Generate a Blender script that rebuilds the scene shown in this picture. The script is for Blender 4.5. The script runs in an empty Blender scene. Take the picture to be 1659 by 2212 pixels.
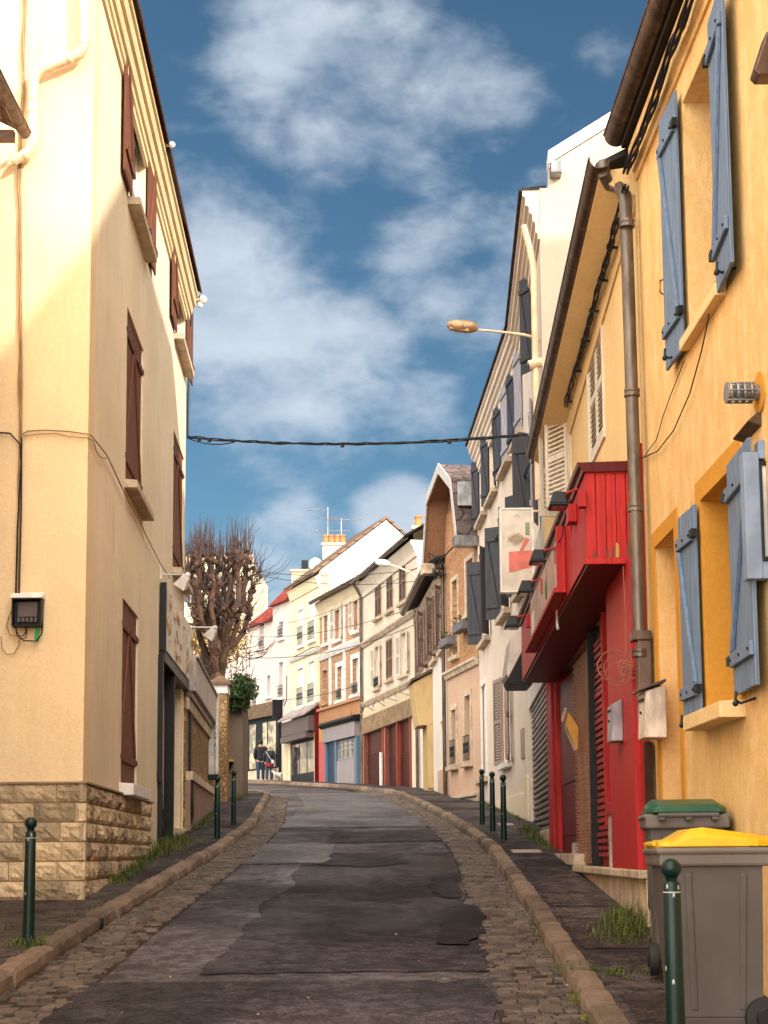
import bpy, math, random
from mathutils import Matrix, Vector, noise
random.seed(7)
S = bpy.context.scene
COL = S.collection
# ------------------------------------------------------------------ camera
F = 3323.0; PX, PY = 829.5, 1449.0           # photo measured in a 1659 x 2212 frame
PITCH = math.radians(6.8); ROLL = 0.008; CZ = 1.64
_c, _s = math.cos(ROLL), math.sin(ROLL)
FW = Vector((0, math.cos(PITCH), math.sin(PITCH)))
R0 = Vector((1, 0, 0)); U0 = Vector((0, -math.sin(PITCH), math.cos(PITCH)))
CR = R0*_c - U0*_s; CU = R0*_s + U0*_c
EYE = Vector((0, 0, CZ))
cam_d = bpy.data.cameras.new("camera"); cam = bpy.data.objects.new("camera", cam_d); COL.objects.link(cam)
m3 = Matrix((CR, CU, -FW)).transposed()
cam.matrix_world = Matrix.Translation(EYE) @ m3.to_4x4()
cam_d.sensor_fit = 'HORIZONTAL'; cam_d.sensor_width = 36.0
cam_d.lens = 36.0*F/1659.0
cam_d.shift_y = (PY-1106.0)/1659.0
cam_d.clip_start = 0.1; cam_d.clip_end = 3000
S.camera = cam
S.view_settings.view_transform = 'Standard'; S.view_settings.look = 'None'
S.view_settings.exposure = 1.42; S.view_settings.gamma = 1.0

def ray(x, y):
    return CR*((x-PX)/F) + CU*((PY-y)/F) + FW
def at(x, y, Y):
    d = ray(x, y); return EYE + d*(Y/d.y)
def G(y):
    if y < 41: return .077*y
    if y < 67: return 3.157+.063*(y-41)
    return 4.795+.02*(y-67)
def gpt(x, y, h=0.12):
    d = ray(x, y); t = 2.0
    while t < 120:
        p = EYE+d*t
        if p.z < G(p.y)+h: break
        t += .02
    return p
# ------------------------------------------------------------------ world, sun
SUN_AZ, SUN_EL = 50.0, 26.6     # azimuth from behind the camera towards the right
a, e = math.radians(SUN_AZ), math.radians(SUN_EL)
SV = Vector((math.sin(a)*math.cos(e), -math.cos(a)*math.cos(e), math.sin(e)))
W = bpy.data.worlds.new("World"); S.world = W; W.use_nodes = True
nt = W.node_tree; nt.nodes.clear()
def N(nt, t, **k):
    n = nt.nodes.new(t)
    for kk, v in k.items():
        if kk.startswith('i_'): n.inputs[kk[2:].replace('_', ' ')].default_value = v
        else: setattr(n, kk, v)
    return n
def Lk(nt, a, b): nt.links.new(a, b)
def mth(nt, op, a, b=None, c=None, clamp=False):
    n = nt.nodes.new('ShaderNodeMath'); n.operation = op; n.use_clamp = clamp
    for i, v in enumerate((a, b, c)):
        if v is None: continue
        if isinstance(v, (int, float)): n.inputs[i].default_value = v
        else: nt.links.new(v, n.inputs[i])
    return n.outputs[0]
def mix(nt, fac, a, b, mode='MIX'):
    n = nt.nodes.new('ShaderNodeMix'); n.data_type = 'RGBA'; n.blend_type = mode
    for i, v in ((0, fac), (6, a), (7, b)):
        if isinstance(v, (int, float)): n.inputs[i].default_value = v
        elif isinstance(v, (tuple, list)): n.inputs[i].default_value = (*v[:3], 1)
        else: nt.links.new(v, n.inputs[i])
    return n.outputs[2]
sky = N(nt, 'ShaderNodeTexSky', sky_type='NISHITA', sun_disc=False, sun_elevation=e, sun_rotation=math.atan2(SV.x, SV.y), air_density=1.0, dust_density=0.3, ozone_density=2.0)
tc = N(nt, 'ShaderNodeTexCoord')
geo = tc.outputs['Generated']
def dotdir(v):
    n = nt.nodes.new('ShaderNodeVectorMath'); n.operation = 'DOT_PRODUCT'
    nt.links.new(geo, n.inputs[0]); n.inputs[1].default_value = Vector(v).normalized()
    return n.outputs['Value']
mp = N(nt, 'ShaderNodeMapping'); mp.inputs['Scale'].default_value = (7, 7, 12); Lk(nt, geo, mp.inputs['Vector'])
n1 = N(nt, 'ShaderNodeTexNoise', i_Scale=1.0, i_Detail=12.0, i_Roughness=0.55, i_Distortion=0.12); Lk(nt, mp.outputs[0], n1.inputs['Vector'])
mp2 = N(nt, 'ShaderNodeMapping'); mp2.inputs['Scale'].default_value = (22, 22, 40); mp2.inputs['Rotation'].default_value = (0, .5, 0); Lk(nt, geo, mp2.inputs['Vector'])
n2 = N(nt, 'ShaderNodeTexNoise', i_Scale=1.0, i_Detail=10.0, i_Roughness=0.6, i_Distortion=0.3); Lk(nt, mp2.outputs[0], n2.inputs['Vector'])
blob = None
# soft cloud banks: (image x, y, angular radius in px, weight)
for (bx_, by_, r_, w_) in [(740, 120, 270, .85), (940, 230, 220, .8), (500, 800, 300, .95), (680, 820, 210, .8), (430, 520, 170, .6), (980, 520, 190, .5), (1100, 470, 170, .5), (860, 1120, 110, 1.15), (930, 1190, 120, .9), (600, 1190, 150, .75), (520, 1150, 130, .6), (900, 900, 120, .5), (1070, 640, 160, .5), (760, 1260, 170, .5)]:
    d_ = dotdir(ray(bx_, by_)); rr = .88*r_/F
    m_ = N(nt, 'ShaderNodeMapRange', interpolation_type='SMOOTHSTEP'); Lk(nt, d_, m_.inputs[0])
    m_.inputs[1].default_value = math.cos(rr*1.35); m_.inputs[2].default_value = math.cos(rr*0.15)
    m_.inputs[3].default_value = 0; m_.inputs[4].default_value = w_
    blob = m_.outputs[0] if blob is None else mth(nt, 'MAXIMUM', blob, m_.outputs[0])
dens = mth(nt, 'ADD', mth(nt, 'MULTIPLY', blob, 0.68), mth(nt, 'MULTIPLY', mth(nt, 'ADD', mth(nt, 'SUBTRACT', n1.outputs[0], 0.5), mth(nt, 'MULTIPLY', mth(nt, 'SUBTRACT', n2.outputs[0], 0.5), 0.28)), 2.3))
cm = N(nt, 'ShaderNodeMapRange', interpolation_type='SMOOTHSTEP'); Lk(nt, dens, cm.inputs[0])
cm.inputs[1].default_value = 0.17; cm.inputs[2].default_value = 0.90; cm.inputs[3].default_value = 0.0; cm.inputs[4].default_value = 0.80
back = N(nt, 'ShaderNodeMapRange', interpolation_type='SMOOTHSTEP'); Lk(nt, dotdir((-0.25, -1.0, 0.25)), back.inputs[0])  # bright sky bank added behind the camera to fill the shaded walls
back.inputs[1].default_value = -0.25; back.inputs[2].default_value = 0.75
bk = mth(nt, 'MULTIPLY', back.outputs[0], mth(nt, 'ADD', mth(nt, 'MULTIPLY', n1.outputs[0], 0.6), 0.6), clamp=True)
skyc = mix(nt, 1.0, sky.outputs[0], (0.24, 0.34, 0.355), 'MULTIPLY')
cn = N(nt, 'ShaderNodeTexNoise', i_Scale=2.3, i_Detail=5.0); Lk(nt, mp.outputs[0], cn.inputs['Vector'])
ccol = mix(nt, cn.outputs[0], (1.35, 1.8, 2.35), (3.9, 4.05, 4.3))
c1 = mix(nt, cm.outputs[0], skyc, ccol)
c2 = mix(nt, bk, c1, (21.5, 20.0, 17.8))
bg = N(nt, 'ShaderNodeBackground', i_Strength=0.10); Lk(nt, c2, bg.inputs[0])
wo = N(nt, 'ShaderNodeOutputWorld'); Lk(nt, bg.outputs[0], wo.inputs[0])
sl = bpy.data.lights.new("sun", 'SUN'); sl.energy = 2.5; sl.angle = math.radians(0.9); sl.color = (1.0, 0.90, 0.76)
so = bpy.data.objects.new("sun", sl); COL.objects.link(so)
so.rotation_euler = SV.to_track_quat('Z', 'Y').to_euler()
so.location = (20, -20, 30)

# ------------------------------------------------------------------ materials
MATS = {}
def mat(name, col, rough=0.8, kind='plain', **k):
    """procedural material; kind: plain, plaster, wood, brick, stone, asphalt, metal, leaf, glass"""
    if name in MATS: return MATS[name]
    m = bpy.data.materials.new(name); m.use_nodes = True; t = m.node_tree; t.nodes.clear()
    out = N(t, 'ShaderNodeOutputMaterial'); p = N(t, 'ShaderNodeBsdfPrincipled'); Lk(t, p.outputs[0], out.inputs[0])
    tc = N(t, 'ShaderNodeTexCoord'); oc = tc.outputs['Object']
    c = tuple(col)
    def noi(scale, det=4, rgh=.55, vec=None, sc=None):
        n = N(t, 'ShaderNodeTexNoise', i_Scale=scale, i_Detail=float(det), i_Roughness=rgh)
        v = vec or oc
        if sc:
            mp = N(t, 'ShaderNodeMapping'); mp.inputs['Scale'].default_value = sc; Lk(t, v, mp.inputs['Vector']); v = mp.outputs[0]
        Lk(t, v, n.inputs['Vector']); return n.outputs[0]
    def ramp(f, a, b, lo=.35, hi=.65):
        r = N(t, 'ShaderNodeMapRange', interpolation_type='SMOOTHSTEP'); Lk(t, f, r.inputs[0])
        r.inputs[1].default_value = lo; r.inputs[2].default_value = hi; r.inputs[3].default_value = a; r.inputs[4].default_value = b
        return r.outputs[0]
    def bump(h, strength=.3, dist=.01):
        b = N(t, 'ShaderNodeBump', i_Strength=strength, i_Distance=dist); Lk(t, h, b.inputs['Height']); Lk(t, b.outputs[0], p.inputs['Normal'])
    def dark(c, f): return tuple(x*f for x in c)
    p.inputs['Roughness'].default_value = rough
    p.inputs['Specular IOR Level'].default_value = k.get('sp', {'plain': .3, 'plaster': .12, 'wood': .16, 'brick': .12, 'stone': .2, 'rubble': .12, 'asphalt': .2, 'metal': .4, 'leaf': .3}.get(kind, .5))
    if kind == 'plain':
        cc = mix(t, ramp(noi(k.get('s', 6)), 0, 1), dark(c, .86), dark(c, 1.1)); Lk(t, cc, p.inputs['Base Color'])
        bump(noi(60, 3), .12, .004)
    elif kind == 'plaster':
        st = k.get('stain', .5); sc_ = k.get('staincol', dark(c, .62))
        cc = mix(t, ramp(noi(.7, 5), 0, 1, .3, .7), dark(c, .9), dark(c, 1.06))
        cc = mix(t, mth(t, 'MULTIPLY', ramp(noi(1.0, 6, .65, sc=(4.5, 4.5, .9)), 0, 1, .5, .78), st), cc, sc_)
        cc = mix(t, mth(t, 'MULTIPLY', ramp(noi(2.1, 8, .7), 0, 1, .56, .74), st*.7), cc, dark(sc_, 1.15))
        cc = mix(t, mth(t, 'MULTIPLY', ramp(noi(90, 2), 0, 1, .6, .72), .2), cc, dark(c, .55))
        cc = mix(t, mth(t, 'MULTIPLY', ramp(noi(26, 9, .8), 0, 1, .42, .58), .26), cc, dark(c, .62))
        if 'hi' in k: cc = mix(t, mth(t, 'MULTIPLY', ramp(noi(2.6, 12, .78, sc=(2.0, 2.0, .9)), 0, 1, .47, .60), .8), cc, k['hi'])
        Lk(t, cc, p.inputs['Base Color'])
        h = mth(t, 'ADD', mth(t, 'MULTIPLY', noi(45, 5, .7), .5), noi(4, 4))
        bump(h, k.get('b', .35)*1.6, .014)
    elif kind == 'wood':
        g = noi(3.0, 6, .7, sc=(14, 14, .8))
        cc = mix(t, ramp(g, 0, 1, .3, .7), dark(c, .72), dark(c, 1.18))
        if 'worn' in k: cc = mix(t, ramp(noi(7, 7, .75, sc=(1, 1, .45)), 0, .9, .62, .68), cc, k['worn'])
        Lk(t, cc, p.inputs['Base Color']); bump(g, .3, .004)
    elif kind == 'brick':
        br = N(t, 'ShaderNodeTexBrick'); mp = N(t, 'ShaderNodeMapping'); Lk(t, oc, mp.inputs['Vector'])
        mp.inputs['Rotation'].default_value = (math.radians(90), 0, 0); Lk(t, mp.outputs[0], br.inputs['Vector'])
        br.inputs['Scale'].default_value = 1.0; br.inputs['Brick Width'].default_value = k.get('bw', .22); br.inputs['Row Height'].default_value = k.get('bh', .07)
        br.inputs['Mortar Size'].default_value = k.get('ms', .009); br.inputs['Mortar Smooth'].default_value = .2; br.offset = .5
        br.inputs['Color1'].default_value = (*dark(c, .75), 1); br.inputs['Color2'].default_value = (*dark(c, 1.25), 1); br.inputs['Mortar'].default_value = (*k.get('mc', (.5, .42, .32)), 1)
        cc = mix(t, mth(t, 'MULTIPLY', ramp(noi(9, 5), 0, 1), .5), br.outputs[0], dark(c, .6)); Lk(t, cc, p.inputs['Base Color'])
        bump(mth(t, 'SUBTRACT', 1.0, br.outputs['Fac']), .6, .012)
    elif kind == 'stone':
        cc = mix(t, ramp(noi(3.5, 7, .7), 0, 1, .3, .7), dark(c, .62), dark(c, 1.2))
        cc = mix(t, ramp(noi(14, 6, .7), 0, .7, .52, .7), cc, k.get('c2', dark(c, .5)))
        gi = N(t, 'ShaderNodeNewGeometry'); ri = gi.outputs['Random Per Island']
        g_ = mix(t, ri, (.62, .62, .62), (1.28, 1.25, 1.2)); cc = mix(t, k.get('isl', 1.0), cc, mix(t, 1.0, cc, g_, 'MULTIPLY'))
        cc = mix(t, mth(t, 'MULTIPLY', ramp(noi(42, 7, .8), 0, 1, .45, .58), .45), cc, mix(t, 1.0, cc, (.5, .48, .46), 'MULTIPLY')); Lk(t, cc, p.inputs['Base Color'])
        bump(noi(28, 9, .8), k.get('b', .6)*1.3, .022)
        pass
    elif kind == 'rubble':
        v = N(t, 'ShaderNodeTexVoronoi', i_Scale=k.get('s', 5.0), feature='DISTANCE_TO_EDGE'); Lk(t, oc, v.inputs['Vector'])
        v2 = N(t, 'ShaderNodeTexVoronoi', i_Scale=k.get('s', 5.0)); Lk(t, oc, v2.inputs['Vector'])
        e_ = ramp(v.outputs['Distance'], 0, 1, .0, .14)
        hsv = N(t, 'ShaderNodeSeparateColor'); Lk(t, v2.outputs['Color'], hsv.inputs[0])
        cc = mix(t, hsv.outputs[0], dark(c, .65), dark(c, 1.3)); cc = mix(t, e_, k.get('mc', dark(c, .5)), cc)
        cc = mix(t, ramp(noi(12, 6), 0, .5), cc, dark(c, .5)); Lk(t, cc, p.inputs['Base Color'])
        bump(mth(t, 'ADD', e_, noi(18, 6, .7)), .9, .03)
    elif kind == 'asphalt':
        wx = N(t, 'ShaderNodeSeparateXYZ'); Lk(t, oc, wx.inputs[0])
        big = noi(.55, 7, .68); cc = mix(t, ramp(big, 0, 1, .42, .58), dark(c, .5), dark(c, 1.5))
        cc = mix(t, ramp(noi(1.6, 8, .75, sc=(1, .7, 1)), 0, .7, .5, .66), cc, dark(c, .55))
        cc = mix(t, ramp(noi(38, 8, .8), 0, 1, .44, .56), mix(t, 1.0, cc, (.55, .55, .55), 'MULTIPLY'), mix(t, 1.0, cc, (1.5, 1.5, 1.5), 'MULTIPLY'))
        cc = mix(t, ramp(noi(6.5, 11, .78), 0, 1, .43, .57), mix(t, 1.0, cc, (.50, .48, .48), 'MULTIPLY'), mix(t, 1.0, cc, (1.55, 1.5, 1.48), 'MULTIPLY'))
        cc = mix(t, ramp(noi(24, 6, .8), 0, .75, .57, .64), cc, dark(c, 2.6))
        cc = mix(t, ramp(noi(85, 2), 0, .8, .60, .72), cc, dark(c, 3.2))
        wv = N(t, 'ShaderNodeTexNoise', i_Scale=2.5, i_Detail=6.0); Lk(t, oc, wv.inputs['Vector'])
        wa = N(t, 'ShaderNodeVectorMath', operation='MULTIPLY_ADD'); Lk(t, wv.outputs['Color'], wa.inputs[0]); wa.inputs[1].default_value = (.7, .7, .7); Lk(t, oc, wa.inputs[2])
        cv = N(t, 'ShaderNodeTexVoronoi', i_Scale=1.1, feature='DISTANCE_TO_EDGE'); Lk(t, wa.outputs[0], cv.inputs['Vector'])
        crack = mth(t, 'MULTIPLY', ramp(cv.outputs['Distance'], 1, 0, .0, .013), ramp(noi(.9, 3), 0, 1, .48, .6))
        cc = mix(t, crack, cc, dark(c, .18))
        cc = mix(t, ramp(noi(3.2, 8, .7), 0, .55, .6, .68), cc, k.get('c2', (.12, .085, .06)))
        Lk(t, cc, p.inputs['Base Color'])
        r = ramp(noi(.8, 5, .6, sc=(1, .5, 1)), k.get('r0', .34), k.get('r1', .72)); Lk(t, r, p.inputs['Roughness'])
        bump(mth(t, 'SUBTRACT', mth(t, 'ADD', mth(t, 'MULTIPLY', noi(55, 5, .75), 1.6), mth(t, 'MULTIPLY', noi(7, 9, .78), 3.0)), crack), .9, .022)
    elif kind == 'metal':
        p.inputs['Metallic'].default_value = k.get('me', .6)
        cc = mix(t, ramp(noi(7, 6, .7, sc=(1, 1, .3)), 0, 1), dark(c, .6), dark(c, 1.25)); Lk(t, cc, p.inputs['Base Color'])
        bump(noi(30, 4), .15, .004)
    elif kind == 'leaf':
        cc = mix(t, ramp(noi(9, 3), 0, 1, .35, .65), dark(c, .5), dark(c, 1.5)); cc = mix(t, ramp(noi(2.0, 2), 0, .6, .5, .7), cc, k.get('c2', dark(c, 1.8)))
        Lk(t, cc, p.inputs['Base Color'])
    elif kind == 'glass':
        cc = mix(t, ramp(noi(k.get('s', 1.5), 3), 0, 1, .42, .6), c, k.get('c2', dark(c, 2.5))); Lk(t, cc, p.inputs['Base Color'])
        p.inputs['Roughness'].default_value = rough; p.inputs['IOR'].default_value = 1.5
        bump(noi(1.2, 2), .06, .02)
    MATS[name] = m; return m

# ------------------------------------------------------------------ mesh builder
WM = {}
class MB:
    def __init__(s): s.v = []; s.f = []; s.T = None
    def av(s, p):
        p = Vector(p)
        if s.T is not None: p = s.T @ p
        s.v.append(p); return len(s.v)-1
    def face(s, pts): s.f.append([s.av(p) for p in pts])
    def box(s, x0, x1, y0, y1, z0, z1, j=0):
        r = lambda: (random.uniform(-j, j) if j else 0)
        i = [s.av((x+r(), y+r(), z+r())) for z in (z0, z1) for y in (y0, y1) for x in (x0, x1)]
        for q in ((0, 2, 3, 1), (4, 5, 7, 6), (0, 1, 5, 4), (2, 6, 7, 3), (0, 4, 6, 2), (1, 3, 7, 5)): s.f.append([i[k] for k in q])
        return s
    def prism(s, A, B):
        a = [s.av(p) for p in A]; b = [s.av(p) for p in B]; n = len(A)
        s.f.append(a[::-1]); s.f.append(b)
        for i in range(n): s.f.append([a[i], a[(i+1) % n], b[(i+1) % n], b[i]])
        return s
    def tube(s, pts, r, n=8, cap=True):
        pts = [Vector(p) for p in pts]; rr = r if isinstance(r, (list, tuple)) else [r]*len(pts); rings = []
        up = None
        for i, p in enumerate(pts):
            d = (pts[min(i+1, len(pts)-1)]-pts[max(i-1, 0)])
            if d.length < 1e-9: d = Vector((0, 0, 1))
            d.normalize()
            if up is None: up = Vector((0, 0, 1)) if abs(d.z) < .9 else Vector((1, 0, 0))
            a = d.cross(up)
            if a.length < 1e-5: a = d.cross(Vector((0, 1, 0)))
            a.normalize(); b = a.cross(d).normalized(); up = b
            rings.append([s.av(p+(a*math.cos(t)+b*math.sin(t))*rr[i]) for t in [2*math.pi*k/n for k in range(n)]])
        for i in range(len(rings)-1):
            for k in range(n): s.f.append([rings[i][k], rings[i][(k+1) % n], rings[i+1][(k+1) % n], rings[i+1][k]])
        if cap: s.f.append(rings[0][::-1]); s.f.append(rings[-1])
        return s
    def lathe(s, c, prof, n=16, ax='z'):
        c = Vector(c); rings = []
        for (r, z) in prof:
            ring = []
            for k in range(n):
                t = 2*math.pi*k/n; q = (r*math.cos(t), r*math.sin(t), z)
                if ax == 'y': q = (q[0], q[2], q[1])
                if ax == 'x': q = (q[2], q[0], q[1])
                ring.append(s.av(c+Vector(q)))
            rings.append(ring)
        for i in range(len(rings)-1):
            for k in range(n): s.f.append([rings[i][k], rings[i][(k+1) % n], rings[i+1][(k+1) % n], rings[i+1][k]])
        s.f.append(rings[0][::-1]); s.f.append(rings[-1]); return s
    def ball(s, c, r, n=12, m=8, sq=(1, 1, 1)):
        c = Vector(c); rings = []
        for i in range(1, m):
            ph = math.pi*i/m
            rings.append([s.av(c+Vector((r*sq[0]*math.sin(ph)*math.cos(2*math.pi*k/n), r*sq[1]*math.sin(ph)*math.sin(2*math.pi*k/n), -r*sq[2]*math.cos(ph)))) for k in range(n)])
        b = s.av(c-Vector((0, 0, r*sq[2]))); t = s.av(c+Vector((0, 0, r*sq[2])))
        for i in range(len(rings)-1):
            for k in range(n): s.f.append([rings[i][k], rings[i][(k+1) % n], rings[i+1][(k+1) % n], rings[i+1][k]])
        for k in range(n): s.f.append([b, rings[0][(k+1) % n], rings[0][k]]); s.f.append([t, rings[-1][k], rings[-1][(k+1) % n]])
        return s
    def build(s, name, m, parent=None, M=None, smooth=False, bev=0, label=None, seg=2):
        if M is not None and abs(M[2][0]) > 1e-9 and parent is not None:      # a facade whose eave line falls along the street
            k = M[2][0]; s.v = [Vector((v.x, v.y, v.z+k*v.x)) for v in s.v]; M = M.copy(); M[2][0] = 0
        me = bpy.data.meshes.new(name); me.from_pydata([tuple(v) for v in s.v], [], s.f); me.update()
        o = bpy.data.objects.new(name, me); COL.objects.link(o); me.materials.append(m)
        M = M if M is not None else Matrix.Identity(4)
        if parent is not None:
            o.parent = parent; o.matrix_local = WM[parent.name].inverted() @ M
        else: o.matrix_world = M
        WM[o.name] = M.copy()
        if smooth:
            for f in me.polygons: f.use_smooth = True
            try: me.set_sharp_from_angle(angle=math.radians(40))
            except Exception: pass
        if bev:
            b = o.modifiers.new('bevel', 'BEVEL'); b.width = bev; b.segments = seg; b.limit_method = 'ANGLE'; b.angle_limit = math.radians(40)
        if label: o['label'] = label
        return o
def tag(o, label=None, cat=None, group=None, kind=None):
    if label: o['label'] = label
    if cat: o['category'] = cat
    if group: o['group'] = group
    if kind: o['kind'] = kind
    return o
def empty(name, loc, label, cat, group=None, rz=0):
    o = bpy.data.objects.new(name, None); COL.objects.link(o); o.empty_display_size = .3
    M = Matrix.Translation(Vector(loc)) @ Matrix.Rotation(rz, 4, 'Z'); o.matrix_world = M; WM[o.name] = M
    return tag(o, label, cat, group)
def copy_thing(root, M, label):
    """copy a thing with its parts and sub-parts"""
    def cp(o, par, first=False):
        c = o.copy(); COL.objects.link(c)
        if par is not None:
            c.parent = par; c.matrix_local = WM[o.parent.name].inverted() @ WM[o.name]; WM[c.name] = WM[par.name] @ c.matrix_local
        else:
            c.matrix_world = M; WM[c.name] = M.copy()
        for ch in [x for x in bpy.data.objects if x.parent == o and x.name in WM and x is not c]: cp(ch, c)
        return c
    r = cp(root, None); r['label'] = label; return r

# ------------------------------------------------------------------ facades
class Facade:
    """local x along the wall, local y out of the wall, z = world z"""
    def __init__(s, P0, P1):
        s.P0 = Vector((P0[0], P0[1], 0)); s.P1 = Vector((P1[0], P1[1], 0)); d = s.P1-s.P0; s.L = d.length; d.normalize()
        s.d = d; s.n = Vector((-d.y, d.x, 0))
        s.M = Matrix(((d.x, s.n.x, 0, s.P0.x), (d.y, s.n.y, 0, s.P0.y), (0, 0, 1, 0), (0, 0, 0, 1))); s.holes = []
    def px(s, x, y, o=0):
        r = ray(x, y); t = (o-(EYE-s.P0).dot(s.n))/r.dot(s.n); p = EYE+r*t; q = p-s.P0
        return (q.dot(s.d), p.z)
    def R(s, xa, xb, yt, yb, o=0):
        """rect of the opening seen between x = xa..xb, with top yt and bottom yb measured at xa"""
        ym = (yt+yb)/2; ua = s.px(xa, ym, o)[0]; ub = s.px(xb, ym, o)[0]
        z1 = s.px(xa, yt, o)[1]; z0 = s.px(xa, yb, o)[1]
        return (min(ua, ub), max(ua, ub), z0, z1)
    def wpt(s, u, o, z): return s.M @ Vector((u, o, z))
    def wall(s, name, m, parent, z0, z1, u0=0, u1=None, depth=.3, th=None):
        u1 = s.L if u1 is None else u1; H = [h for h in s.holes]
        us = sorted({u0, u1, *[min(max(v, u0), u1) for h in H for v in h[:2]]}); zs = sorted({z0, z1, *[min(max(v, z0), z1) for h in H for v in h[2:4]]})
        b = MB()
        for i in range(len(us)-1):
            for j in range(len(zs)-1):
                a, c, e, g = us[i], us[i+1], zs[j], zs[j+1]
                if c-a < 1e-4 or g-e < 1e-4: continue
                mu, mz = (a+c)/2, (e+g)/2
                if any(h[0] < mu < h[1] and h[2] < mz < h[3] for h in H): continue
                b.face([(c, 0, e), (a, 0, e), (a, 0, g), (c, 0, g)])
        for h in H:
            a, c, e, g, dp = h
            b.face([(a, 0, e), (a, -dp, e), (a, -dp, g), (a, 0, g)]); b.face([(c, 0, e), (c, 0, g), (c, -dp, g), (c, -dp, e)])
            b.face([(a, 0, g), (a, -dp, g), (c, -dp, g), (c, 0, g)]); b.face([(a, 0, e), (c, 0, e), (c, -dp, e), (a, -dp, e)])
        D = th if th else depth
        b.face([(u0, 0, z0), (u0, -D, z0), (u0, -D, z1), (u0, 0, z1)]); b.face([(u1, 0, z0), (u1, 0, z1), (u1, -D, z1), (u1, -D, z0)])
        b.face([(u0, 0, z1), (u0, -D, z1), (u1, -D, z1), (u1, 0, z1)]); b.face([(u0, -D, z0), (u1, -D, z0), (u1, -D, z1), (u0, -D, z1)])
        return b.build(name, m, parent, s.M)
    def window(s, parent, r, fm, gm, dp=.16, cols=2, rows=3, fw=.05, name='window'):
        u0, u1, z0, z1 = r; s.holes.append((u0, u1, z0, z1, dp+.06))
        b = MB(); y0, y1 = -dp-.03, -dp+.02
        b.box(u0, u0+fw, y0, y1, z0, z1); b.box(u1-fw, u1, y0, y1, z0, z1); b.box(u0+fw, u1-fw, y0, y1, z0, z0+fw*1.3); b.box(u0+fw, u1-fw, y0, y1, z1-fw, z1)
        for i in range(1, cols):
            c = u0+(u1-u0)*i/cols; b.box(c-fw*.6, c+fw*.6, y0, y1+.004, z0+fw*1.3, z1-fw)
        for j in range(1, rows):
            c = z0+(z1-z0)*j/rows; b.box(u0+fw, u1-fw, y0, y1-.008, c-.014, c+.014)
        w = b.build(name, fm, parent, s.M)
        g = MB(); g.box(u0, u1, y0-.012, y0-.004, z0, z1); g.build('pane', gm, w, s.M)
        return w
    def sill(s, parent, r, m, ext=.06, h=.07, o=.1, name='sill'):
        u0, u1, z0, z1 = r; b = MB(); b.prism([(u0-ext, -.05, z0-h), (u0-ext, o, z0-h), (u0-ext, o, z0-.012), (u0-ext, -.05, z0+.003)], [(u1+ext, -.05, z0-h), (u1+ext, o, z0-h), (u1+ext, o, z0-.012), (u1+ext, -.05, z0+.003)])
        return b.build(name, m, parent, s.M, bev=.006)
    def leaf(s, parent, hinge, w, z0, z1, ang, m, kind='plank', side=1, o=.03, th=.035, name='shutter', hm=None, label=None):
        """shutter leaf hinged at u = hinge; closed leaf extends w in direction side; ang = opening angle in degrees"""
        b = MB(); b.T = Matrix.Translation((hinge, o, 0)) @ Matrix.Rotation(math.radians(ang)*side, 4, 'Z') @ Matrix.Scale(side, 4, (1, 0, 0))
        H = z1-z0
        if kind == 'louver':
            st = min(.055, w*.14)
            for (a, c) in ((0, st), (w-st, w)): b.box(a, c, 0, th, z0, z1)
            rails = [z0, z0+H*.5-.03, z1-.07]
            for i, zr in enumerate(rails): b.box(st, w-st, .002, th-.002, zr, zr+(.09 if i == 0 else .07))
            for (a, c) in ((rails[0]+.09, rails[1]), (rails[1]+.07, rails[2])):
                n = max(3, int((c-a)/.052))
                for k in range(n):
                    zc = a+(c-a)*(k+.5)/n
                    b.prism([(st, .002, zc+.014), (st, .008, zc+.02), (st, th-.003, zc-.012), (st, th-.009, zc-.018)], [(w-st, .002, zc+.014), (w-st, .008, zc+.02), (w-st, th-.003, zc-.012), (w-st, th-.009, zc-.018)])
        else:
            n = max(3, round(w/.095))
            for k in range(n):
                b.box(w*k/n+.002, w*(k+1)/n-.002, 0, th*.65, z0+random.uniform(0, .004), z1-random.uniform(0, .004))
            b.box(.002, w-.002, .004, th*.65-.006, z0+.006, z1-.006)
        sh = b.build(name, m, parent, s.M, bev=(.003 if kind == 'plank' else 0), seg=1, label=label)
        if kind == 'plank' or kind == 'brace':
            T = b.T; bb = MB(); bb.T = T; y0, y1 = (th*.65+.0005, th*.65+.026) if ang < 90 else (-.0265, -.0005)
            zs = (z0+H*.12, z1-H*.12-.07)
            for zz in zs: bb.box(.015, w-.015, y0, y1, zz, zz+.085)
            if kind == 'plank' and H > 1.2:
                a_, c_ = (.03, zs[0]+.09), (w-.03, zs[1]-.01); dx = .05
                bb.prism([(a_[0], y0, a_[1]), (a_[0]+dx, y0, a_[1]), (c_[0], y0, c_[1]), (c_[0]-dx, y0, c_[1])], [(a_[0], y1, a_[1]), (a_[0]+dx, y1, a_[1]), (c_[0], y1, c_[1]), (c_[0]-dx, y1, c_[1])])
            bb.build('batten', m, sh, s.M, bev=.004, seg=1)
            if hm:
                ya = y1 if ang < 90 else y0-.008
                for zz in zs:
                    hb = MB(); hb.T = T; hb.box(-.05, .03, min(y0, y1)-.006, max(y0, y1)+.006, zz+.015, zz+.07); hb.build('hinge', hm, sh, s.M)
                hb = MB(); hb.T = T
                for zz in zs:
                    for k in range(3): hb.lathe((.06+(w-.12)*k/2, ya, zz+.042), [(.010, 0), (.009, .008)], 8, 'y')
                hb.build('bolts', hm, sh, s.M)
        return sh
def strip_box(fa, parent, name, m, u0, u1, o0, o1, z0, z1, bev=.006, **k):
    b = MB(); b.box(u0, u1, o0, o1, z0, z1); return b.build(name, m, parent, fa.M, bev=bev, **k)
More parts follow.
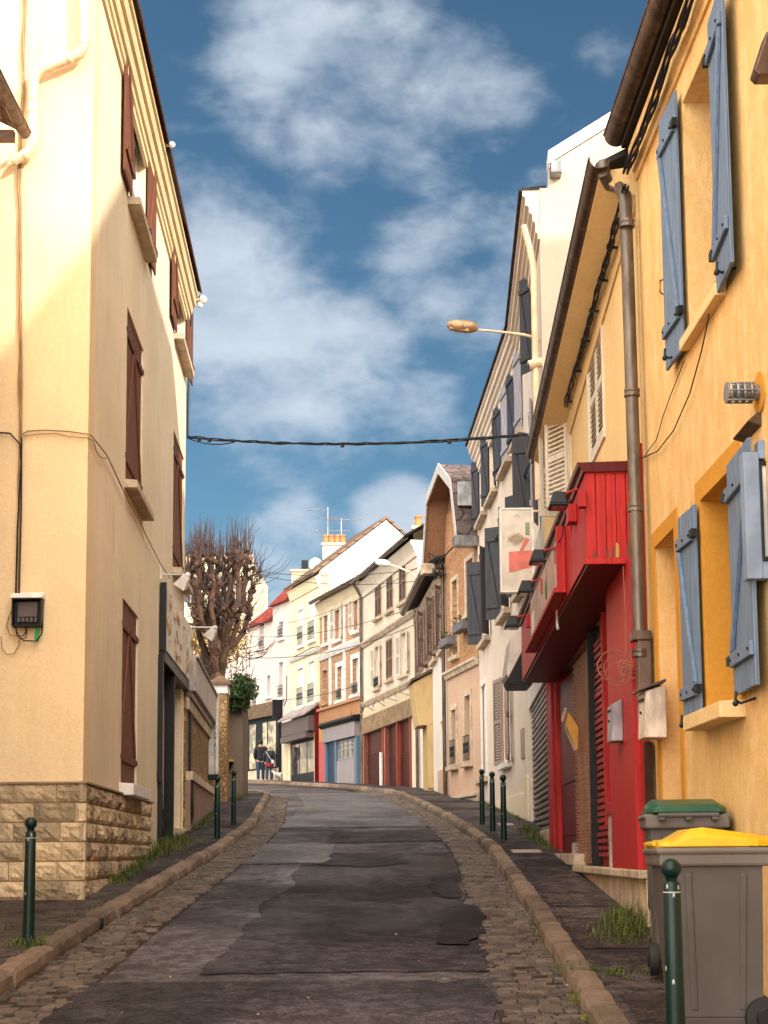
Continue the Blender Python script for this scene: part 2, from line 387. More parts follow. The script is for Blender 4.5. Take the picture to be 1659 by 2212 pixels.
def cornice(fa, parent, name, m, u0, u1, z, prof, slope=0):
    """prof: list of (o, dz) closed outline"""
    b = MB(); b.prism([(u0, o, z+dz) for o, dz in prof], [(u1, o, z+dz+slope) for o, dz in prof]); return b.build(name, m, parent, fa.M)
def pipe(fa, parent, name, m, pts, r=.05, n=12, M=None):
    b = MB(); b.tube(pts, r, n); return b.build(name, m, parent, M if M is not None else fa.M, smooth=True)
def gutter(fa, parent, m, u0, u1, o, z, r=.075, name='gutter', clips=True):
    b = MB(); n = 10
    A = [(o+r*math.cos(math.pi+math.pi*k/n), z+r*math.sin(math.pi+math.pi*k/n)) for k in range(n+1)]
    B = [(o+(r-.006)*math.cos(math.pi+math.pi*k/n), z+(r-.006)*math.sin(math.pi+math.pi*k/n)) for k in range(n+1)][::-1]
    pr = A+B; a = [b.av((u0, p[0], p[1])) for p in pr]; c = [b.av((u1, p[0], p[1])) for p in pr]
    for i in range(len(pr)): j = (i+1) % len(pr); b.f.append([a[i], a[j], c[j], c[i]])
    for ring in (a, c):
        for i in range(n): b.f.append([ring[i], ring[i+1], ring[2*n-i], ring[2*n+1-i]])
    b.tube([(u0, o+r, z+.004), (u1, o+r, z+.004)], .010, 6)
    if clips:
        u = u0+.25
        while u < u1:
            for k in range(n):
                p, q = A[k], A[k+1]; b.prism([(u, o+(p[0]-o)*1.05, z+(p[1]-z)*1.05), (u+.03, o+(p[0]-o)*1.05, z+(p[1]-z)*1.05), (u+.03, o+(q[0]-o)*1.05, z+(q[1]-z)*1.05), (u, o+(q[0]-o)*1.05, z+(q[1]-z)*1.05)],
                    [(u, p[0], p[1]), (u+.03, p[0], p[1]), (u+.03, q[0], q[1]), (u, q[0], q[1])])
            u += .8
    return b.build(name, m, parent, fa.M, smooth=True)
def roof(fa, parent, m, u0, u1, ze, o=.3, depth=8., pitch=.7, name='roof', th=.09, back=True):
    d = depth/2; zr = ze+(d+o)*pitch
    b = MB(); b.prism([(u0, o, ze), (u0, -d, zr), (u0, -d, zr+th*1.2), (u0, o, ze+th)], [(u1, o, ze), (u1, -d, zr), (u1, -d, zr+th*1.2), (u1, o, ze+th)])
    if back: b.prism([(u0, -depth-.2, ze-.1), (u0, -depth-.2, ze+th-.1), (u0, -d-.002, zr+th*1.2), (u0, -d-.002, zr)], [(u1, -depth-.2, ze-.1), (u1, -depth-.2, ze+th-.1), (u1, -d-.002, zr+th*1.2), (u1, -d-.002, zr)])
    return b.build(name, m, parent, fa.M)
def gable_body(fa, parent, m, u0, u1, z0, ze, depth=8., pitch=.7, name='side_wall', inset=.32, o=.3):
    """rear volume of the house with its gable ends"""
    d = depth/2; b = MB(); zr = ze+(d+o)*pitch
    A = [(-inset, z0), (-inset, ze+(inset+o)*pitch-.03), (-d, zr-.03), (-depth, ze-.03), (-depth, z0)]
    b.prism([(u0, y, z) for y, z in A], [(u1, y, z) for y, z in A]); return b.build(name, m, parent, fa.M)

# ------------------------------------------------------------------ ground, road, kerbs
def resample(P, step):
    out = [Vector((P[0][0], P[0][1]))]; 
    for i in range(len(P)-1):
        a, b = Vector(P[i][:2]), Vector(P[i+1][:2]); n = max(1, int(round((b-a).length/step)))
        for k in range(1, n+1): out.append(a.lerp(b, k/n))
    return out
def smooth(P, it=3):
    for _ in range(it):
        P = [P[0]]+[(P[i-1]+P[i]*2+P[i+1])/4 for i in range(1, len(P)-1)]+[P[-1]]
    return P
def normals(P, side):
    out = []
    for i in range(len(P)):
        d = (P[min(i+1, len(P)-1)]-P[max(i-1, 0)]).normalized(); out.append(Vector((-d.y, d.x))*side)
    return out
KL = smooth(resample([(-2.5, -9), (-2.43, 6), (-2.42, 12), (-2.38, 16), (-2.27, 22), (-2.33, 28), (-2.7, 34.5), (-3.05, 41), (-3.3, 43.5), (-4.0, 45.2), (-5.5, 45.9), (-9, 46.3)], .5), 4)
KR = smooth(resample([(0.95, -9), (1.08, 6), (1.14, 9), (1.23, 12), (1.31, 15.4), (1.41, 21), (1.33, 25), (1.12, 29.4), (.8, 35), (.47, 39.8), (.1, 44), (-1.0, 50), (-2.0, 54.2), (-3.6, 58.6), (-5.1, 62.6), (-7.5, 66), (-12, 69.5)], .5), 4)
NL = normals(KL, 1)      # towards the pavement (left)
NR = normals(KR, -1)
def ribbon(P, Nn, a, b, h, name, m, kind='structure', cols=1, jz=0, i0=0, i1=None):
    mb = MB(); i1 = len(P) if i1 is None else i1; rows = []
    for i in range(i0, i1):
        row = []
        for c in range(cols+1):
            t = a+(b-a)*c/cols; q = P[i]+Nn[i]*t; row.append(mb.av((q.x, q.y, G(q.y)+h+(random.uniform(-jz, jz) if jz else 0))))
        rows.append(row)
    for i in range(len(rows)-1):
        for c in range(cols): mb.f.append([rows[i][c], rows[i][c+1], rows[i+1][c+1], rows[i+1][c]])
    o = mb.build(name, m); tag(o, kind=kind); return o
M_ground = mat('ground_soil', (.10, .085, .06), .95, 'stone')
M_asph = mat('worn_asphalt', (.084, .075, .082), .6, 'asphalt', r0=.30, r1=.68)
M_asph_new = mat('smooth_asphalt', (.058, .050, .058), .6, 'asphalt', r0=.5, r1=.7, c2=(.085, .06, .055))
M_asph_far = mat('upper_asphalt', (.085, .084, .096), .45, 'asphalt', sp=.5, r0=.28, r1=.5, c2=(.09, .08, .085))
M_pave = mat('pavement_asphalt', (.060, .049, .048), .7, 'asphalt', r0=.4, r1=.8, c2=(.07, .07, .035))
M_mortar = mat('gutter_bed', (.045, .03, .023), .8, 'stone')
M_sett = mat('sett_stone', (.185, .145, .122), .5, 'stone', b=.9)
M_kerb = mat('kerb_stone', (.29, .21, .155), .65, 'stone', b=.9)
M_green = mat('weed_leaf', (.075, .10, .018), .6, 'leaf', c2=(.20, .19, .04))
# one big sheet to the horizon
mb = MB(); ys = [-60, -30, -10, 0, 10, 20, 30, 41, 50, 60, 67, 80, 120, 200, 600, 1500]; xs = [-900, -100, -30, 0, 30, 100, 900]
rows = [[mb.av((x, y, G(min(y, 130))-.06)) for x in xs] for y in ys]
for i in range(len(ys)-1):
    for j in range(len(xs)-1): mb.f.append([rows[i][j], rows[i][j+1], rows[i+1][j+1], rows[i+1][j]])
tag(mb.build('ground', M_ground), kind='structure')
def road_height(x, y):
    return .012*noise.noise(Vector((x*.9, y*.5, 0)))+.006*noise.noise(Vector((x*4, y*3, 3)))
mb = MB(); ys = [(-9+.25*i) for i in range(int(81/.25))]; xs = [-16, -12, -8, -6, -4]+[-3+.2*i for i in range(24)]+[1.8, 3]
rows = [[mb.av((x, y, G(y)+(road_height(x, y) if -2.0 < x < .9 and y < 40 else 0))) for x in xs] for y in ys]
for i in range(len(ys)-1):
    for j in range(len(xs)-1): mb.f.append([rows[i][j], rows[i][j+1], rows[i+1][j+1], rows[i+1][j]])
tag(mb.build('road', M_asph, smooth=True), kind='structure')
def sheet(outline, name, m, h=.018, step=.35):
    """irregular sheet of newer asphalt lying on the road"""
    pts = resample(outline+[outline[0]], step)[:-1]; b = MB(); vs = []
    for p in pts:
        q = p+Vector((noise.noise(Vector((p.x*3, p.y*3, 5))), noise.noise(Vector((p.x*3, p.y*3, 9)))))*.07; vs.append((q.x, q.y))
    n = len(vs); top = [b.av((x, y, G(y)+h+road_height(x, y))) for x, y in vs]; bot = [b.av((x, y, G(y)-.03)) for x, y in vs]
    cx = sum(v[0] for v in vs)/n; cy = sum(v[1] for v in vs)/n
    for i in range(n): j = (i+1) % n; b.f.append([top[i], bot[i], bot[j], top[j]])
    b.f.append(top); return tag(b.build(name, m), kind='structure')
def gridsheet(x0f, x1f, y0, y1, name, m, h, nx=14, dy=.2):
    b = MB(); rows = []; n = int((y1-y0)/dy)
    for i in range(n+1):
        y = y0+(y1-y0)*i/n; a, c = x0f(y), x1f(y)
        row = []
        for k in range(nx+1):
            x = a+(c-a)*k/nx
            jy = .06*noise.noise(Vector((x*2.5, i, 1)))+.03*noise.noise(Vector((x*9, i, 1))) if i in (0, n) else 0
            row.append(b.av((x, y+jy, G(y+jy)+h+road_height(x, y))))
        rows.append(row)
    for i in range(n):
        for k in range(nx): b.f.append([rows[i][k], rows[i][k+1], rows[i+1][k+1], rows[i+1][k]])
    return tag(b.build(name, m, smooth=True), kind='structure')
wob = lambda y, s: .05*noise.noise(Vector((y*1.3, s, 0)))+.05*noise.noise(Vector((y*4, s, 4)))+.03*noise.noise(Vector((y*13, s, 7)))
gridsheet(lambda y: -1.97+wob(y, 1), lambda y: .64+wob(y, 2), -9, 10.35, 'road_patch', M_asph_new, .012)
gridsheet(lambda y: -1.88-max(0, y-36)*.08+wob(y, 3), lambda y: .93-max(0, y-27)*.055+wob(y, 4), 27.5, 45, 'road_patch', M_asph_far, .010)
M_asph_d = mat('dark_asphalt', (.044, .037, .042), .6, 'asphalt', r0=.42, r1=.75, c2=(.075, .045, .034))
gridsheet(lambda y: -1.25+.02*(y-10)+.22*noise.noise(Vector((y*.5, 8, 0)))+wob(y, 5), lambda y: .70+.018*(y-10)+.12*noise.noise(Vector((y*.7, 18, 0)))*(1 if y < 19 else 0)+wob(y, 6), 10.75, 21.5, 'road_patch', M_asph_d, .007, dy=.06)
M_asph_m = mat('mid_asphalt', (.082, .075, .080), .5, 'asphalt', sp=.5, r0=.22, r1=.45, c2=(.07, .055, .05))
gridsheet(lambda y: -1.9+wob(y, 9), lambda y: -.75+wob(y, 10), 19.8, 23.4, 'road_patch', M_asph_m, .009)
gridsheet(lambda y: -.9+wob(y, 11), lambda y: .9+wob(y, 12), 23.6, 26.4, 'road_patch', M_asph_d, .009)
def blot(pts, name, m, h):
    pts = resample(pts+[pts[0]], .12)[:-1]; b = MB(); n = len(pts); vs = []
    cx = sum(p.x for p in pts)/n; cy = sum(p.y for p in pts)/n
    rr = []
    for f in (0, .4, .75, 1.0):
        row = []
        for p in pts:
            q = p+Vector((noise.noise(Vector((p.x*4, p.y*2, 5))), 2*noise.noise(Vector((p.x*4, p.y*2, 9)))))*.09; x, y = cx+(q.x-cx)*f, cy+(q.y-cy)*f
            row.append(b.av((x, y, G(y)+h+road_height(x, y))))
        rr.append(row)
    for a_, c_ in zip(rr[1:-1], rr[2:]):
        for i in range(n): j = (i+1) % n; b.f.append([a_[i], a_[j], c_[j], c_[i]])
    b.f.append(rr[1]); return tag(b.build(name, m, smooth=True), kind='structure')
M_oil = mat('tar_patch', (.014, .010, .011), .5, 'asphalt', r0=.4, r1=.6, c2=(.03, .02, .018))
blot([(.42, 12.2), (.62, 11.9), (.80, 12.8), (.92, 13.6), (.86, 14.6), (.66, 14.9), (.50, 14.0)], 'tar_patch', M_oil, .021)
blot([(.50, 15.6), (.74, 15.4), (.80, 17.2), (.66, 18.4), (.48, 17.4)], 'tar_patch', M_oil, .017)
blot([(-.9, 19.5), (-.2, 19.2), (.3, 19.7), (.1, 20.6), (-.6, 20.7)], 'tar_patch', M_oil, .017)
M_seam = mat('pale_seam', (.20, .145, .12), .7, 'stone', isl=0)
b = MB(); pr = None
for i in range(131):
    x = -1.9+2.5*i/130; y = 10.44+.05*noise.noise(Vector((x*2, 0, 3)))+.02*noise.noise(Vector((x*12, 0, 8)))+.05*x*.3; w = .012+.016*abs(noise.noise(Vector((x*6, 1, 2))))
    q = [b.av((x, y, G(y)+.017+road_height(x, y))), b.av((x, y+w, G(y+w)+.017+road_height(x, y)))]
    if pr: b.f.append([pr[0], q[0], q[1], pr[1]])
    pr = q
tag(b.build('road_seam', M_seam), kind='structure')
# gutters: bed + individual setts; kerb stones
for (P, Nn, nm) in ((KL, NL, 'left'), (KR, NR, 'right')):
    ribbon(P, Nn, -.50, .03, .004, 'gutter_bed', M_mortar)
    b = MB(); Pf = resample([tuple(p) for p in P], .10); Nf = normals(Pf, 1 if nm == 'left' else -1)
    for i, p in enumerate(Pf):
        if p.y < 6 or p.y > 47 or p.x < -4.6: continue
        t = -.46+random.uniform(-.05, .03); dirv = Vector((Nf[i].y, -Nf[i].x))
        while t < .0:
            w = random.uniform(.075, .15); w = min(w, .03-t)
            if w < .04: break
            L = .088 + random.uniform(-.010, .008); h = .010+random.uniform(-.006, .008)+.02*abs(noise.noise(Vector((p.x*2+t, p.y*2, 0))))
            if random.random() < .04: h -= .02
            sk = dirv*random.uniform(-.012, .012); A = [p+Nf[i]*(t+.004)-dirv*L/2+sk, p+Nf[i]*(t+w-.004)-dirv*L/2+sk, p+Nf[i]*(t+w-.004)+dirv*L/2+sk, p+Nf[i]*(t+.004)+dirv*L/2+sk]
            ins = .016; cen = (A[0]+A[2])/2
            bot = [b.av((q.x, q.y, G(q.y)-.02)) for q in A]; mid = [b.av((q.x+random.uniform(-.005, .005), q.y+random.uniform(-.005, .005), G(q.y)+h*.45)) for q in A]
            top = [b.av((cen.x+(q.x-cen.x)*.86+random.uniform(-.006, .006), cen.y+(q.y-cen.y)*.86+random.uniform(-.006, .006), G(q.y)+h+random.uniform(-.004, .004))) for q in A]
            for r1, r2 in ((bot, mid), (mid, top)):
                for k in range(4): b.f.append([r1[k], r1[(k+1) % 4], r2[(k+1) % 4], r2[k]])
            b.f.append(top); t += w
    tag(b.build('gutter_setts', M_sett, smooth=False), kind='structure')
    # kerb stones
    b = MB(); i = 0; Pk = resample([tuple(p) for p in P], .1); Nk = normals(Pk, 1 if nm == 'left' else -1)
    while i < len(Pk)-3:
        n = random.choice((5, 6, 7, 8, 9)) if Pk[i].y < 60 else 8; j = min(i+n, len(Pk)-1); dz = random.uniform(-.008, .010); dx = random.uniform(-.012, .012)
        seg = list(range(i, j+1)); rings = []
        gap = (nm == 'left' and abs(Pk[i].y-12.55) < .4)
        for q, k in enumerate(seg):
            p, nn = Pk[k], Nk[k]; d = (Pk[min(k+1, len(Pk)-1)]-Pk[k-1]).normalized()
            off = Vector((0, 0))
            if q == 0: off = d*(.006)
            if q == len(seg)-1: off = -d*.006
            endr = .62 if q in (0, len(seg)-1) else 1
            rg = random.uniform(-.006, .006)
            prof = [(-.0+.004, -.05), (-.006+dx, .04), (.004+dx+rg, .10), (.03+dx, .128*1+dz), (.09, .134+dz+rg*.5), (.145, .128+dz), (.165, .10), (.168, -.05)]
            ring = []
            for (o_, h_) in prof:
                w_ = p+nn*o_+off; nz = noise.noise(Vector((w_.x*6, w_.y*6, h_*12)))*.010
                if h_ > .09: h_ = h_-(1-endr)*.03
                ring.append(b.av((w_.x+nn.x*nz*.8, w_.y+nn.y*nz*.8, G(w_.y)+h_+nz)))
            rings.append(ring)
        for q in range(len(rings)-1):
            for k in range(len(rings[0])-1): b.f.append([rings[q][k], rings[q+1][k], rings[q+1][k+1], rings[q][k+1]])
        b.f.append(rings[0]); b.f.append(rings[-1][::-1]); i = j
    tag(b.build('kerb', M_kerb, smooth=False), kind='structure')
    ribbon(P, Nn, .15, 4.5 if nm == 'right' else 4.5, .118, 'pavement', M_pave, cols=24, jz=.003, i1=(len(P) if nm == 'right' else max(k for k in range(len(P)) if KL[k].y < 44.9 and KL[k].x > -3.9)))
# pavement joints and repaired squares on the right pavement
M_pave2 = mat('patched_pavement', (.040, .030, .029), .7, 'asphalt', r0=.45, r1=.75)
M_pave3 = mat('brown_pavement', (.085, .067, .060), .7, 'asphalt', r0=.5, r1=.8, c2=(.10, .09, .05))
def slab(xa, xb, ya, yb, m, name='pavement_patch', h=.124):
    b = MB(); nx, ny = 10, max(2, int((yb-ya)/.2)); rows = []
    for i in range(ny+1):
        y = ya+(yb-ya)*i/ny; rows.append([b.av((x+.02*noise.noise(Vector((x*3, y*3, 2))), y+.02*noise.noise(Vector((x*4, y*4, 6))), G(y)+h)) for x in [xa(y)+(xb(y)-xa(y))*k/nx for k in range(nx+1)]])
    for i in range(ny):
        for k in range(nx): b.f.append([rows[i][k], rows[i][k+1], rows[i+1][k+1], rows[i+1][k]])
    return tag(b.build(name, m), kind='structure')
kr = lambda y: 1.14+.028*(y-9)+.2 if y < 21 else 1.64
slab(lambda y: kr(y), lambda y: 2.3, 6.2, 9.1, M_pave2)
slab(lambda y: kr(y), lambda y: 2.3, 11.0, 13.6, M_pave3)
slab(lambda y: kr(y), lambda y: 2.3, 13.66, 17.6, M_pave3)
slab(lambda y: kr(y), lambda y: 2.4, 17.65, 18.8, M_pave2)
# ------------------------------------------------------------------ common materials
M_cream = mat('cream_render', (.82, .62, .38), .85, 'plaster', stain=.30, staincol=(.60, .40, .21))
M_cream2 = mat('pale_cream_render', (.83, .68, .48), .85, 'plaster', stain=.5, staincol=(.52, .38, .25))
M_corn = mat('cream_moulding', (.74, .58, .34), .8, 'plaster', stain=.4)
M_whitep = mat('white_paint', (.74, .70, .66), .5, 'plain')
M_redbrown = mat('red_brown_wood', (.16, .062, .035), .65, 'wood', worn=(.30, .15, .09))
M_stoneb = mat('rock_faced_stone', (.76, .60, .40), .85, 'stone', c2=(.58, .42, .26), b=.9)
M_joint = mat('mortar_joint', (.30, .21, .13), .9, 'plain')
M_ochre = mat('ochre_render', (.79, .50, .21), .85, 'plaster', stain=.75, staincol=(.58, .29, .07), b=.6, hi=(.81, .57, .29))
M_ochre_d = mat('deep_ochre_trim', (.62, .29, .045), .8, 'plaster', stain=.35)
M_ochre2 = mat('pale_ochre_render', (.82, .58, .29), .85, 'plaster', stain=.3)
M_blue = mat('grey_blue_paint', (.15, .21, .31), .5, 'wood', worn=(.22, .25, .28))
M_dkmetal = mat('dark_iron', (.018, .028, .028), .5, 'metal')
M_zinc = mat('brown_zinc', (.13, .085, .065), .42, 'metal', me=.7)
M_zincg = mat('grey_zinc', (.27, .27, .28), .4, 'metal', me=.7)
M_pipe = mat('aged_downpipe', (.15, .12, .10), .45, 'metal', me=.6)
M_creamp = mat('cream_pipe_paint', (.70, .54, .36), .5, 'plain')
M_tile = mat('roof_tiles', (.16, .075, .05), .85, 'brick', bw=.25, bh=.3, ms=.02, mc=(.05, .03, .025))
M_slate = mat('dark_roof', (.07, .06, .06), .7, 'brick', bw=.3, bh=.25, ms=.012, mc=(.03, .03, .03))
M_glass = mat('dark_glass', (.02, .022, .028), .08, 'glass')
M_glassl = mat('curtained_glass', (.42, .42, .44), .12, 'glass', c2=(.62, .60, .58))
M_cable = mat('black_cable', (.009, .010, .014), .5)
M_cablec = mat('cream_cable', (.30, .19, .09), .6)
M_black = mat('black_paint', (.008, .008, .010), .45, 'plain')
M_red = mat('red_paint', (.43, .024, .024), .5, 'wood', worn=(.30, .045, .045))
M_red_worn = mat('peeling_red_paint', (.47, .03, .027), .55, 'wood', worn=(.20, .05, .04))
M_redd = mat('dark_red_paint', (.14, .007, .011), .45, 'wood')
M_dark = mat('dark_interior', (.012, .010, .010), .8)
M_peach = mat('peach_white_render', (.76, .62, .50), .85, 'plaster', stain=.35, staincol=(.58, .42, .30))
M_stonew = mat('pale_stone', (.66, .52, .38), .85, 'stone', c2=(.50, .38, .26), b=.3, isl=.2)
M_wht = mat('white_render', (.78, .69, .60), .85, 'plaster', stain=.3)
M_grey = mat('dark_grey_paint', (.055, .055, .065), .5, 'wood')
M_lav = mat('lavender_grey_paint', (.36, .33, .36), .5, 'wood')
M_lwhite = mat('white_louver_paint', (.68, .60, .50), .55, 'wood')
M_brown = mat('brown_louver_paint', (.20, .13, .10), .6, 'wood')

def wire(name, m, pts, r=.006, parent=None, n=6):
    b = MB(); b.tube(pts, r, n); return b.build(name, m, parent, smooth=True)
def sag(a, b, s, n=14):
    a, b = Vector(a), Vector(b); return [a.lerp(b, i/n)-Vector((0, 0, s*4*(i/n)*(1-i/n))) for i in range(n+1)]
def on(fa, pts, o):
    out = []
    for p in pts:
        oo = p[2] if len(p) > 2 else o
        u, z = fa.px(p[0], p[1], oo); out.append(fa.wpt(u, oo, z))
    return out
def twisted(name, m, P, r, parent=None, amp=.012, k=3, tw=9):
    """bundle of twisted strands along the polyline P"""
    b = MB(); pts = []
    for i in range(len(P)-1):
        n = max(2, int((P[i+1]-P[i]).length/.06))
        for q in range(n): pts.append(P[i].lerp(P[i+1], q/n))
    pts.append(P[-1])
    for s in range(k):
        Q = []
        for i, p in enumerate(pts):
            t = i*.06*tw+s*2*math.pi/k; j = noise.noise(Vector((i*.15, s*3, 0)))*amp
            Q.append(p+Vector((math.cos(t)*amp+j, math.sin(t)*amp*.5, math.sin(t)*amp+j)))
        b.tube(Q, r, 5)
    return b.build(name, m, parent, smooth=True)
def rock_blocks(b, u0, u1, z0, z1, rows, bl=(.30, .46), o=.05):
    h = (z1-z0)/rows
    for r in range(rows):
        a = u0-(random.uniform(0, .2)); zz0, zz1 = z0+h*r+.006, z0+h*(r+1)-.006
        while a < u1-.01:
            w = random.uniform(*bl); p0, p1 = max(a, u0)+.004, min(a+w, u1)-.004; a += w
            if p1-p0 < .05: continue
            nx, nz = max(3, int((p1-p0)/.035)), 5; g = []
            sd = random.uniform(0, 99)
            for i in range(nz+1):
                row = []
                for k in range(nx+1):
                    x = p0+(p1-p0)*k/nx; z = zz0+(zz1-zz0)*i/nz; ed = min(k, nx-k)*.035/.05; ez = min(i, nz-i)/1.2
                    f = min(1, ed, ez); y = o*.35+f*(o*.45+.034*noise.noise(Vector((x*7+sd, z*11, sd)))+.025*noise.noise(Vector((x*20+sd, z*25, 1))))
                    row.append(b.av((x, max(.006, y), z)))
                g.append(row)
            for i in range(nz):
                for k in range(nx): b.f.append([g[i][k], g[i][k+1], g[i+1][k+1], g[i+1][k]])
            rim = g[0]+[r_[-1] for r_ in g[1:]]+g[-1][-2::-1]+[r_[0] for r_ in g[-2:0:-1]]
            low = [b.av((b.v[q].x, -.02, b.v[q].z)) for q in rim]
            for q in range(len(rim)): q2 = (q+1) % len(rim); b.f.append([rim[q], low[q], low[q2], rim[q2]])

# ================================================================== LEFT HOUSE
P_corner = (-2.86, 14.57)
LS = Facade((-3.275, 25.0), P_corner); LF = Facade((-2.856, 14.562), (-9.6, 14.50))
lh = empty('cream_house', (-3.1, 15.5, G(14.5)), 'tall cream corner house with red brown shutters and a rock faced stone base', 'house')
zt = 10.92
zb = LS.px(190, 1695)[1]; ushop = LS.px(324, 1800)[0]
rA1 = LS.R(273, 309, 655, 1043); rB1 = LS.R(374, 397, 925, 1229); hA = rA1[3]-rA1[2]
rA2 = LS.R(283, 316, 300, 447); rA2 = (rA1[0], rA1[1], rA2[2], rA2[2]+hA)
rB2 = LS.R(374, 397, 500, 712); rB2 = (rB1[0], rB1[1], rB2[2], rB2[2]+hA)
rA0 = LS.R(263, 297, 1288, 1692)
for r in (rA1, rB1, rA0): LS.holes.append((*r, .10))
for r, nm in ((rA2, 1), (rB2, 2)): LS.window(lh, r, M_whitep, M_glassl, dp=.12, cols=2, rows=3)
shop = LS.R(341, 404, 1410, 1832); shop = (shop[0], shop[1], shop[2]-.3, shop[3]); LS.holes.append((*shop, .5))
LS.wall('wall', M_cream2, lh, .5, zt, u1=LS.L-.03, th=.4); LF.wall('wall', M_cream, lh, .5, 12.6, depth=.3)
# closed shutters, sills
def closed_pair(fa, par, r, m, kind='plank', hm=None, o=-.05):
    mid = (r[0]+r[1])/2; w = mid-r[0]-.004
    fa.leaf(par, r[0], w, r[2]+.01, r[3]-.01, 0, m, kind, 1, o, hm=hm); fa.leaf(par, r[1], w, r[2]+.01, r[3]-.01, 0, m, kind, -1, o, hm=hm)
for r in (rA1, rB1, rA0): closed_pair(LS, lh, r, M_redbrown, 'plank', M_dkmetal)
for r in (rA1, rB1, rA2, rB2): LS.sill(lh, r, M_stonew, ext=.10, h=.10, o=.15)
LS.sill(lh, (rA0[0], rA0[1], rA0[2]+.0, 0), M_whitep, ext=.10, h=.14, o=.16)
for r in (rA2, rB2):
    w = (r[1]-r[0])/2-.01
    LS.leaf(lh, r[1]+.01, w, r[2], r[3]-.03, 179, M_redbrown, 'plank', -1, .045, hm=M_dkmetal)
    LS.leaf(lh, r[0]-.01, w, r[2], r[3]-.03, 179, M_redbrown, 'plank', 1, .045, hm=M_dkmetal)
# stone base
b = MB(); rock_blocks(b, ushop+.02, LS.L+.05, 1.05, zb, 7); b.build('stone_base', M_stoneb, lh, LS.M)
b = MB(); rock_blocks(b, -.04, 3.2, 1.05, zb, 7); b.build('stone_base', M_stoneb, lh, LF.M)
b = MB(); b.box(ushop, LS.L+.008, -.01, .008, .9, zb+.012); b.box(ushop, LS.L+.05, -.01, .05, zb-.004, zb+.014); b.build('base_mortar', M_joint, lh, LS.M)
b = MB(); b.box(-.008, 6, -.01, .008, .9, zb+.012); b.box(-.05, 6, -.01, .05, zb-.004, zb+.014); b.build('base_mortar', M_joint, lh, LF.M)
# cornice
prof = [(-.02, -.42), (.05, -.42), (.05, -.34), (.09, -.32), (.09, -.24), (.14, -.22), (.17, -.15), (.17, -.10), (.23, -.08), (.26, -.01), (.26, .04), (.31, .06), (.31, .14), (-.02, .14)]
cornice(LS, lh, 'cornice', M_corn, -.04, LS.L+.0, zt, [(o*.62, z) for o, z in prof])
b = MB(); b.prism([(-.06, .25, zt+.15), (-.06, -3.6, zt+3.1), (-.06, -3.6, zt+3.2), (-.06, .25, zt+.20)], [(LS.L, .25, zt+.15), (LS.L, -3.6, zt+3.1), (LS.L, -3.6, zt+3.2), (LS.L, .25, zt+.20)]); b.build('roof', M_tile, lh, LS.M)
b = MB(); b.face([LF.wpt(0, 0, 12.0), LF.wpt(0, 0, zt), LF.wpt(0, 0, zt)])
b = MB(); b.prism([(0, -.02, zt), (0, -4.5, zt), (0, -4.5, .5), (0, -.02, .5)], [(.25, -.02, zt), (.25, -4.5, zt), (.25, -4.5, .5), (.25, -.02, .5)]); b.build('side_wall', M_cream2, lh, LS.M)
# downpipe of the front wall
P = on(LF, [(181, -220), (182, 60), (182, 98), (172, 117), (160, 122), (100, 146), (84, 154), (73, 170), (72, 200), (71, 300), (67, 326), (54, 336), (14, 352), (2, 362), (-16, 390), (-20, 500)], .10)
b = MB(); b.tube(P, .052, 14); b.build('downpipe', M_creamp, lh, smooth=True)
for (x, y) in ((182, 92), (150, 126), (72, 215), (71, 240), (30, 345), (55, 335)):
    b = MB(); b.ball(on(LF, [(x, y)], .10)[0], .062, 10, 6); b.build('pipe_collar', M_creamp, lh, smooth=True)
# shop front of the house
sf = shop; mid = sf[1]-(sf[1]-sf[0])*.40
b = MB()
for u in (sf[0], mid-.04, sf[1]-.08): b.box(u, u+.09, -.10, .05, sf[2], sf[3])
b.box(sf[0]+.001, sf[0]+.03, -.48, -.11, sf[2], sf[3]); b.box(sf[0], sf[1], -.12, .08, sf[3]-.10, sf[3]+.04); b.box(sf[1]-.02, sf[1]+.10, 0, .07, sf[2]+1.2, sf[3]-.02); b.box(sf[0]-.12, sf[0]+.02, .0, .07, sf[2]+.95, sf[3]-.02)
shf = b.build('shop_frame', M_black, lh, LS.M, bev=.004)
M_slat = mat('charcoal_paint', (.014, .013, .016), .5, 'wood')
b = MB(); b.box(mid+.05, sf[1]-.07, -.16, -.11, sf[2], sf[3]-.1); b.box(mid+.15, sf[1]-.17, -.11, -.095, sf[2]+.45, sf[2]+1.1); d_ = b.build('door', M_slat, lh, LS.M, bev=.004)
b = MB(); b.box(mid+.12, sf[1]-.14, -.11, -.105, sf[2]+1.35, sf[3]-.5); b.build('pane', M_glass, d_, LS.M)
b = MB(); b.box(sf[0]+.08, mid-.05, -.22, -.18, sf[2]+.9, sf[3]-.1); b.build('display_window', M_glass, lh, LS.M)
b = MB(); b.box(sf[0]+.02, mid-.04, -.20, .06, sf[2], sf[2]+.62); b.build('bulkhead', M_cream2, lh, LS.M, bev=.01)
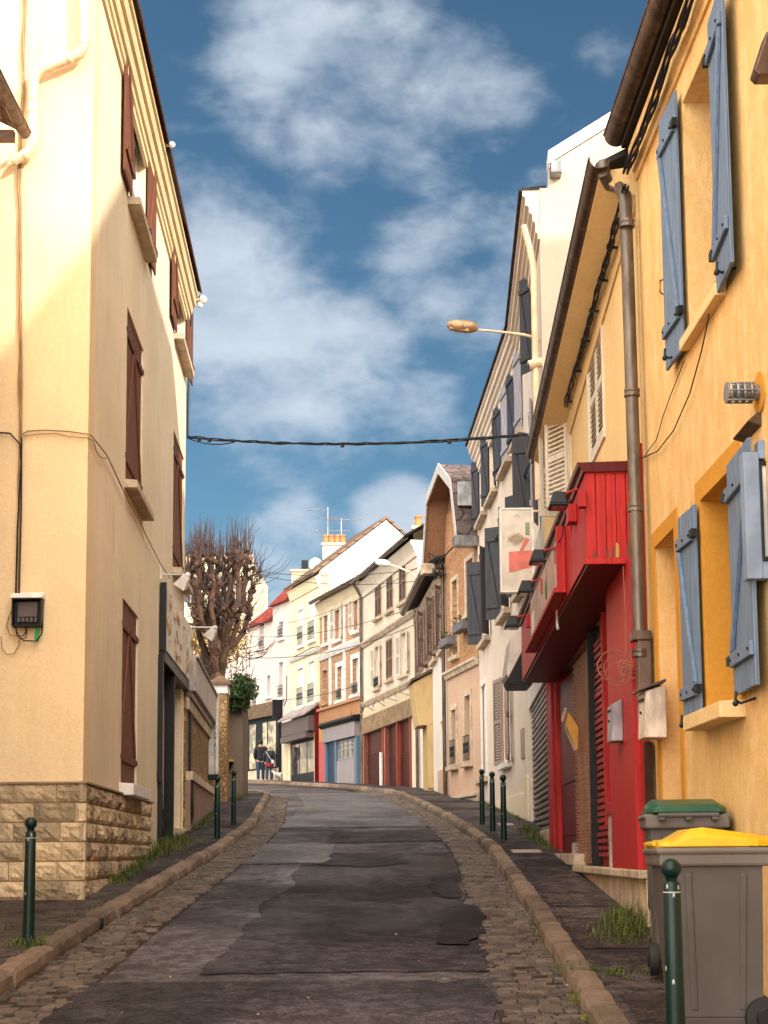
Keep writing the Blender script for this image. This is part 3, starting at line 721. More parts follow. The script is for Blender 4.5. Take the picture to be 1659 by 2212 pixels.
# sign board on the shop
sg = LS.R(345, 406, 1262, 1404); 
sb = empty('shop_sign', LS.wpt((sg[0]+sg[1])/2, .05, sg[2]), 'long pale sign board with tan swirls above the dark shop door on the left', 'sign')
b = MB(); b.box(sg[0]-.1, sg[1]+.04, .012, .085, sg[2], sg[3]); M_sgn = mat('sign_white', (.66, .60, .52), .5, 'plain'); b.build('board', M_sgn, sb, LS.M, bev=.005)
b = MB(); b.box(sg[1]+.042, sg[1]+.09, .012, .10, sg[2]-.02, sg[3]+.02); b.build('end_trim', M_black, sb, LS.M)
b = MB(); rs = random.Random(3)
for k in range(34):
    u = sg[0]+(sg[1]-sg[0])*rs.random(); z = sg[2]+(sg[3]-sg[2])*rs.uniform(.1, .85); L = rs.uniform(.08, .3); w = rs.uniform(.008, .035)
    b.tube([(u+w*2*math.sin(q*.9+k), .0865, z+(q-2.5)*L/5) for q in range(6)], [w*.3, w, w*1.2, w, w*.7, w*.3], 5)
b.build('painted_motif', mat('tan_lettering', (.45, .30, .17), .6), sb, LS.M)
# arm lamps
def arm_lamp(x, y, ln, label, dz=0):
    u, z = LS.px(x, y); r = empty('arm_spotlight', LS.wpt(u, 0, z), label, 'wall lamp', 'white arm spotlights over the shop sign')
    b = MB(); b.box(u-.02, u+.02, 0, .03, z-.07, z+.10); b.tube([(u, .0, z), (u, ln, z)], .012, 8); b.build('arm', M_whitep, r, LS.M)
    b = MB(); b.T = Matrix.Translation((u, ln+.02, z-.01)) @ Matrix.Rotation(math.radians(-35), 4, 'X') @ Matrix.Rotation(math.radians(20), 4, 'Y')
    b.prism([(-.05, -.05, -.02), (.05, -.05, -.02), (.05, .05, -.02), (-.05, .05, -.02)], [(-.10, -.09, -.2), (.10, -.09, -.2), (.10, .09, -.2), (-.10, .09, -.2)]); b.ball((0, 0, .0), .045, 8, 6); b.build('lamp_head', M_whitep, r, LS.M, bev=.008)
arm_lamp(346, 1241, .36, 'upper white arm spotlight, at the near end of the pale shop sign')
arm_lamp(402, 1355, .46, 'lower white arm spotlight, seen against the tree at the far end of the shop sign')
# meter box and cables on the front wall
bx = LF.R(31, 95, 1297, 1357)
mbx = empty('cable_box', LF.wpt((bx[0]+bx[1])/2, 0, bx[2]), 'open cable junction box with white lid and dangling wires on the cream wall', 'junction box')
u0, u1, z0, z1 = bx
b = MB(); b.box(u0, u1, .01, .03, z0, z1); b.box(u0, u0+.012, .03, .12, z0, z1); b.box(u1-.012, u1, .03, .12, z0, z1); b.box(u0+.012, u1-.012, .03, .12, z1-.012, z1); b.box(u0+.012, u1-.012, .03, .11, z0, z0+.015); b.build('case', M_black, mbx, LF.M, bev=.003)
b = MB(); b.prism([(u0-.012, .0, z1), (u0-.012, .15, z1), (u0-.012, .15, z1+.01), (u0-.012, .02, z1+.075)], [(u1+.008, .0, z1), (u1+.008, .15, z1), (u1+.008, .15, z1+.01), (u1+.008, .02, z1+.075)]); b.box(u0+.09, u0+.12, .15, .153, z1+.0, z1+.012); b.build('lid', M_whitep, mbx, LF.M, bev=.008)
b = MB(); b.box(u0+.05, u1-.05, .03, .07, z0+.10, z1-.03)
for k in range(5): b.box(u0+.05+k*.04, u0+.075+k*.04, .03, .08, z0+.05, z0+.09)
b.build('terminal_block', mat('dusty_grey', (.12, .10, .10), .7), mbx, LF.M)
b = MB(); b.box(u0+.03, u0+.07, .05, .07, z0-.13, z0-.01); b.build('tag', mat('green_tag', (.02, .25, .06), .5), mbx, LF.M)
cw = lambda pts, nm, m, o=.03, r=.006: tag(wire(nm, m, on(LF, pts, o), r))
V1 = on(LF, [(53, -40), (54, 30), (50, 90), (51, 200), (44, 285), (43, 330), (42, 400), (45, 560), (44, 760), (45, 940), (43, 1040), (41, 1150), (38, 1296)], .03)
tag(twisted('wall_cable', M_cablec, V1, .008, amp=.012, k=4, tw=3), 'bundle of cream painted cables running down the front wall to the open box', 'cable')
b = MB(); b.tube(on(LF, [(47, 945), (46, 1100), (41, 1300)], .05), .007, 6); b.tube(on(LF, [(-10, 934), (22, 936), (44, 960), (46, 1000), (38, 1140), (34, 1296)], .04), .009, 6)
tag(b.build('wall_cable', M_cable, smooth=True), 'black cable entering at the photo edge and dropping to the open box', 'cable')
b = MB()
b.tube(on(LF, [(34, 1350), (36, 1372), (52, 1384), (78, 1385), (90, 1370), (92, 1345)], .07), .007, 6)
b.tube(on(LF, [(50, 1345), (58, 1368), (56, 1378), (44, 1380), (38, 1365)], .07), .005, 6); b.tube(on(LF, [(62, 1345), (52, 1372), (40, 1376)], .06), .004, 6)
tag(b.build('loose_cable', M_cable, smooth=True), 'loops of black cable hanging under the open box', 'cable')
b = MB(); b.tube(on(LF, [(32, 1305), (20, 1330), (14, 1352), (22, 1372), (50, 1374), (66, 1350)], .05), .005, 6)
b.tube(on(LF, [(-8, 1372), (3, 1376), (4, 1400), (14, 1414), (30, 1412), (42, 1392), (40, 1380)], .04), .005, 6)
tag(b.build('loose_cable', M_cablec, smooth=True), 'thin cream wire curling left of the open box', 'cable')
# cable round the corner and down the side wall
Hc = on(LF, [(45, 940), (60, 931), (100, 929), (150, 932), (192, 938)], .03)+[Vector((-2.83, 14.54, LF.px(192, 940)[1]))]+on(LS, [(205, 950), (232, 985), (262, 1050), (276, 1082), (300, 1122), (318, 1162), (345, 1215), (368, 1250)], .04)
b = MB(); b.tube(Hc, .007, 6)
b.tube(on(LF, [(50, 942), (80, 938), (118, 936), (150, 943), (190, 946)], .03)+on(LS, [(202, 952), (208, 975), (216, 987), (226, 990), (234, 988), (240, 1004), (262, 1052)], .04), .005, 6)
tag(b.build('wall_cable', M_cablec, smooth=True), 'thin cable crossing the front wall and slanting down the side wall below the shutters', 'cable')
# cornice end: insulators and the drop to the overhead cable
pe = LS.wpt(-.05, .27, zt+.05)
b = MB(); b.ball(pe, .07, 8, 6); b.ball(pe-Vector((.05, 0, .1)), .05, 8, 6); b.box(pe.x-.15, pe.x, pe.y-.02, pe.y+.02, pe.z-.02, pe.z+.02)
tag(b.build('insulator', M_whitep), 'white porcelain insulator at the far end of the cream house cornice', 'insulator')
z2 = LS.px(378, 313, .32)
p2 = LS.wpt(z2[0], .28, z2[1]); b = MB(); b.ball(p2, .045, 8, 6); b.box(p2.x-.12, p2.x+.03, p2.y-.015, p2.y+.015, p2.z-.02, p2.z+.02)
tag(b.build('insulator', M_whitep), 'small white insulator halfway along the cream house cornice', 'insulator')
fe = Facade((-3.22, 25.05), (-2.6, 25.05))
A0 = at(406, 944, 25.1)
D_ = [pe-Vector((.02, 0, .08)), at(432, 640, 25.1), at(414, 668, 25.1), at(409, 780, 25.1), at(406, 900, 25.1), A0]
tag(wire('drop_cable', M_cable, D_, .022), 'black cable dropping from the insulator down to the overhead line', 'cable')
B0 = at(1140, 938, 20.9)
tag(twisted('overhead_cable', M_cable, sag(A0, B0, .13, 20), .011, amp=.016, k=3, tw=6), 'thick black cable strung across the street between the cream house and the ochre house', 'cable')
for k, lb in ((.04, 'cable clamp nearest the cream house on the overhead line'), (.075, 'second cable clamp from the cream house on the overhead line'), (.5, 'cable clamp in the middle of the overhead line'), (.8, 'cable clamp nearest the ochre house on the overhead line')):
    b = MB(); p = A0.lerp(B0, k)-Vector((0, 0, .13*4*k*(1-k)+.03)); b.box(p.x-.03, p.x+.03, p.y-.02, p.y+.02, p.z-.02, p.z+.03); tag(b.build('cable_clamp', M_cable), lb, 'cable clamp', 'clamps on the overhead cable')
b = MB()
b.tube(sag(A0-Vector((0, 0, .02)), A0.lerp(B0, .16)-Vector((0, 0, .09)), .07, 8), .010, 6)
tag(b.build('slack_cable', M_cable), 'slack loop of cable under the overhead line next to the cream house', 'cable')
# neighbour house on the far left: only its eave end shows
nh = empty('neighbour_house', (-4.2, 13.5, G(13)), 'lower house at the left edge, only its brown gutter and eave end in view', 'house')
NF = Facade((-3.72, 14.3), (-3.72, 4.0)); NF.wall('wall', M_cream, nh, .3, 7.9, depth=4)
gz = at(25, 225, 13.6).z
gutter(NF, nh, M_zinc, .12, 10, .28, gz, r=.06)
b = MB(); b.prism([(.1, .24, gz+.02), (.1, -3, gz+1.7), (.1, -3, gz+1.8), (.1, .24, gz+.08)], [(10, .24, gz+.02), (10, -3, gz+1.7), (10, -3, gz+1.8), (10, .24, gz+.08)]); b.build('roof', M_tile, nh, NF.M)
for k in range(12): b = MB(); b.box(.16+k*.5, .24+k*.5, 0, .2, gz-.12, gz-.02); b.build('rafter', M_brown, nh, NF.M)

# ================================================================== RIGHT: OCHRE HOUSE (near)
F1 = Facade((2.39, -6), (2.12, 12.7))
oh = empty('ochre_house', (2.6, 9, G(9)), 'ochre rendered house at the right edge with grey blue plank shutters and a brown gutter', 'house')
ze = 7.45
ru = F1.R(1482, 1560, 205, 742); ru = (ru[0], ru[1], ru[2], F1.px(1481, 205)[1])
rl = F1.R(1523, 1598, 1074, 1545)
rd = F1.R(1424, 1467, 1176, 1712); rd = (rd[0], rd[1], G(11.8)+.1, rd[3])
F1.window(oh, ru, M_whitep, M_glass, dp=.30, cols=2, rows=3); F1.window(oh, rl, M_whitep, M_glass, dp=.30, cols=2, rows=2)
F1.holes.append((*rd, .34))
LE = 18.15
F1.wall('wall', M_ochre, oh, -.6, ze+.05, u1=LE, depth=.4)
b = MB(); b.box(-6+6, LE-.01, -7, -.4, -.6, ze); b.build('side_wall', M_ochre, oh, F1.M)
# reveals are the deep ochre, door leaf inside
b = MB(); b.box(rd[0], rd[1], -.33, -.28, rd[2], rd[3]); b.build('door', M_ochre_d, oh, F1.M)
def surround(fa, par, r, m, w, o=.012, bottom=False, name='surround'):
    u0, u1, z0, z1 = r; b = MB(); b.box(u0-w, u0, -.005, o, z0, z1+w); b.box(u1, u1+w, -.005, o, z0, z1+w); b.box(u0, u1, -.005, o, z1, z1+w)
    if bottom: b.box(u0-w, u1+w, -.005, o, z0-w, z0)
    return b.build(name, m, par, fa.M, bev=.003)
surround(F1, oh, rd, M_ochre_d, .13); surround(F1, oh, rl, M_ochre_d, .15)
for r in (ru, rl):
    b = MB(); u0, u1, z0, z1 = r; d_ = .24
    b.box(u0, u0+.004, -d_, -.003, z0, z1); b.box(u1-.004, u1, -d_, -.003, z0, z1); b.box(u0+.004, u1-.004, -d_, -.003, z1-.004, z1); b.build('reveal', M_ochre_d if r is rl else M_ochre, oh, F1.M)
F1.sill(oh, rl, M_ochre2, ext=.06, h=.11, o=.16); F1.sill(oh, ru, M_ochre2, ext=.03, h=.09, o=.07)
# shutters: far leaves folded on the wall, near leaves a little proud
F1.leaf(oh, ru[1]+.005, .50, ru[2]-.08, ru[3]+.10, 178, M_blue, 'plank', -1, .055, hm=M_dkmetal)
F1.leaf(oh, ru[0]-.005, .54, ru[2]-.08, ru[3]+.0, 176, M_blue, 'plank', 1, .055, hm=M_dkmetal)
F1.leaf(oh, rl[1]+.005, .46, rl[2]-.05, rl[3]-.02, 178, M_blue, 'plank', -1, .055, hm=M_dkmetal)
F1.leaf(oh, rl[0]-.005, .66, rl[2]+.02, rl[3]-.0, 177, M_blue, 'plank', 1, .055, hm=M_dkmetal)
b = MB()
for r in (ru, rl):
    for u, s in ((r[1]+.30, 1), (r[0]-.30, -1)):
        b.tube([(u, 0, r[2]-.02), (u, .09, r[2]-.05), (u, .12, r[2]-.03), (u, .115, r[2]+.02)], .009, 6); b.ball((u, .12, r[2]-.05), .02, 6, 4)
b.build('shutter_catch', M_dkmetal, oh, F1.M)
# eave, gutter, cornice
prof = [(-.02, -.30), (.02, -.30), (.02, -.24), (.045, -.22), (.045, -.12), (.07, -.10), (.07, -.02), (-.02, -.02)]
cornice(F1, oh, 'cornice', M_ochre, 0, LE, ze, prof)
b = MB(); b.prism([(0, .17, ze+.13), (0, -.1, ze+.02), (0, -4, ze+2.8), (0, -4, ze+2.95), (0, .17, ze+.2)], [(LE+.12, .17, ze+.13), (LE+.12, -.1, ze+.02), (LE+.12, -4, ze+2.8), (LE+.12, -4, ze+2.95), (LE+.12, .17, ze+.2)]); b.build('roof', M_slate, oh, F1.M)
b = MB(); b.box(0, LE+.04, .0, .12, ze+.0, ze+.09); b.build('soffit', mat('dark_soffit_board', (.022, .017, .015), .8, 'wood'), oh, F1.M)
gp = F1.px(1362, 155, .27)[1]
gutter(F1, oh, M_zinc, 0, LE+.12, .15, 7.60, r=.098)
# pipe from the gutter down the joint between the houses
pj = [(*(lambda q: (q[0], .27, q[1]))(F1.px(1303, 352, .27)),), (*(lambda q: (q[0], .27, q[1]))(F1.px(1305, 380, .27)),), (*(lambda q: (q[0], .21, q[1]))(F1.px(1317, 400, .21)),), (*(lambda q: (q[0], .14, q[1]))(F1.px(1337, 405, .14)),), (18.13, .11, 7.02), (18.10, .11, 6.3), (18.06, .11, 4.5), (18.04, .11, F1.px(1385, 1372, .11)[1])]
dpm = pipe(F1, oh, 'downpipe', M_pipe, pj, .053, 14)
for z in (6.75, 5.32, 4.37, 3.2): b = MB(); b.lathe((18.06+.02*(z-4.5)/1.8, .11, z), [(.055, -.03), (.064, -.03), (.064, -.012), (.059, 0), (.064, .012), (.064, .03), (.055, .03)], 14); b.build('pipe_collar', M_pipe, oh, F1.M)
# cables under the eave
cp = on(F1, [(1500, -30), (1470, 60), (1440, 130), (1415, 210), (1390, 280), (1368, 330), (1352, 372)], .10)
tag(twisted('eave_cable', M_cable, cp, .012, amp=.022, k=4, tw=4), 'thick tangle of black cables running under the eave of the ochre house', 'cable')
b = MB(); b.tube(on(F1, [(1536, 640), (1530, 690), (1515, 760), (1490, 850), (1455, 930), (1420, 975), (1386, 990)], .03), .005, 6)
b.tube(on(F1, [(1478, 780), (1450, 850), (1432, 900), (1418, 950), (1392, 985)], .02), .004, 6)
tag(b.build('wall_wire', M_cable, smooth=True), 'two thin black wires hanging between the upper window and the downpipe', 'cable')
b = MB(); b.tube(on(F1, [(1433, 604), (1426, 606), (1426, 632), (1433, 636)], .035), .006, 6); tag(b.build('wall_staple', M_dkmetal), 'small iron staple on the ochre wall beside the upper shutter', 'staple')
# flue terminal
u, z = F1.px(1643, 848, 0)
fl = empty('flue_terminal', F1.wpt(u, 0, z), 'round slatted metal flue terminal on the ochre wall near the photo edge', 'vent')
b = MB(); b.lathe((u, 0, z), [(.12, .0), (.12, .012), (.05, .014)], 20, 'y'); b.build('wall_plate', M_ochre_d, fl, F1.M)
b = MB(); b.lathe((u, 0, z), [(.045, .0), (.045, .10)], 16, 'y'); b.build('pipe', M_zincg, fl, F1.M)
b = MB()
for y in (.05, .09, .13, .17): b.lathe((u, 0, z), [(.056, y), (.061, y+.008), (.056, y+.016)], 20, 'y')
b.lathe((u, 0, z), [(.06, .19), (.06, .20)], 20, 'y')
for k in range(6): a_ = k*math.pi/3; b.tube([(u+.058*math.cos(a_), .04, z+.058*math.sin(a_)), (u+.058*math.cos(a_), .2, z+.058*math.sin(a_))], .006, 5)
b.build('slatted_cage', M_zincg, fl, F1.M)
# projecting display box and its little hood at the photo edge
X0 = at(1608, 1180, 8.55)
dbx = empty('display_case', (X0.x+.3, X0.y, X0.z), 'grey blue framed display box jutting out at the right photo edge', 'display case')
yy = 8.55; pA = at(1608, 950, yy); pB = at(1611, 1250, yy); zc0, zc1 = pB.z, pA.z-.02; xL = (pA.x+pB.x)/2
b = MB(); b.box(xL, xL+.09, yy, yy+.10, zc0, zc1-.05); b.box(xL+.09, xL+.62, yy, yy+.10, zc0, zc0+.10); b.box(xL+.09, xL+.62, yy, yy+.10, zc1-.09, zc1+.02); b.box(xL+.5, xL+.62, yy, yy+.10, zc0, zc1); b.build('frame', mat('pale_blue_grey_paint', (.20, .26, .37), .5, 'plain'), dbx, bev=.006)
b = MB(); b.box(xL+.088, xL+.102, yy-.012, yy+.05, zc0+.10, zc1-.11); b.box(xL+.10, xL+.5, yy-.012, yy+.05, zc0+.10, zc0+.125); b.box(xL+.10, xL+.5, yy-.012, yy+.05, zc1-.13, zc1-.105); b.build('inner_frame', M_black, dbx, bev=.003)
b = MB(); b.box(xL+.10, xL+.5, yy+.01, yy+.03, zc0+.12, zc1-.12); b.build('pane', mat('pale_glass', (.42, .47, .56), .15, 'glass'), dbx)
zz = F1.px(1640, 905, .1)
hd = empty('carved_hood', F1.wpt(zz[0], 0, zz[1]), 'worn carved brown hood sticking out above the display box at the photo edge', 'hood')
b = MB(); a0 = at(1601, 925, 8.75); b.prism([(a0.x, 8.6, a0.z), (a0.x+.08, 8.6, a0.z+.07), (a0.x+.5, 8.6, a0.z+.34), (a0.x+.5, 8.6, a0.z+.22), (a0.x+.09, 8.6, a0.z-.03)], [(a0.x, 9.0, a0.z), (a0.x+.08, 9.0, a0.z+.07), (a0.x+.5, 9.0, a0.z+.34), (a0.x+.5, 9.0, a0.z+.22), (a0.x+.09, 9.0, a0.z-.03)])
b.build('ledge', mat('weathered_wood', (.20, .13, .085), .8, 'stone', b=.8), hd, bev=.01)
b = MB(); b.prism([(a0.x+.09, 8.66, a0.z-.04), (a0.x+.5, 8.66, a0.z+.21), (a0.x+.5, 8.66, a0.z-.04), (a0.x+.14, 8.66, a0.z-.12)], [(a0.x+.09, 8.95, a0.z-.04), (a0.x+.5, 8.95, a0.z+.21), (a0.x+.5, 8.95, a0.z-.04), (a0.x+.14, 8.95, a0.z-.12)]); b.build('bracket', mat('carved_stone', (.50, .33, .19), .8, 'stone'), hd)
# bracket piece at the top right
q = at(1650, 112, 7.9); br_ = MB(); prb = [(q.x-.055, q.z-.10), (q.x-.03, q.z-.13), (q.x+.25, q.z-.13), (q.x+.25, q.z+.2), (q.x+.02, q.z+.12)]
br_.prism([(x, 7.9, z) for x, z in prb], [(x, 8.02, z) for x, z in prb])
tag(br_.build('sign_bracket', M_zinc, bev=.01), 'dark brown metal bracket at the upper right photo edge', 'bracket')
# unseen rear house, added and shaped to throw the shadow on the cream house
rh = empty('shadow_caster_house', (8, 10, G(10)), 'unseen taller house added behind the ochre house to shade the cream house', 'house')
b = MB(); prof = [(2.2, -1), (2.2, 8.6), (10.1, 14.75), (15.6, 14.75), (15.6, -1)]
b.prism([(5.2, y, z) for y, z in prof], [(9.5, y, z) for y, z in prof]); b.build('wall', M_ochre2, rh)
# ================================================================== PALE OCHRE HOUSE WITH THE RED SHOP
F2 = Facade((2.12, 12.7), (2.27, 21.2))
sh = empty('red_shop_house', (2.6, 16, G(16)), 'pale ochre house with a bright red shopfront and white louvered shutters', 'house')
ze2 = 7.0; SH = Matrix.Identity(4); SH[2][0] = -.07; F2s = Facade((2.12, 12.7), (2.27, 21.2)); F2s.M = F2.M @ SH
r1 = F2.R(1273, 1305, 716, 1010); r1 = (*r1[:3], 6.86); _q = F2.px(1233, 960)[0]; _t = F2.px(1233, 873)[1]; _b = F2.px(1233, 1085)[1]; r2 = (_q, _q+.95, _b, _t)
fo = .42
zf1, zf0 = F2.px(1267, 1010, fo)[1], F2.px(1267, 1222, fo)[1]; zg1, zg0 = F2.px(1127, 1350, fo)[1], F2.px(1127, 1481, fo)[1]
ft, fb = 4.86, 4.04; SF = Matrix.Identity(4); SF[2][0] = -.021; F2f = Facade((2.12, 12.7), (2.27, 21.2)); F2f.M = F2.M @ SF
uN = F2.px(1267, 1110, fo)[0]; uFr = F2.px(1127, 1415, fo)[0]
uN = -.08

F2.window(sh, r2, M_whitep, M_glass, dp=.14)
F2.holes.append((*r1, .08))
ops = (F2.px(1199, 1700)[0], F2.px(1340, 1700)[0]); step_z = 1.50
F2.holes.append((min(ops), max(ops), step_z, fb-.02, .9))
F2.wall('wall', M_ochre2, sh, .2, ze2+.04, u0=-.545, depth=.4, th=.3)
b = MB(); b.box(0.0, F2.L, -7, -.92, .2, ze2); b.build('side_wall', M_ochre2, sh, F2.M)
closed_pair(F2, sh, r1, M_lwhite, 'louver', o=-.03)
surround(F2, sh, r1, M_lwhite, .05, .02, True); surround(F2, sh, r2, M_lwhite, .05, .02, True)
w2 = (r2[1]-r2[0])/2
F2.leaf(sh, r2[0], w2, r2[2], r2[3], 27, M_lwhite, 'louver', 1, .02); F2.leaf(sh, r2[1], w2*.6, r2[2], r2[3], 70, M_lwhite, 'louver', -1, .02)
LG = 6.6; SH[2][0] = -.078; F2s.M = F2.M @ SH
b = MB(); b.prism([(-.5, -.28, 6.9), (-.5, .001, 6.98), (-.5, .29, 7.16), (-.5, .29, 7.22), (-.5, -.28, 7.3)], [(LG, -.28, 6.9), (LG, .001, 6.98), (LG, .29, 7.16), (LG, .29, 7.22), (LG, -.28, 7.3)]); b.build('soffit', M_ochre2, sh, F2s.M)
cornice(F2s, sh, 'cornice', M_ochre2, -.5, LG, 7.02, [(-.02, -.16), (.02, -.16), (.035, -.08), (.05, -.02), (-.02, .0)])
b = MB(); b.prism([(-.45, .31, 7.27), (-.45, -4, 9.4), (-.45, -4, 9.5), (-.45, .31, 7.32)], [(LG, .31, 7.27), (LG, -4, 9.4), (LG, -4, 9.5), (LG, .31, 7.32)]); b.build('roof', M_slate, sh, F2s.M)
gutter(F2s, sh, M_zinc, -.62, LG+.05, .30, 7.27, r=.085)
# fascia box
fas = MB(); fas.box(uN, uFr, 0.0, fo-.001, fb+.03, ft-.06); fz = fas.build('fascia', M_red, sh, F2f.M)
b = MB(); n = 5
for k in range(n):
    a_, c_ = fo*k/n, fo*(k+1)/n; b.box(uN-.022, uN-.001, a_+.003, c_-.003, fb+.035, ft-.07)
b.box(uN-.03, uN-.0, -.02, fo+.02, fb-.02, fb+.034); b.box(uN-.026, uN-.001, .0, fo, ft-.072, ft-.06); b.build('end_boards', M_red_worn, fz, F2f.M, bev=.004)
b = MB(); rs = random.Random(5)      # flaked paint along the foot of the end boards
for (yc, hh, ww) in ((.035, .12, .018), (.075, .16, .02), (.20, .13, .016), (.245, .09, .014), (.36, .06, .02), (.02, .24, .008)):
    pts = [(uN-.0235, yc-ww, fb+.036)]+[(uN-.0235, yc-ww+2*ww*q/5, fb+.04+hh*(math.sin(math.pi*q/5))*rs.uniform(.7, 1)) for q in range(6)]+[(uN-.0235, yc+ww, fb+.036)]
    b.face(pts)
b.build('flaked_wood', mat('bare_wood', (.17, .07, .05), .8, 'wood'), fz, F2f.M)
b = MB(); b.face([(uN-.0245, .155, fb+.036), (uN-.0245, .152, fb+.13), (uN-.0245, .165, fb+.16), (uN-.0245, .178, fb+.155), (uN-.0245, .183, fb+.036)]); b.build('wood_scrap', mat('ochre_wood', (.45, .27, .08), .8, 'wood'), fz, F2f.M)
cornice(F2f, sh, 'fascia_cornice', mat('wine_red_paint', (.10, .012, .012), .4, 'wood'), uN-.05, uFr+.03, ft, [(-.0, -.06), (fo+.02, -.06), (fo+.03, -.03), (fo+.06, -.01), (fo+.07, .02), (.0, .03)])
# sign panel on the fascia
sp = F2.R(1150, 1212, 1350, 1440, fo+.03)
spn = empty('fascia_sign', F2.wpt((sp[0]+sp[1])/2, fo, fb+.1), 'long pale sign panel with faded marks on the red fascia', 'sign')
u0, u1 = sorted((F2.px(1147, 1380, fo+.05)[0], F2.px(1212, 1300, fo+.05)[0]))
za, zc = fb+.12, ft-.14
b = MB(); b.box(u0, u1, fo+.001, fo+.05, za, zc); M_sp = mat('pink_white_panel', (.62, .40, .33), .5, 'stone', c2=(.70, .55, .46), b=.1); b.build('panel', M_sp, spn, F2f.M, bev=.004)
b = MB(); b.box(u0-.06, u1+.05, fo+.002, fo+.12, za-.05, za); b.box(u0-.05, u0, fo+.002, fo+.09, za, zc+.03); b.build('tray', M_red, spn, F2f.M, bev=.006)
b = MB(); b.box(u0+.05, u0+.5, fo+.05, fo+.056, za+.05, zc-.08); b.build('worn_lettering', M_sgn, spn, F2f.M); b = MB(); b.box(u1-.5, u1-.1, fo+.05, fo+.056, za+.03, zc-.2); b.build('worn_lettering', M_sgn, spn, F2f.M)
b = MB(); b.lathe(((u0+u1)/2-.3, fo+.051, (za+zc)/2), [(.10, 0), (.10, .006)], 12, 'y'); b.build('green_mark', mat('sign_green', (.05, .16, .08), .5), spn, F2f.M)
# pillars and shopfront members
pu0, pu1 = sorted((F2.px(1341, 1600)[0], .02)); 
b = MB(); b.box(-.30, F2.px(1340, 1600)[0], -.25, .10, step_z, fb+.02); b.box(-.52, -.29, -.25, .05, step_z, fb+.9); b.build('pillar', M_red, sh, F2.M, bev=.008)
uq = F2.px(1199, 1700)[0]; uq2 = F2.px(1180, 1700)[0]
b = MB(); b.box(uq, F2.L-.05, -.03, .03, step_z-.1, fb+.02); b.box(uq-.26, uq-.001, -.5, -.005, step_z-.1, fb-.0); b.build('pillar', M_red, sh, F2.M, bev=.008)
# recess: door, lattice gates, window
ua, ub = F2.px(1243, 1700)[0], F2.px(1277, 1700)[0]; uc, ud = F2.px(1279, 1700)[0], F2.px(1310, 1700)[0]; ue = .78
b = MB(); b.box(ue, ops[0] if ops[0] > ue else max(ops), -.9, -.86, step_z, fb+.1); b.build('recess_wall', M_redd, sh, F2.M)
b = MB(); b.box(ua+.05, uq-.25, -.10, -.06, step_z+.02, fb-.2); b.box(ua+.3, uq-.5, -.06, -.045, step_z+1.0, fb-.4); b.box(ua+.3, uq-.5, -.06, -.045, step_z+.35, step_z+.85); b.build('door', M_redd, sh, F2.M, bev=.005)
b = MB(); b.box(ua+.06, ua+.75, -.06, -.02, step_z, step_z+.26); b.box(ue+.0, ud-.06, -.12, .0, step_z, step_z+.50); b.build('white_panel', mat('white_tile', (.60, .50, .46), .4, 'brick', bw=.2, bh=.25, ms=.004, mc=(.4, .3, .25)), sh, F2.M)
M_latt = mat('rusty_lattice', (.42, .22, .14), .55, 'metal', me=.3)
b = MB(); z = step_z+.02; k = 0            # folded lattice gate: stacks of flattened links
lo, hi = min(ua, ub), max(ua, ub)
while z < fb-.25:
    n = 9
    for q in range(n):
        u = lo+(hi-lo)*(q+.5*(k % 2))/n; w = (hi-lo)/n
        b.prism([(u, -.03, z), (u+w*.85, .0, z+.018), (u+w*.85, .0, z+.034), (u, -.03, z+.016)], [(u, -.055, z), (u+w*.85, -.025, z+.018), (u+w*.85, -.025, z+.034), (u, -.055, z+.016)])
    z += .036; k += 1
z = step_z+.05
while z < fb-.25: b.box(lo-.14, lo-.01, -.06, .0, z, z+.03); z += .105
b.build('lattice_gate', M_latt, sh, F2.M)
b = MB(); b.box(lo-.2, lo-.13, -.10, .03, step_z-.02, fb); b.build('gate_post', M_black, sh, F2.M, bev=.004)
b = MB(); z = step_z+.1; lo2, hi2 = min(uc, ud)+.02, max(uc, ud)-.16
b.box(lo2, hi2, -.10, -.07, step_z, fb-.1)
while z < fb-.25: b.box(lo2+.03, hi2-.03, -.07, -.035+random.uniform(0, .02), z, z+.035+random.uniform(0, .012)); z += .068
b.build('lattice_gate', mat('red_lattice', (.36, .03, .03), .5, 'metal', me=.2), sh, F2.M)
b = MB(); b.box(ue-.05, lo2-.02, -.22, -.20, step_z+.5, fb-.3); z = step_z+.6
while z < fb-.5: b.box(ue, lo2-.08, -.20, -.185, z, z+.022); z += .05
b.build('slatted_window', mat('dim_red_slats', (.10, .028, .022), .5), sh, F2.M)
b = MB(); b.box(lo2-.09, lo2, -.12, .02, step_z+.4, fb); b.box(ue-.1, lo2-.09, -.12, .02, step_z+.5, step_z+.62); b.build('window_frame', M_red, sh, F2.M, bev=.004)
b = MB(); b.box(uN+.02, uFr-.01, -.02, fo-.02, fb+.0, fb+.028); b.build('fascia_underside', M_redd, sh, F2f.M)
# stone threshold and plinth
b = MB(); b.box(-.55, F2.px(1261, 1880)[0], -.4, .13, step_z-.07, step_z); b.build('threshold', M_stonew, sh, F2.M, bev=.012)
b = MB(); b.box(F2.px(1261, 1880)[0], F2.L, -.4, .11, step_z-.0, step_z+.03+.10); b.build('threshold', M_stonew, sh, F2.M, bev=.012)
b = MB(); b.box(-.545, F2.L, -.3, .07, .5, step_z-.07); b.build('plinth', M_stonew, sh, F2.M, bev=.01)
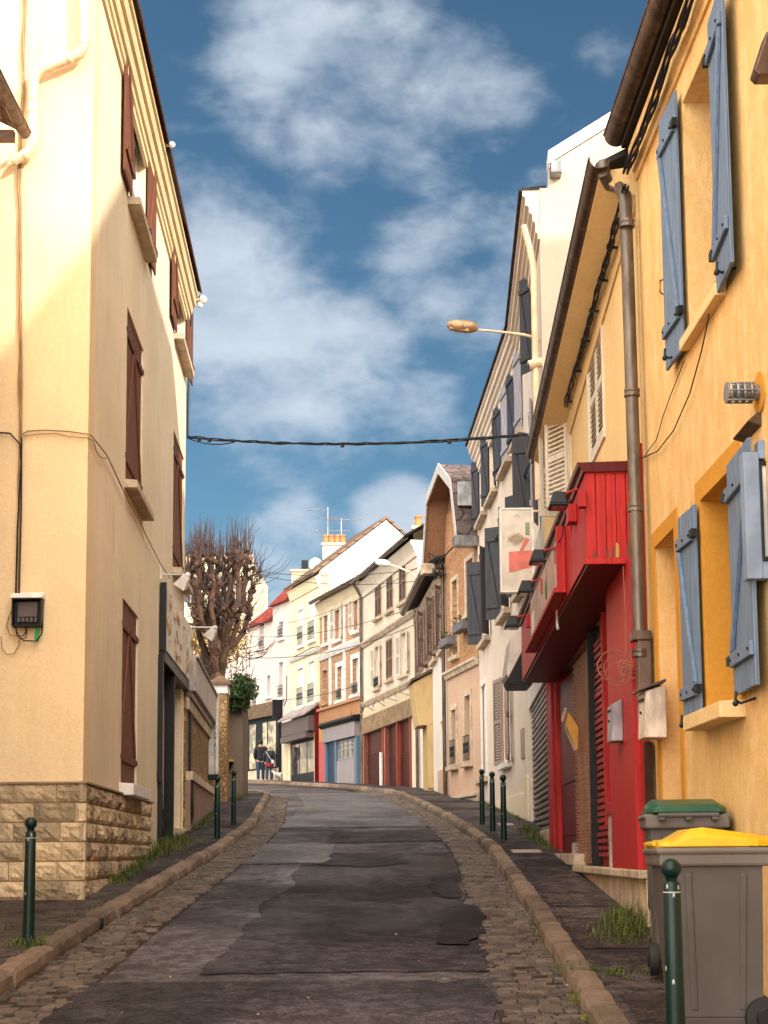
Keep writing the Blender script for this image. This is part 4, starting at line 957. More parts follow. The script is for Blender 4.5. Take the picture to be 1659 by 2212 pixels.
# broken pipe casing beside the pillar
b = MB(); pz = F2.px(1385, 1380, .05)[1]; b.box(-.70, -.58, .0, .11, pz-.66, pz-.02); b.box(-.72, -.55, .0, .15, pz-.04, pz+.04); b.build('pipe_casing', M_zinc, oh, F2.M, bev=.01)
b = MB(); b.box(-.62, -.53, .0, .06, step_z-.3, F2.px(1400, 1600, .05)[1]); b.build('gap_shade_strip', mat('gap_shade', (.07, .03, .02), .7, 'stone'), oh, F2.M)  # dark strip coloured to stand in for the shaded gap beside the pillar
# twine bundle
c = F2.wpt(-.36, .16, F2.px(1372, 1430, .16)[1]); b = MB(); rs = random.Random(11)
for k in range(9):
    A_ = rs.uniform(0, 6.28); R_ = rs.uniform(.05, .15); tl = rs.uniform(-.6, .6)
    b.tube([c+Vector((R_*math.cos(t)*math.cos(A_)-R_*.6*math.cos(A_), .01*math.sin(3*t+k), R_*math.sin(t)*(.6+.3*math.cos(A_))+tl*.06)) for t in [2*math.pi*q/14 for q in range(15)]], .004, 5)
b.tube([c+Vector((.0, 0, .0)), c+Vector((.01, -.01, .4)), c+Vector((.0, 0, .85))], .004, 5); b.tube([c, c+Vector((-.03, -.02, -.1)), c+Vector((.05, 0, -.2))], .004, 5)
tag(b.build('twine_bundle', mat('brown_twine', (.34, .12, .08), .7), smooth=True), 'tangle of reddish twine hanging on the red pillar below the pipe end', 'twine')
b = MB(); h_ = F2.R(1122, 1200, 1500, 1560)
pz_ = [F2.wpt(F2.px(1207, 1440, fo)[0], fo, fb+.10), F2.wpt(F2.px(1207, 1440, fo)[0], fo+.01, fb-.02), F2.wpt(F2.px(1209, 1450, fo)[0]-.1, fo+.02, fb-.20)]
b.tube(pz_, [.012, .010, .016], 6); tag(b.build('cord_end', M_sgn), 'pale cord end dangling under the red fascia', 'cord')
# mail boxes
def post_box(name, label, M, w, d, h, m, roofm=None, slot=True):
    r = empty(name, M.translation, label, 'mailbox'); 
    b = MB(); b.prism([(-w/2, 0, 0), (w/2, 0, 0), (w/2, d, 0), (-w/2, d, 0)], [(-w/2, 0, h), (w/2, 0, h), (w/2, d*.9, h-.05), (-w/2, d*.9, h-.05)]); b.build('box', m, r, M, bev=.006)
    if roofm: b = MB(); b.prism([(-w/2-.02, 0, h+.02), (-w/2-.02, d+.04, h-.05), (-w/2-.02, d+.04, h-.03), (-w/2-.02, 0, h+.045)], [(w/2+.02, 0, h+.02), (w/2+.02, d+.04, h-.05), (w/2+.02, d+.04, h-.03), (w/2+.02, 0, h+.045)]); b.build('lid', roofm, r, M, bev=.004)
    b = MB(); b.box(-w*.3, w*.3, d*.92, d+.004, h*.72, h*.76); b.lathe((0, d-.005, h*.5), [(.012, 0), (.012, .012)], 8, 'y'); b.build('slot', M_dkmetal, r, M)
    return r
u = .30; z = F2.px(1340, 1604, .10)[1]; M_ = F2.M @ Matrix.Translation((F2.px(1341, 1565, .1)[0], .102, z))
post_box('mailbox', 'grey metal mailbox fixed to the red shop pillar', M_, .30, .10, .36, mat('grey_box_paint', (.30, .28, .31), .4, 'metal', me=.2))
z = F1.px(1400, 1598, .10)[1]; uu = F1.px(1412, 1560, .10)[0]
M_ = F1.M @ Matrix.Translation((uu+.15, .0, z)); post_box('mailbox', 'white metal mailbox with rusty hood between the red pillar and the ochre door', M_, .30, .17, .40, mat('old_white_box', (.66, .54, .44), .5, 'metal', me=.05), M_zinc)
p = F2.wpt(F2.px(1235, 1560, .12)[0], .10, F2.px(1235, 1622, .12)[1])
def sheetp(b, pts, th=.012): b.prism([(x, p.y, z) for x, z in pts], [(x, p.y+th, z) for x, z in pts])
P_ = lambda x, y: (at(x, y, p.y).x, at(x, y, p.y).z)
b = MB(); sheetp(b, [P_(1217, 1545), P_(1227, 1535), P_(1250, 1572), P_(1249, 1618), P_(1243, 1622), P_(1222, 1575)], .03)
tag(b.build('flyer_bundle', mat('ochre_paper', (.60, .30, .07), .7), bev=.006), 'ochre folded papers stuck in front of the lattice gate', 'papers')
b = MB(); sheetp(b, [P_(1219, 1570), P_(1223, 1568), P_(1243, 1618), P_(1240, 1622)], .05); rs = random.Random(9)
for k in range(14): t = rs.random(); q_ = P_(1216+7*t+rs.uniform(-1, 1), 1556-26*t+rs.uniform(-3, 3)); b.ball((q_[0], p.y-.02, q_[1]), .022, 6, 4, (1, .7, rs.uniform(.6, 1.2)))
tag(b.build('crumpled_paper', mat('grey_paper', (.42, .30, .27), .8)), 'crumpled greyish paper roll beside the ochre papers', 'papers')
# black floodlights on the fascia
def flood(x, y, label, s=1.0, o=fo+.22):
    u, z = F2.px(x, y, o); M_ = F2.M @ Matrix.Translation((u, o, z)); r = empty('floodlight', M_.translation, label, 'floodlight', 'black floodlights along the red fascia')
    b = MB(); b.prism([(-.06*s, -.05, .12*s), (.06*s, -.05, .12*s), (.06*s, .05, .12*s), (-.06*s, .05, .12*s)], [(-.16*s, -.10*s, -.06*s), (.16*s, -.10*s, -.06*s), (.16*s, .14*s, -.06*s), (-.16*s, .14*s, -.06*s)]); b.box(-.17*s, .17*s, -.11*s, .15*s, -.10*s, -.061*s); b.build('housing', M_black, r, M_, bev=.012)
    b = MB(); b.box(-.14*s, .14*s, -.08*s, .12*s, -.108*s, -.101*s); b.build('lens', M_glass, r, M_)
    b = MB(); b.tube([(0, -.02, .05), (0, -.15, .10), (0, -(o-fo)-.01, .02)], .010, 6); b.box(-.05, .05, -(o-fo), -(o-fo)+.06, -.06, .08); b.build('bracket', M_red, r, M_)
    return r
flood(1208, 1082, 'black floodlight nearest the camera at the top of the red fascia', .62)
flood(1163, 1204, 'black floodlight on the red fascia just right of the projecting sign', .62)
flood(1137, 1270, 'black floodlight low behind the projecting sign, third along the red fascia', .66)
flood(1108, 1345, 'black floodlight at the far end of the red fascia next to the awning', .7)
b = MB(); b.tube(on(F2, [(1232, 1080, fo+.04), (1222, 1110, fo+.06), (1214, 1160, fo+.05), (1198, 1185, fo+.08), (1180, 1195, fo+.05)], fo), .006, 6); b.tube(on(F2, [(1180, 1195, fo+.05), (1188, 1210, fo+.05), (1184, 1222, fo+.05)], fo), .005, 6)
tag(b.build('lamp_cable', M_cable), 'thin black cable looping along the top of the red fascia between floodlights', 'cable')
b = MB(); u, z = F2.px(1242, 1112, fo+.01); b.box(u-.09, u+.09, fo+.001, fo+.08, z-.08, z+.08); b.tube([(u, fo+.04, z-.08), (u+.03, fo+.06, z-.2)], .01, 6); tag(b.build('alarm_box', M_red, None, F2.M, bev=.006), 'small red box with a short stub on the near end of the fascia', 'alarm box')
# twisted cable along the yellow wall under the gutter
cc_ = on(F2, [(1352, 385), (1340, 430), (1318, 500), (1300, 560), (1285, 620), (1268, 690), (1250, 750), (1232, 810), (1222, 860), (1216, 875)], .07)
cc_ = [F2.wpt(F2.px(x, y, .10)[0], .10, 6.98-.065*F2.px(x, y, .10)[0]+.02*math.sin(x)) for x, y in ((1352, 400), (1335, 440), (1318, 500), (1300, 560), (1285, 620), (1268, 690), (1250, 750), (1232, 810), (1222, 860))]
tag(twisted('eave_cable', M_cable, cc_, .010, amp=.02, k=4, tw=5), 'ragged black cable bundle stapled under the eave of the pale ochre house', 'cable')
for (x, y) in ((1335, 430), (1318, 500), (1298, 560), (1280, 640), (1262, 700), (1244, 770), (1226, 840)):
    u, z = F2.px(x, y, .1); z = 6.95-.065*u; b = MB(); b.box(u-.01, u+.01, 0, .14, z-.01, z+.01); b.box(u-.08, u+.0, .13, .14, z-.008, z+.006)
    tag(b.build('cable_hook', M_dkmetal, None, F2.M), 'one of the small iron hooks carrying the eave cable of the pale ochre house', 'hook', 'iron hooks under the eave of the pale ochre house')

# ================================================================== bins, bollards
def bin_(name, loc, rz, w, d, h, lidm, label, lidlow=True):
    """wheeled bin; local x = depth (handle at +x), y = width, z up"""
    r = empty(name, loc, label, 'wheeled bin', None, rz); M_ = WM[r.name]
    M_bin = mat('bin_plastic', (.085, .072, .068), .5, 'plain', s=3)
    t = .86; b = MB(); hw = w/2
    lo = [(-d/2*t+.02, -hw*t, .10), (d/2*t, -hw*t, .10), (d/2*t, hw*t, .10), (-d/2*t+.02, hw*t, .10)]; hi = [(-d/2, -hw, h-.09), (d/2-.02, -hw, h-.09), (d/2-.02, hw, h-.09), (-d/2, hw, h-.09)]
    b.prism(lo, hi)
    for sg_ in (-1, 1):
        for xx in (-d*.27, d*.27): b.prism([(xx*t-.02, sg_*(hw*t-.002), .13), (xx*t+.02, sg_*(hw*t-.002), .13), (xx*t+.015, sg_*(hw*t+.007), .14), (xx*t-.015, sg_*(hw*t+.007), .14)], [(xx-.02, sg_*(hw-.002), h-.13), (xx+.02, sg_*(hw-.002), h-.13), (xx+.015, sg_*(hw+.007), h-.14), (xx-.015, sg_*(hw+.007), h-.14)])
    b.prism([(x*.96, y*.96, .04) for x, y, z in lo], [(x, y, .099) for x, y, z in lo]); b.build('body', M_bin, r, M_, bev=.025, seg=3)
    b = MB(); e = .028
    b.box(-d/2-e, d/2+e, -hw-e, hw+e, h-.10, h-.012); b.box(-d/2-e-.012, d/2+e*.6, -hw-e-.012, hw+e+.012, h-.042, h-.008)
    b.build('rim', mat('bin_rim_plastic', (.135, .112, .10), .5, 'plain', s=3), r, M_, bev=.014, seg=2)
    b = MB()
    def sec(x, z, wy): return [(x, -wy, h-.005), (x, -wy*.98, z*.55+(h)*.45), (x, -wy*.80, z), (x, wy*.80, z), (x, wy*.98, z*.55+h*.45), (x, wy, h-.005)]
    st = [(-d/2-.03, h+.018, hw+.01), (-d/2+.02, h+.035, hw+.015), (-d/2+.05, h+.034, hw+.015), (-d/2+.14, h+.085, hw+.015), (-d/2+.20, h+.092, hw+.015), (d/2-.04, h+.055, hw+.015), (d/2+.05, h+.04, hw*.9)]
    rg_ = [[b.av(q) for q in sec(*w_)] for w_ in st]
    for q in range(len(rg_)-1):
        for k in range(6): b.f.append([rg_[q][k], rg_[q][(k+1) % 6], rg_[q+1][(k+1) % 6], rg_[q+1][k]])
    b.f.append(rg_[0]); b.f.append(rg_[-1])
    b.box(-d/2-.045, -d/2+.04, -hw*.7, hw*.7, h-.002, h+.022)
    b.build('lid', lidm, r, M_, bev=.012, seg=3)
    b = MB(); b.tube([(d/2+.10, -hw*.8, h-.02), (d/2+.10, hw*.8, h-.02)], .016, 8)
    for y in (-hw*.7, 0, hw*.7): b.box(d/2, d/2+.11, y-.02, y+.02, h-.05, h-.005)
    b.build('handle', M_bin, r, M_, bev=.004)
    for y in (-hw*.98-.0, hw*.98):
        b = MB(); sgn = -1 if y < 0 else 1; yy = y if y < 0 else y-.0
        b.lathe((d/2-.03, yy, .10), [(.075, -.030), (.098, -.026), (.10, -.012), (.10, .012), (.098, .026), (.075, .030)], 24, 'y'); wh = b.build('wheel', mat('tyre_rubber', (.018, .017, .018), .65), r, M_, smooth=True)
        b = MB(); b.lathe((d/2-.03, yy+sgn*.028, .10), [(.045, -.01), (.055, .0), (.05, .008), (.02, .006)], 16, 'y'); b.build('hub', M_black, wh, M_, smooth=True)
    b = MB(); b.tube([(d/2-.03, -hw*.95, .10), (d/2-.03, hw*.95, .10)], .012, 8); b.build('axle', M_dkmetal, r, M_)
    return r
M_yel = mat('yellow_lid_plastic', (.60, .36, .012), .38, 'plain'); M_grn = mat('green_lid_plastic', (.008, .075, .036), .33, 'plain')
bin_('wheeled_bin', (1.64, 7.92, G(7.9)+.125), math.radians(-3), .56, .50, .935, M_yel, 'grey wheeled bin with a yellow lid behind the nearest bollard')
bin_('wheeled_bin', (1.90, 9.85, G(9.85)+.125), math.radians(-96), .46, .56, 1.0, M_grn, 'grey brown wheeled bin with a dark green lid against the ochre wall')
M_boll = mat('bollard_green', (.002, .017, .014), .35, 'plain')
def bollard(loc, label):
    r = empty('bollard', loc, label, 'bollard', 'dark green ball topped bollards along the kerbs'); M_ = WM[r.name]
    b = MB(); b.lathe((0, 0, 0), [(.046, -.05), (.045, .02), (.042, .40), (.040, .815), (.034, .823)], 24); b.build('post', M_boll, r, M_, smooth=True)
    b = MB(); b.lathe((0, 0, 0), [(.026, .815), (.026, .835), (.032, .845)], 16); b.ball((0, 0, .885), .047, 20, 14); b.build('ball', M_boll, r, M_, smooth=True)
    b = MB(); b.lathe((0, 0, 0), [(.0415, .772), (.0425, .774), (.0425, .776), (.0415, .778)], 24)
    for (a0_, z0_) in ((3.9, .795), (4.6, .755), (5.2, .79), (4.3, .36), (3.4, .42)):
        k = .0432 if z0_ > .6 else .0445
        b.face([(k*math.cos(a0_+q*.12), k*math.sin(a0_+q*.12), z0_+(.004 if q % 2 else -.006)) for q in range(3)]+[(k*math.cos(a0_+q*.12), k*math.sin(a0_+q*.12), z0_+.015+(.006 if q % 2 else -.002)) for q in (2, 1, 0)])
    b.build('chipped_band', mat('bare_metal_chip', (.38, .38, .36), .5), r, M_)
    return r
b0 = bollard((1.335, 7.25, G(7.25)+.12), 'large bollard in the foreground standing before the yellow lidded bin')
for (x, y, lb) in ((-2.64, 11.5, 'bollard on the left pavement before the stone base of the cream house'), (-2.50, 23.0, 'nearer bollard of the pair on the left pavement by the shop door'), (-2.60, 26.5, 'farther bollard of the pair on the left pavement'),
                   (1.64, 26.1, 'farthest of the three bollards on the right pavement'), (1.69, 24.3, 'middle one of the three bollards on the right pavement'), (1.71, 22.3, 'nearest of the three bollards on the right pavement, before the roller shutter')):
    c = copy_thing(b0, Matrix.Translation((x, y, G(y)+.12)) @ Matrix.Rotation(random.uniform(-.5, .5), 4, 'Z') @ Matrix.Rotation(random.uniform(-.012, .012), 4, 'X'), lb)
# ================================================================== WHITE HOUSE
F3 = Facade((2.29, 21.2), (2.53, 27.0)); F4 = Facade((2.53, 27.0), (2.23, 35.2))
M_gabl = mat('gable_render', (.56, .48, .38), .85, 'plaster', stain=.4)
wh = empty('white_house', (2.9, 28, G(28)), 'tall pale house with a bend in its facade, dark shutters and a sunlit gable', 'house')
zt3 = 11.0
def zrow(fa, x, yt, yb): return fa.px(x, yb)[1], fa.px(x, yt)[1]
zA0, zA1 = zrow(F4, 1112, 790, 972)
tops = [F4.R(a, c, 800, 900) for a, c in ((1113, 1132), (1084, 1102), (1055, 1071), (1033, 1047))]
tops = [(r[0], r[1], zA0, zA1) for r in tops]
zM0, zM1 = zrow(F4, 1082, 1135, 1340)
mids = [F4.R(a, c, 1100, 1300) for a, c in ((1120, 1140), (1082, 1100), (1041, 1056))]
mids = [(r[0], r[1], zM0, zM1) for r in mids]
gd = F4.R(1038, 1051, 1487, 1684); gw = F4.R(1087, 1102, 1462, 1652)
for r in tops+mids: F4.window(wh, r, M_whitep, M_glassl, dp=.14, cols=2, rows=3)
F4.window(wh, gw, M_whitep, M_glassl, dp=.14); F4.holes.append((*gd, .1))
r3 = F3.R(1152, 1163, 700, 860); r3 = (r3[0], r3[1], zA0, zA1); F3.window(wh, r3, M_whitep, M_glass, dp=.12)
r3m = F3.R(1152, 1166, 1050, 1200); r3m = (r3m[0], r3m[1], zM0+.15, zM1+.1); F3.window(wh, r3m, M_whitep, M_glassl, dp=.12)
gr = F3.R(1148, 1179, 1500, 1790); gr = (.12, F3.px(1144, 1640)[0], F3.px(1179, 1792)[1], F3.px(1179, 1480)[1]+.1); F3.holes.append((*gr, .14))
F3.wall('wall', M_wht, wh, .8, zt3, depth=.4); F4.wall('wall', M_peach, wh, 1.0, zt3, depth=.4)
b = MB(); dd = 9.; pt_ = .62; zz = zt3+.15
A_ = [(.004, .8), (.004, zz), (-.12, zz+.0), (-.14, zz+.35), (-dd/2, zz+.35+(dd/2-.14)*pt_), (-dd, zz), (-dd, .8)]
b.prism([(-.015, y-.01, z) for y, z in A_], [(.3, y-.01, z) for y, z in A_]); b.box(.3, F3.L, -dd, -.42, .8, zt3); b.build('side_wall', M_gabl, wh, F3.M)
b = MB(); b.prism([(-.03, -.14, zz+.36), (-.03, -dd/2, zz+.36+(dd/2-.14)*pt_), (-.03, -dd/2, zz+.56+(dd/2-.14)*pt_), (-.03, -.14, zz+.56)], [(.33, -.14, zz+.36), (.33, -dd/2, zz+.36+(dd/2-.14)*pt_), (.33, -dd/2, zz+.56+(dd/2-.14)*pt_), (.33, -.14, zz+.56)]); b.build('parapet', M_whitep, wh, F3.M, bev=.01)
b = MB(); b.box(0, F4.L, -dd, -.42, .8, zt3); b.build('side_wall', M_wht, wh, F4.M)
prof = [(-.02, -.60), (.03, -.60), (.03, -.52), (.06, -.50), (.06, -.36), (.10, -.33), (.10, -.24), (.15, -.20), (.15, -.12), (.20, -.09), (.20, .02), (.24, .05), (.24, .12), (-.02, .14)]
cornice(F3, wh, 'cornice', M_peach, 0, F3.L, zt3, prof); cornice(F4, wh, 'cornice', M_peach, 0, F4.L, zt3, prof)
for f_ in (F3, F4):
    b = MB(); b.prism([(0, .29, zt3+.12), (0, .29, zt3+.16), (0, -.10, zt3+.2), (0, -.10, zt3+.12)], [(f_.L, .29, zt3+.12), (f_.L, .29, zt3+.16), (f_.L, -.10, zt3+.2), (f_.L, -.10, zt3+.12)]); b.build('roof_edge', M_slate, wh, f_.M)
g0 = at(1200, 358, 21.0); b = MB(); b.box(g0.x-.07, g0.x+.09, 20.95, 21.18, g0.z-.12, g0.z+.06); b.build('gutter_end', M_zincg, wh, bev=.01)
# fluted pilaster strips under the cornice, pipe
pipe(F3, wh, 'downpipe', M_creamp, [(.12, .22, zt3-.35), (.12, .14, zt3-.7), (.12, .09, zt3-1.0), (.12, .09, 6.6)], .05, 12)
def plkleaf(fa, par, hinge, w, z0, z1, ang, m, side, kind='plank'): return fa.leaf(par, hinge, w, z0, z1, ang, m, kind, side, .04, hm=None)
for i, r in enumerate(tops):
    F4.sill(wh, r, M_stonew, ext=.12, h=.10, o=.14); w = .5*(r[1]-r[0])
    if i < 2: plkleaf(F4, wh, r[0], w, r[2], r[3], 4, M_lav, 1); plkleaf(F4, wh, r[1], w*.9, r[2], r[3], 174, M_grey, -1)
    else: plkleaf(F4, wh, r[1], .36, r[2], r[3], 160, M_grey, -1); plkleaf(F4, wh, r[0], .36, r[2], r[3], 168, M_grey, 1)
for i, r in enumerate(mids):
    F4.sill(wh, r, M_stonew, ext=.14, h=.12, o=.14)
    plkleaf(F4, wh, r[1], .33, r[2], r[3], (150, 125, 112)[i], M_grey, -1); plkleaf(F4, wh, r[0], .40, r[2], r[3], (165, 150, 150)[i], (M_lav, M_grey, M_grey)[i], 1)
plkleaf(F3, wh, r3[1], .3, r3[2], r3[3], 150, M_grey, -1); plkleaf(F3, wh, r3m[0], .42, r3m[2], r3m[3], 165, M_lav, 1); plkleaf(F3, wh, r3m[1], .3, r3m[2], r3m[3], 110, M_grey, -1)
F4.sill(wh, gw, M_whitep, ext=.16, h=.12, o=.12)
M_taupe = mat('taupe_shutter_paint', (.36, .27, .22), .55, 'wood')
F4.leaf(wh, gw[1], .62, gw[2], gw[3], 172, M_taupe, 'louver', -1, .05); F4.leaf(wh, gw[0], .62, gw[2], gw[3], 168, M_taupe, 'louver', 1, .05)
b = MB(); b.box(gd[0], gd[1], -.10, -.05, gd[2]-.05, gd[3]); b.build('door', mat('white_door_paint', (.70, .68, .70), .45, 'wood'), wh, F4.M, bev=.005)
surround(F4, wh, gd, M_whitep, .10, .02); F4.sill(wh, gd, M_stonew, ext=.16, h=.12, o=.14)
b = MB(); b.box(F4.L-.1, F4.L, -.02, .03, 1.5, zt3-.6); b.build('corner_strip', M_wht, wh, F4.M)
b = MB(); b.box(0, F4.L, -.02, .025, 1.0, 2.42+.3); b.box(0, .5, .0, .04, 1.0, 3.0); b.build('plinth', M_cream2, wh, F4.M, bev=.01)
b = MB(); b.box(0, F3.L, -.02, .05, .8, gr[2]-.02); b.build('plinth', M_stonew, wh, F3.M, bev=.01)
b = MB(); z = gr[2]; 
while z < gr[3]: b.prism([(gr[0], -.10, z), (gr[0], -.045, z+.012), (gr[0], -.045, z+.05), (gr[0], -.10, z+.085)], [(gr[1], -.10, z), (gr[1], -.045, z+.012), (gr[1], -.045, z+.05), (gr[1], -.10, z+.085)]); z += .095
b.build('roller_shutter', mat('grey_roller_metal', (.26, .22, .20), .4, 'metal', me=.5), wh, F3.M)
b = MB(); b.box(gr[0]-.10, gr[0], -.02, .03, gr[2], gr[3]); b.build('shutter_rail', M_ochre2, wh, F3.M, bev=.004)
vt = F4.R(1128, 1134, 1575, 1640); b = MB(); b.box(*vt[:2], .0, .03, *vt[2:]); b.build('air_vent', M_taupe, wh, F4.M, bev=.004)
# flat awning over the roller shutter
aw = empty('shop_awning', F3.wpt(1, 0, 4.2), 'folded white awning with a black underside beside the red fascia', 'awning')
Y_ = 21.38
def slab_y(pts, d):
    b = MB(); P_ = [at(x, y, Y_) for x, y in pts]; b.prism([(p.x, Y_, p.z) for p in P_], [(p.x, Y_+d, p.z) for p in P_]); return b
slab_y([(1150, 1330), (1150, 1405), (1128, 1406), (1098, 1464), (1094, 1456), (1104, 1380), (1124, 1345)], .9).build('cover', mat('awning_cloth', (.60, .52, .47), .8, 'plain'), aw, bev=.006)
slab_y([(1150, 1408), (1150, 1479), (1104, 1479), (1097, 1466), (1128, 1408)], .85).build('underside', M_black, aw, bev=.006)
# projecting sign
yy = 21.4; pa = at(1079, 1098, yy); pb2 = at(1155, 1279, yy)
sg2 = empty('projecting_sign', (pb2.x, yy, pb2.z), 'tall off white projecting sign with a faded motif and a salmon red lower corner', 'sign')
b = MB(); x0, x1, z0, z1 = pa.x, pb2.x, pb2.z, pa.z
b.box(x0, x1, yy, yy+.14, z0, z1); b.build('box', mat('sign_box_paint', (.60, .53, .46), .45, 'plain', s=4), sg2, bev=.008)
b = MB(); fw = .022
for q in ((x0-.003, x0+fw, z0, z1), (x1-fw, x1+.003, z0, z1), (x0+fw, x1-fw, z0-.003, z0+fw), (x0+fw, x1-fw, z1-fw, z1+.003)): b.box(q[0], q[1], yy-.012, yy+.15, q[2], q[3])
b.build('frame', M_whitep, sg2, bev=.004)
b = MB(); b.prism([(x0+.12, yy-.004, z0+.28), (x1-.03, yy-.004, z0+.36), (x1-.03, yy-.004, z0+.60), (x0+.12, yy-.004, z0+.58)], [(x0+.12, yy+.01, z0+.28), (x1-.03, yy+.01, z0+.36), (x1-.03, yy+.01, z0+.60), (x0+.12, yy+.01, z0+.58)])
b.prism([(x0+.25, yy-.005, z0+.55), (x0+.30, yy-.005, z0+.55), (x0+.42, yy-.005, z0+.76), (x0+.36, yy-.005, z0+.78)], [(x0+.25, yy, z0+.55), (x0+.30, yy, z0+.55), (x0+.42, yy, z0+.76), (x0+.36, yy, z0+.78)]); b.build('red_field', mat('salmon_red', (.62, .16, .13), .5, 'plain'), sg2)
b = MB()
for k in range(13):
    for s_ in (-1, 1):
        cx, cz = x0+.23, z0+.76; t_ = -.10+.0167*k; b.tube([(cx+t_-s_*.03, yy-.003, cz-.10+abs(t_)*.7), (cx+t_+s_*.03, yy-.003, cz+.10-abs(t_)*.7)], .0035, 4)
b.tube([(x0+.2, yy-.004, z1-.12), (x0+.24, yy-.004, z1-.09), (x0+.28, yy-.004, z1-.12)], .003, 4)
b.build('faded_motif', mat('motif_tan', (.46, .35, .24), .6), sg2)
b = MB(); b.box(x0+.36, x0+.42, yy-.006, yy, z0+.82, z0+1.0); b.build('green_motif', mat('motif_green', (.22, .27, .16), .6), sg2)
b = MB(); b.tube([(x1, yy+.07, z1-.03), (2.32, yy+.07, z1-.03)], .018, 8); b.tube([(x1, yy+.07, z0+.2), (2.32, yy+.07, z0+.2)], .014, 8); b.build('arm', M_creamp, sg2)
# wall mounted street lamp
lp = empty('street_lamp', F3.wpt(.2, 0, 9), 'street lamp on a curved wall arm reaching over the street above the gutter', 'street lamp')
yl = 21.5; P = [at(x, y, yl) for x, y in ((1182, 790), (1178, 755), (1170, 738), (1155, 729), (1130, 723), (1080, 717), (1030, 712))]
b = MB(); b.tube(P, [.022]*5+[.018, .016], 10); b.build('arm', M_creamp, lp, smooth=True)
h0, h1 = at(1032, 708, yl), at(965, 703, yl); L_ = h0.x-h1.x
b = MB(); st = [(0, .035, .045), (.08, .075, .07), (.2, .085, .09), (.42, .095, .10), (.72, .09, .092), (.9, .07, .07), (1, .02, .02)]; rings = []
for (t, wy, wz) in st:
    c = h0.lerp(h1, t); rings.append([b.av((c.x, c.y+wy*math.cos(a_), c.z+wz*(math.sin(a_) if math.sin(a_) > 0 else .9*math.sin(a_)))) for a_ in [2*math.pi*k/14 for k in range(14)]])
for i in range(len(rings)-1):
    for k in range(14): b.f.append([rings[i][k], rings[i][(k+1) % 14], rings[i+1][(k+1) % 14], rings[i+1][k]])
b.f.append(rings[0]); b.f.append(rings[-1]); b.build('lamp_head', mat('lamp_head_paint', (.42, .25, .13), .4, 'metal', me=.3), lp, smooth=True)
b = MB(); c0, c1 = h0.lerp(h1, .30), h0.lerp(h1, .92); b.prism([(c0.x, yl-.08, c0.z-.045), (c1.x, yl-.06, c1.z-.035), (c1.x, yl+.06, c1.z-.035), (c0.x, yl+.08, c0.z-.045)], [(c0.x, yl-.06, c0.z-.085), (c1.x, yl-.045, c1.z-.06), (c1.x, yl+.045, c1.z-.06), (c0.x, yl+.06, c0.z-.085)]); b.build('lens', mat('amber_lens', (.62, .42, .20), .2, 'glass', c2=(.70, .52, .28)), lp, bev=.01)
c0, c1 = at(1142, 789, 21.3), at(1172, 782, 21.3)
cc = empty('wall_camera', c1, 'cream cylinder camera below the street lamp arm', 'camera')
b = MB(); b.tube([c0, c1], .068, 18); b.build('housing', M_creamp, cc, smooth=True); b = MB(); b.tube([c0-Vector((.004, 0, 0)), c0+Vector((.01, 0, 0))], .055, 18); b.build('lens', M_black, cc)
b = MB(); b.tube([c1, c1+Vector((.12, .1, .03))], .02, 8); b.build('mount', M_creamp, cc)
cw2 = on(F3, [(1160, 985), (1140, 1010), (1128, 1050), (1112, 1072), (1100, 1095)], .12)
tag(twisted('facade_cable', M_cable, cw2, .009, amp=.018, k=3, tw=5), 'black cable bundle dropping on the white facade behind the gutter end', 'cable')
cw3 = on(F4, [(1092, 1130), (1075, 1160), (1058, 1180), (1045, 1190), (1035, 1200)], .10)
tag(twisted('facade_cable', M_cable, cw3, .008, amp=.015, k=3, tw=5), 'black cable bundle crossing the white facade between the window rows', 'cable')

# ================================================================== helper for the far houses
def rail(fa, par, r, h=.75, name='iron_railing'):
    u0, u1, z0, _ = r; b = MB(); b.tube([(u0-.03, .07, z0+h), (u1+.03, .07, z0+h)], .014, 5); b.tube([(u0-.03, .07, z0+.06), (u1+.03, .07, z0+.06)], .012, 5)
    n = max(4, int((u1-u0)/.13))
    for k in range(n+1):
        u = u0+(u1-u0)*k/n; b.tube([(u, .07, z0+.06), (u, .07, z0+h)], .008, 4)
        if k < n: uc = u+(u1-u0)/n/2; b.tube([(uc+.045*math.cos(t), .07, z0+h*.55+.12*math.sin(t)) for t in [2*math.pi*q/8 for q in range(9)]], .008, 4)
    return b.build(name, M_dkmetal, par, fa.M)
def fwin(fa, par, r, leaves=None, lm=None, surr=None, sm=None, fm=None, gm=None, rail_=0, sill=True, dp=.16, kind='louver', ang=(170, 170)):
    fa.window(par, r, fm or M_whitep, gm or M_glassl, dp=dp, cols=2, rows=3)
    if surr: surround(fa, par, r, sm or M_stonew, surr, .03, name='window_surround')
    if sill: fa.sill(par, r, sm or M_stonew, ext=.12, h=.12, o=.12)
    if leaves == 'closed':
        w = (r[1]-r[0])/2-.01
        fa.leaf(par, r[0], w, r[2], r[3], 2, lm, kind, 1, .0); fa.leaf(par, r[1], w, r[2], r[3], 2, lm, kind, -1, .0)
    elif leaves == 'open':
        w = (r[1]-r[0])/2
        fa.leaf(par, r[0], w, r[2], r[3], ang[0], lm, kind, 1, .06); fa.leaf(par, r[1], w, r[2], r[3], ang[1], lm, kind, -1, .06)
    if rail_: rail(fa, par, r, rail_)
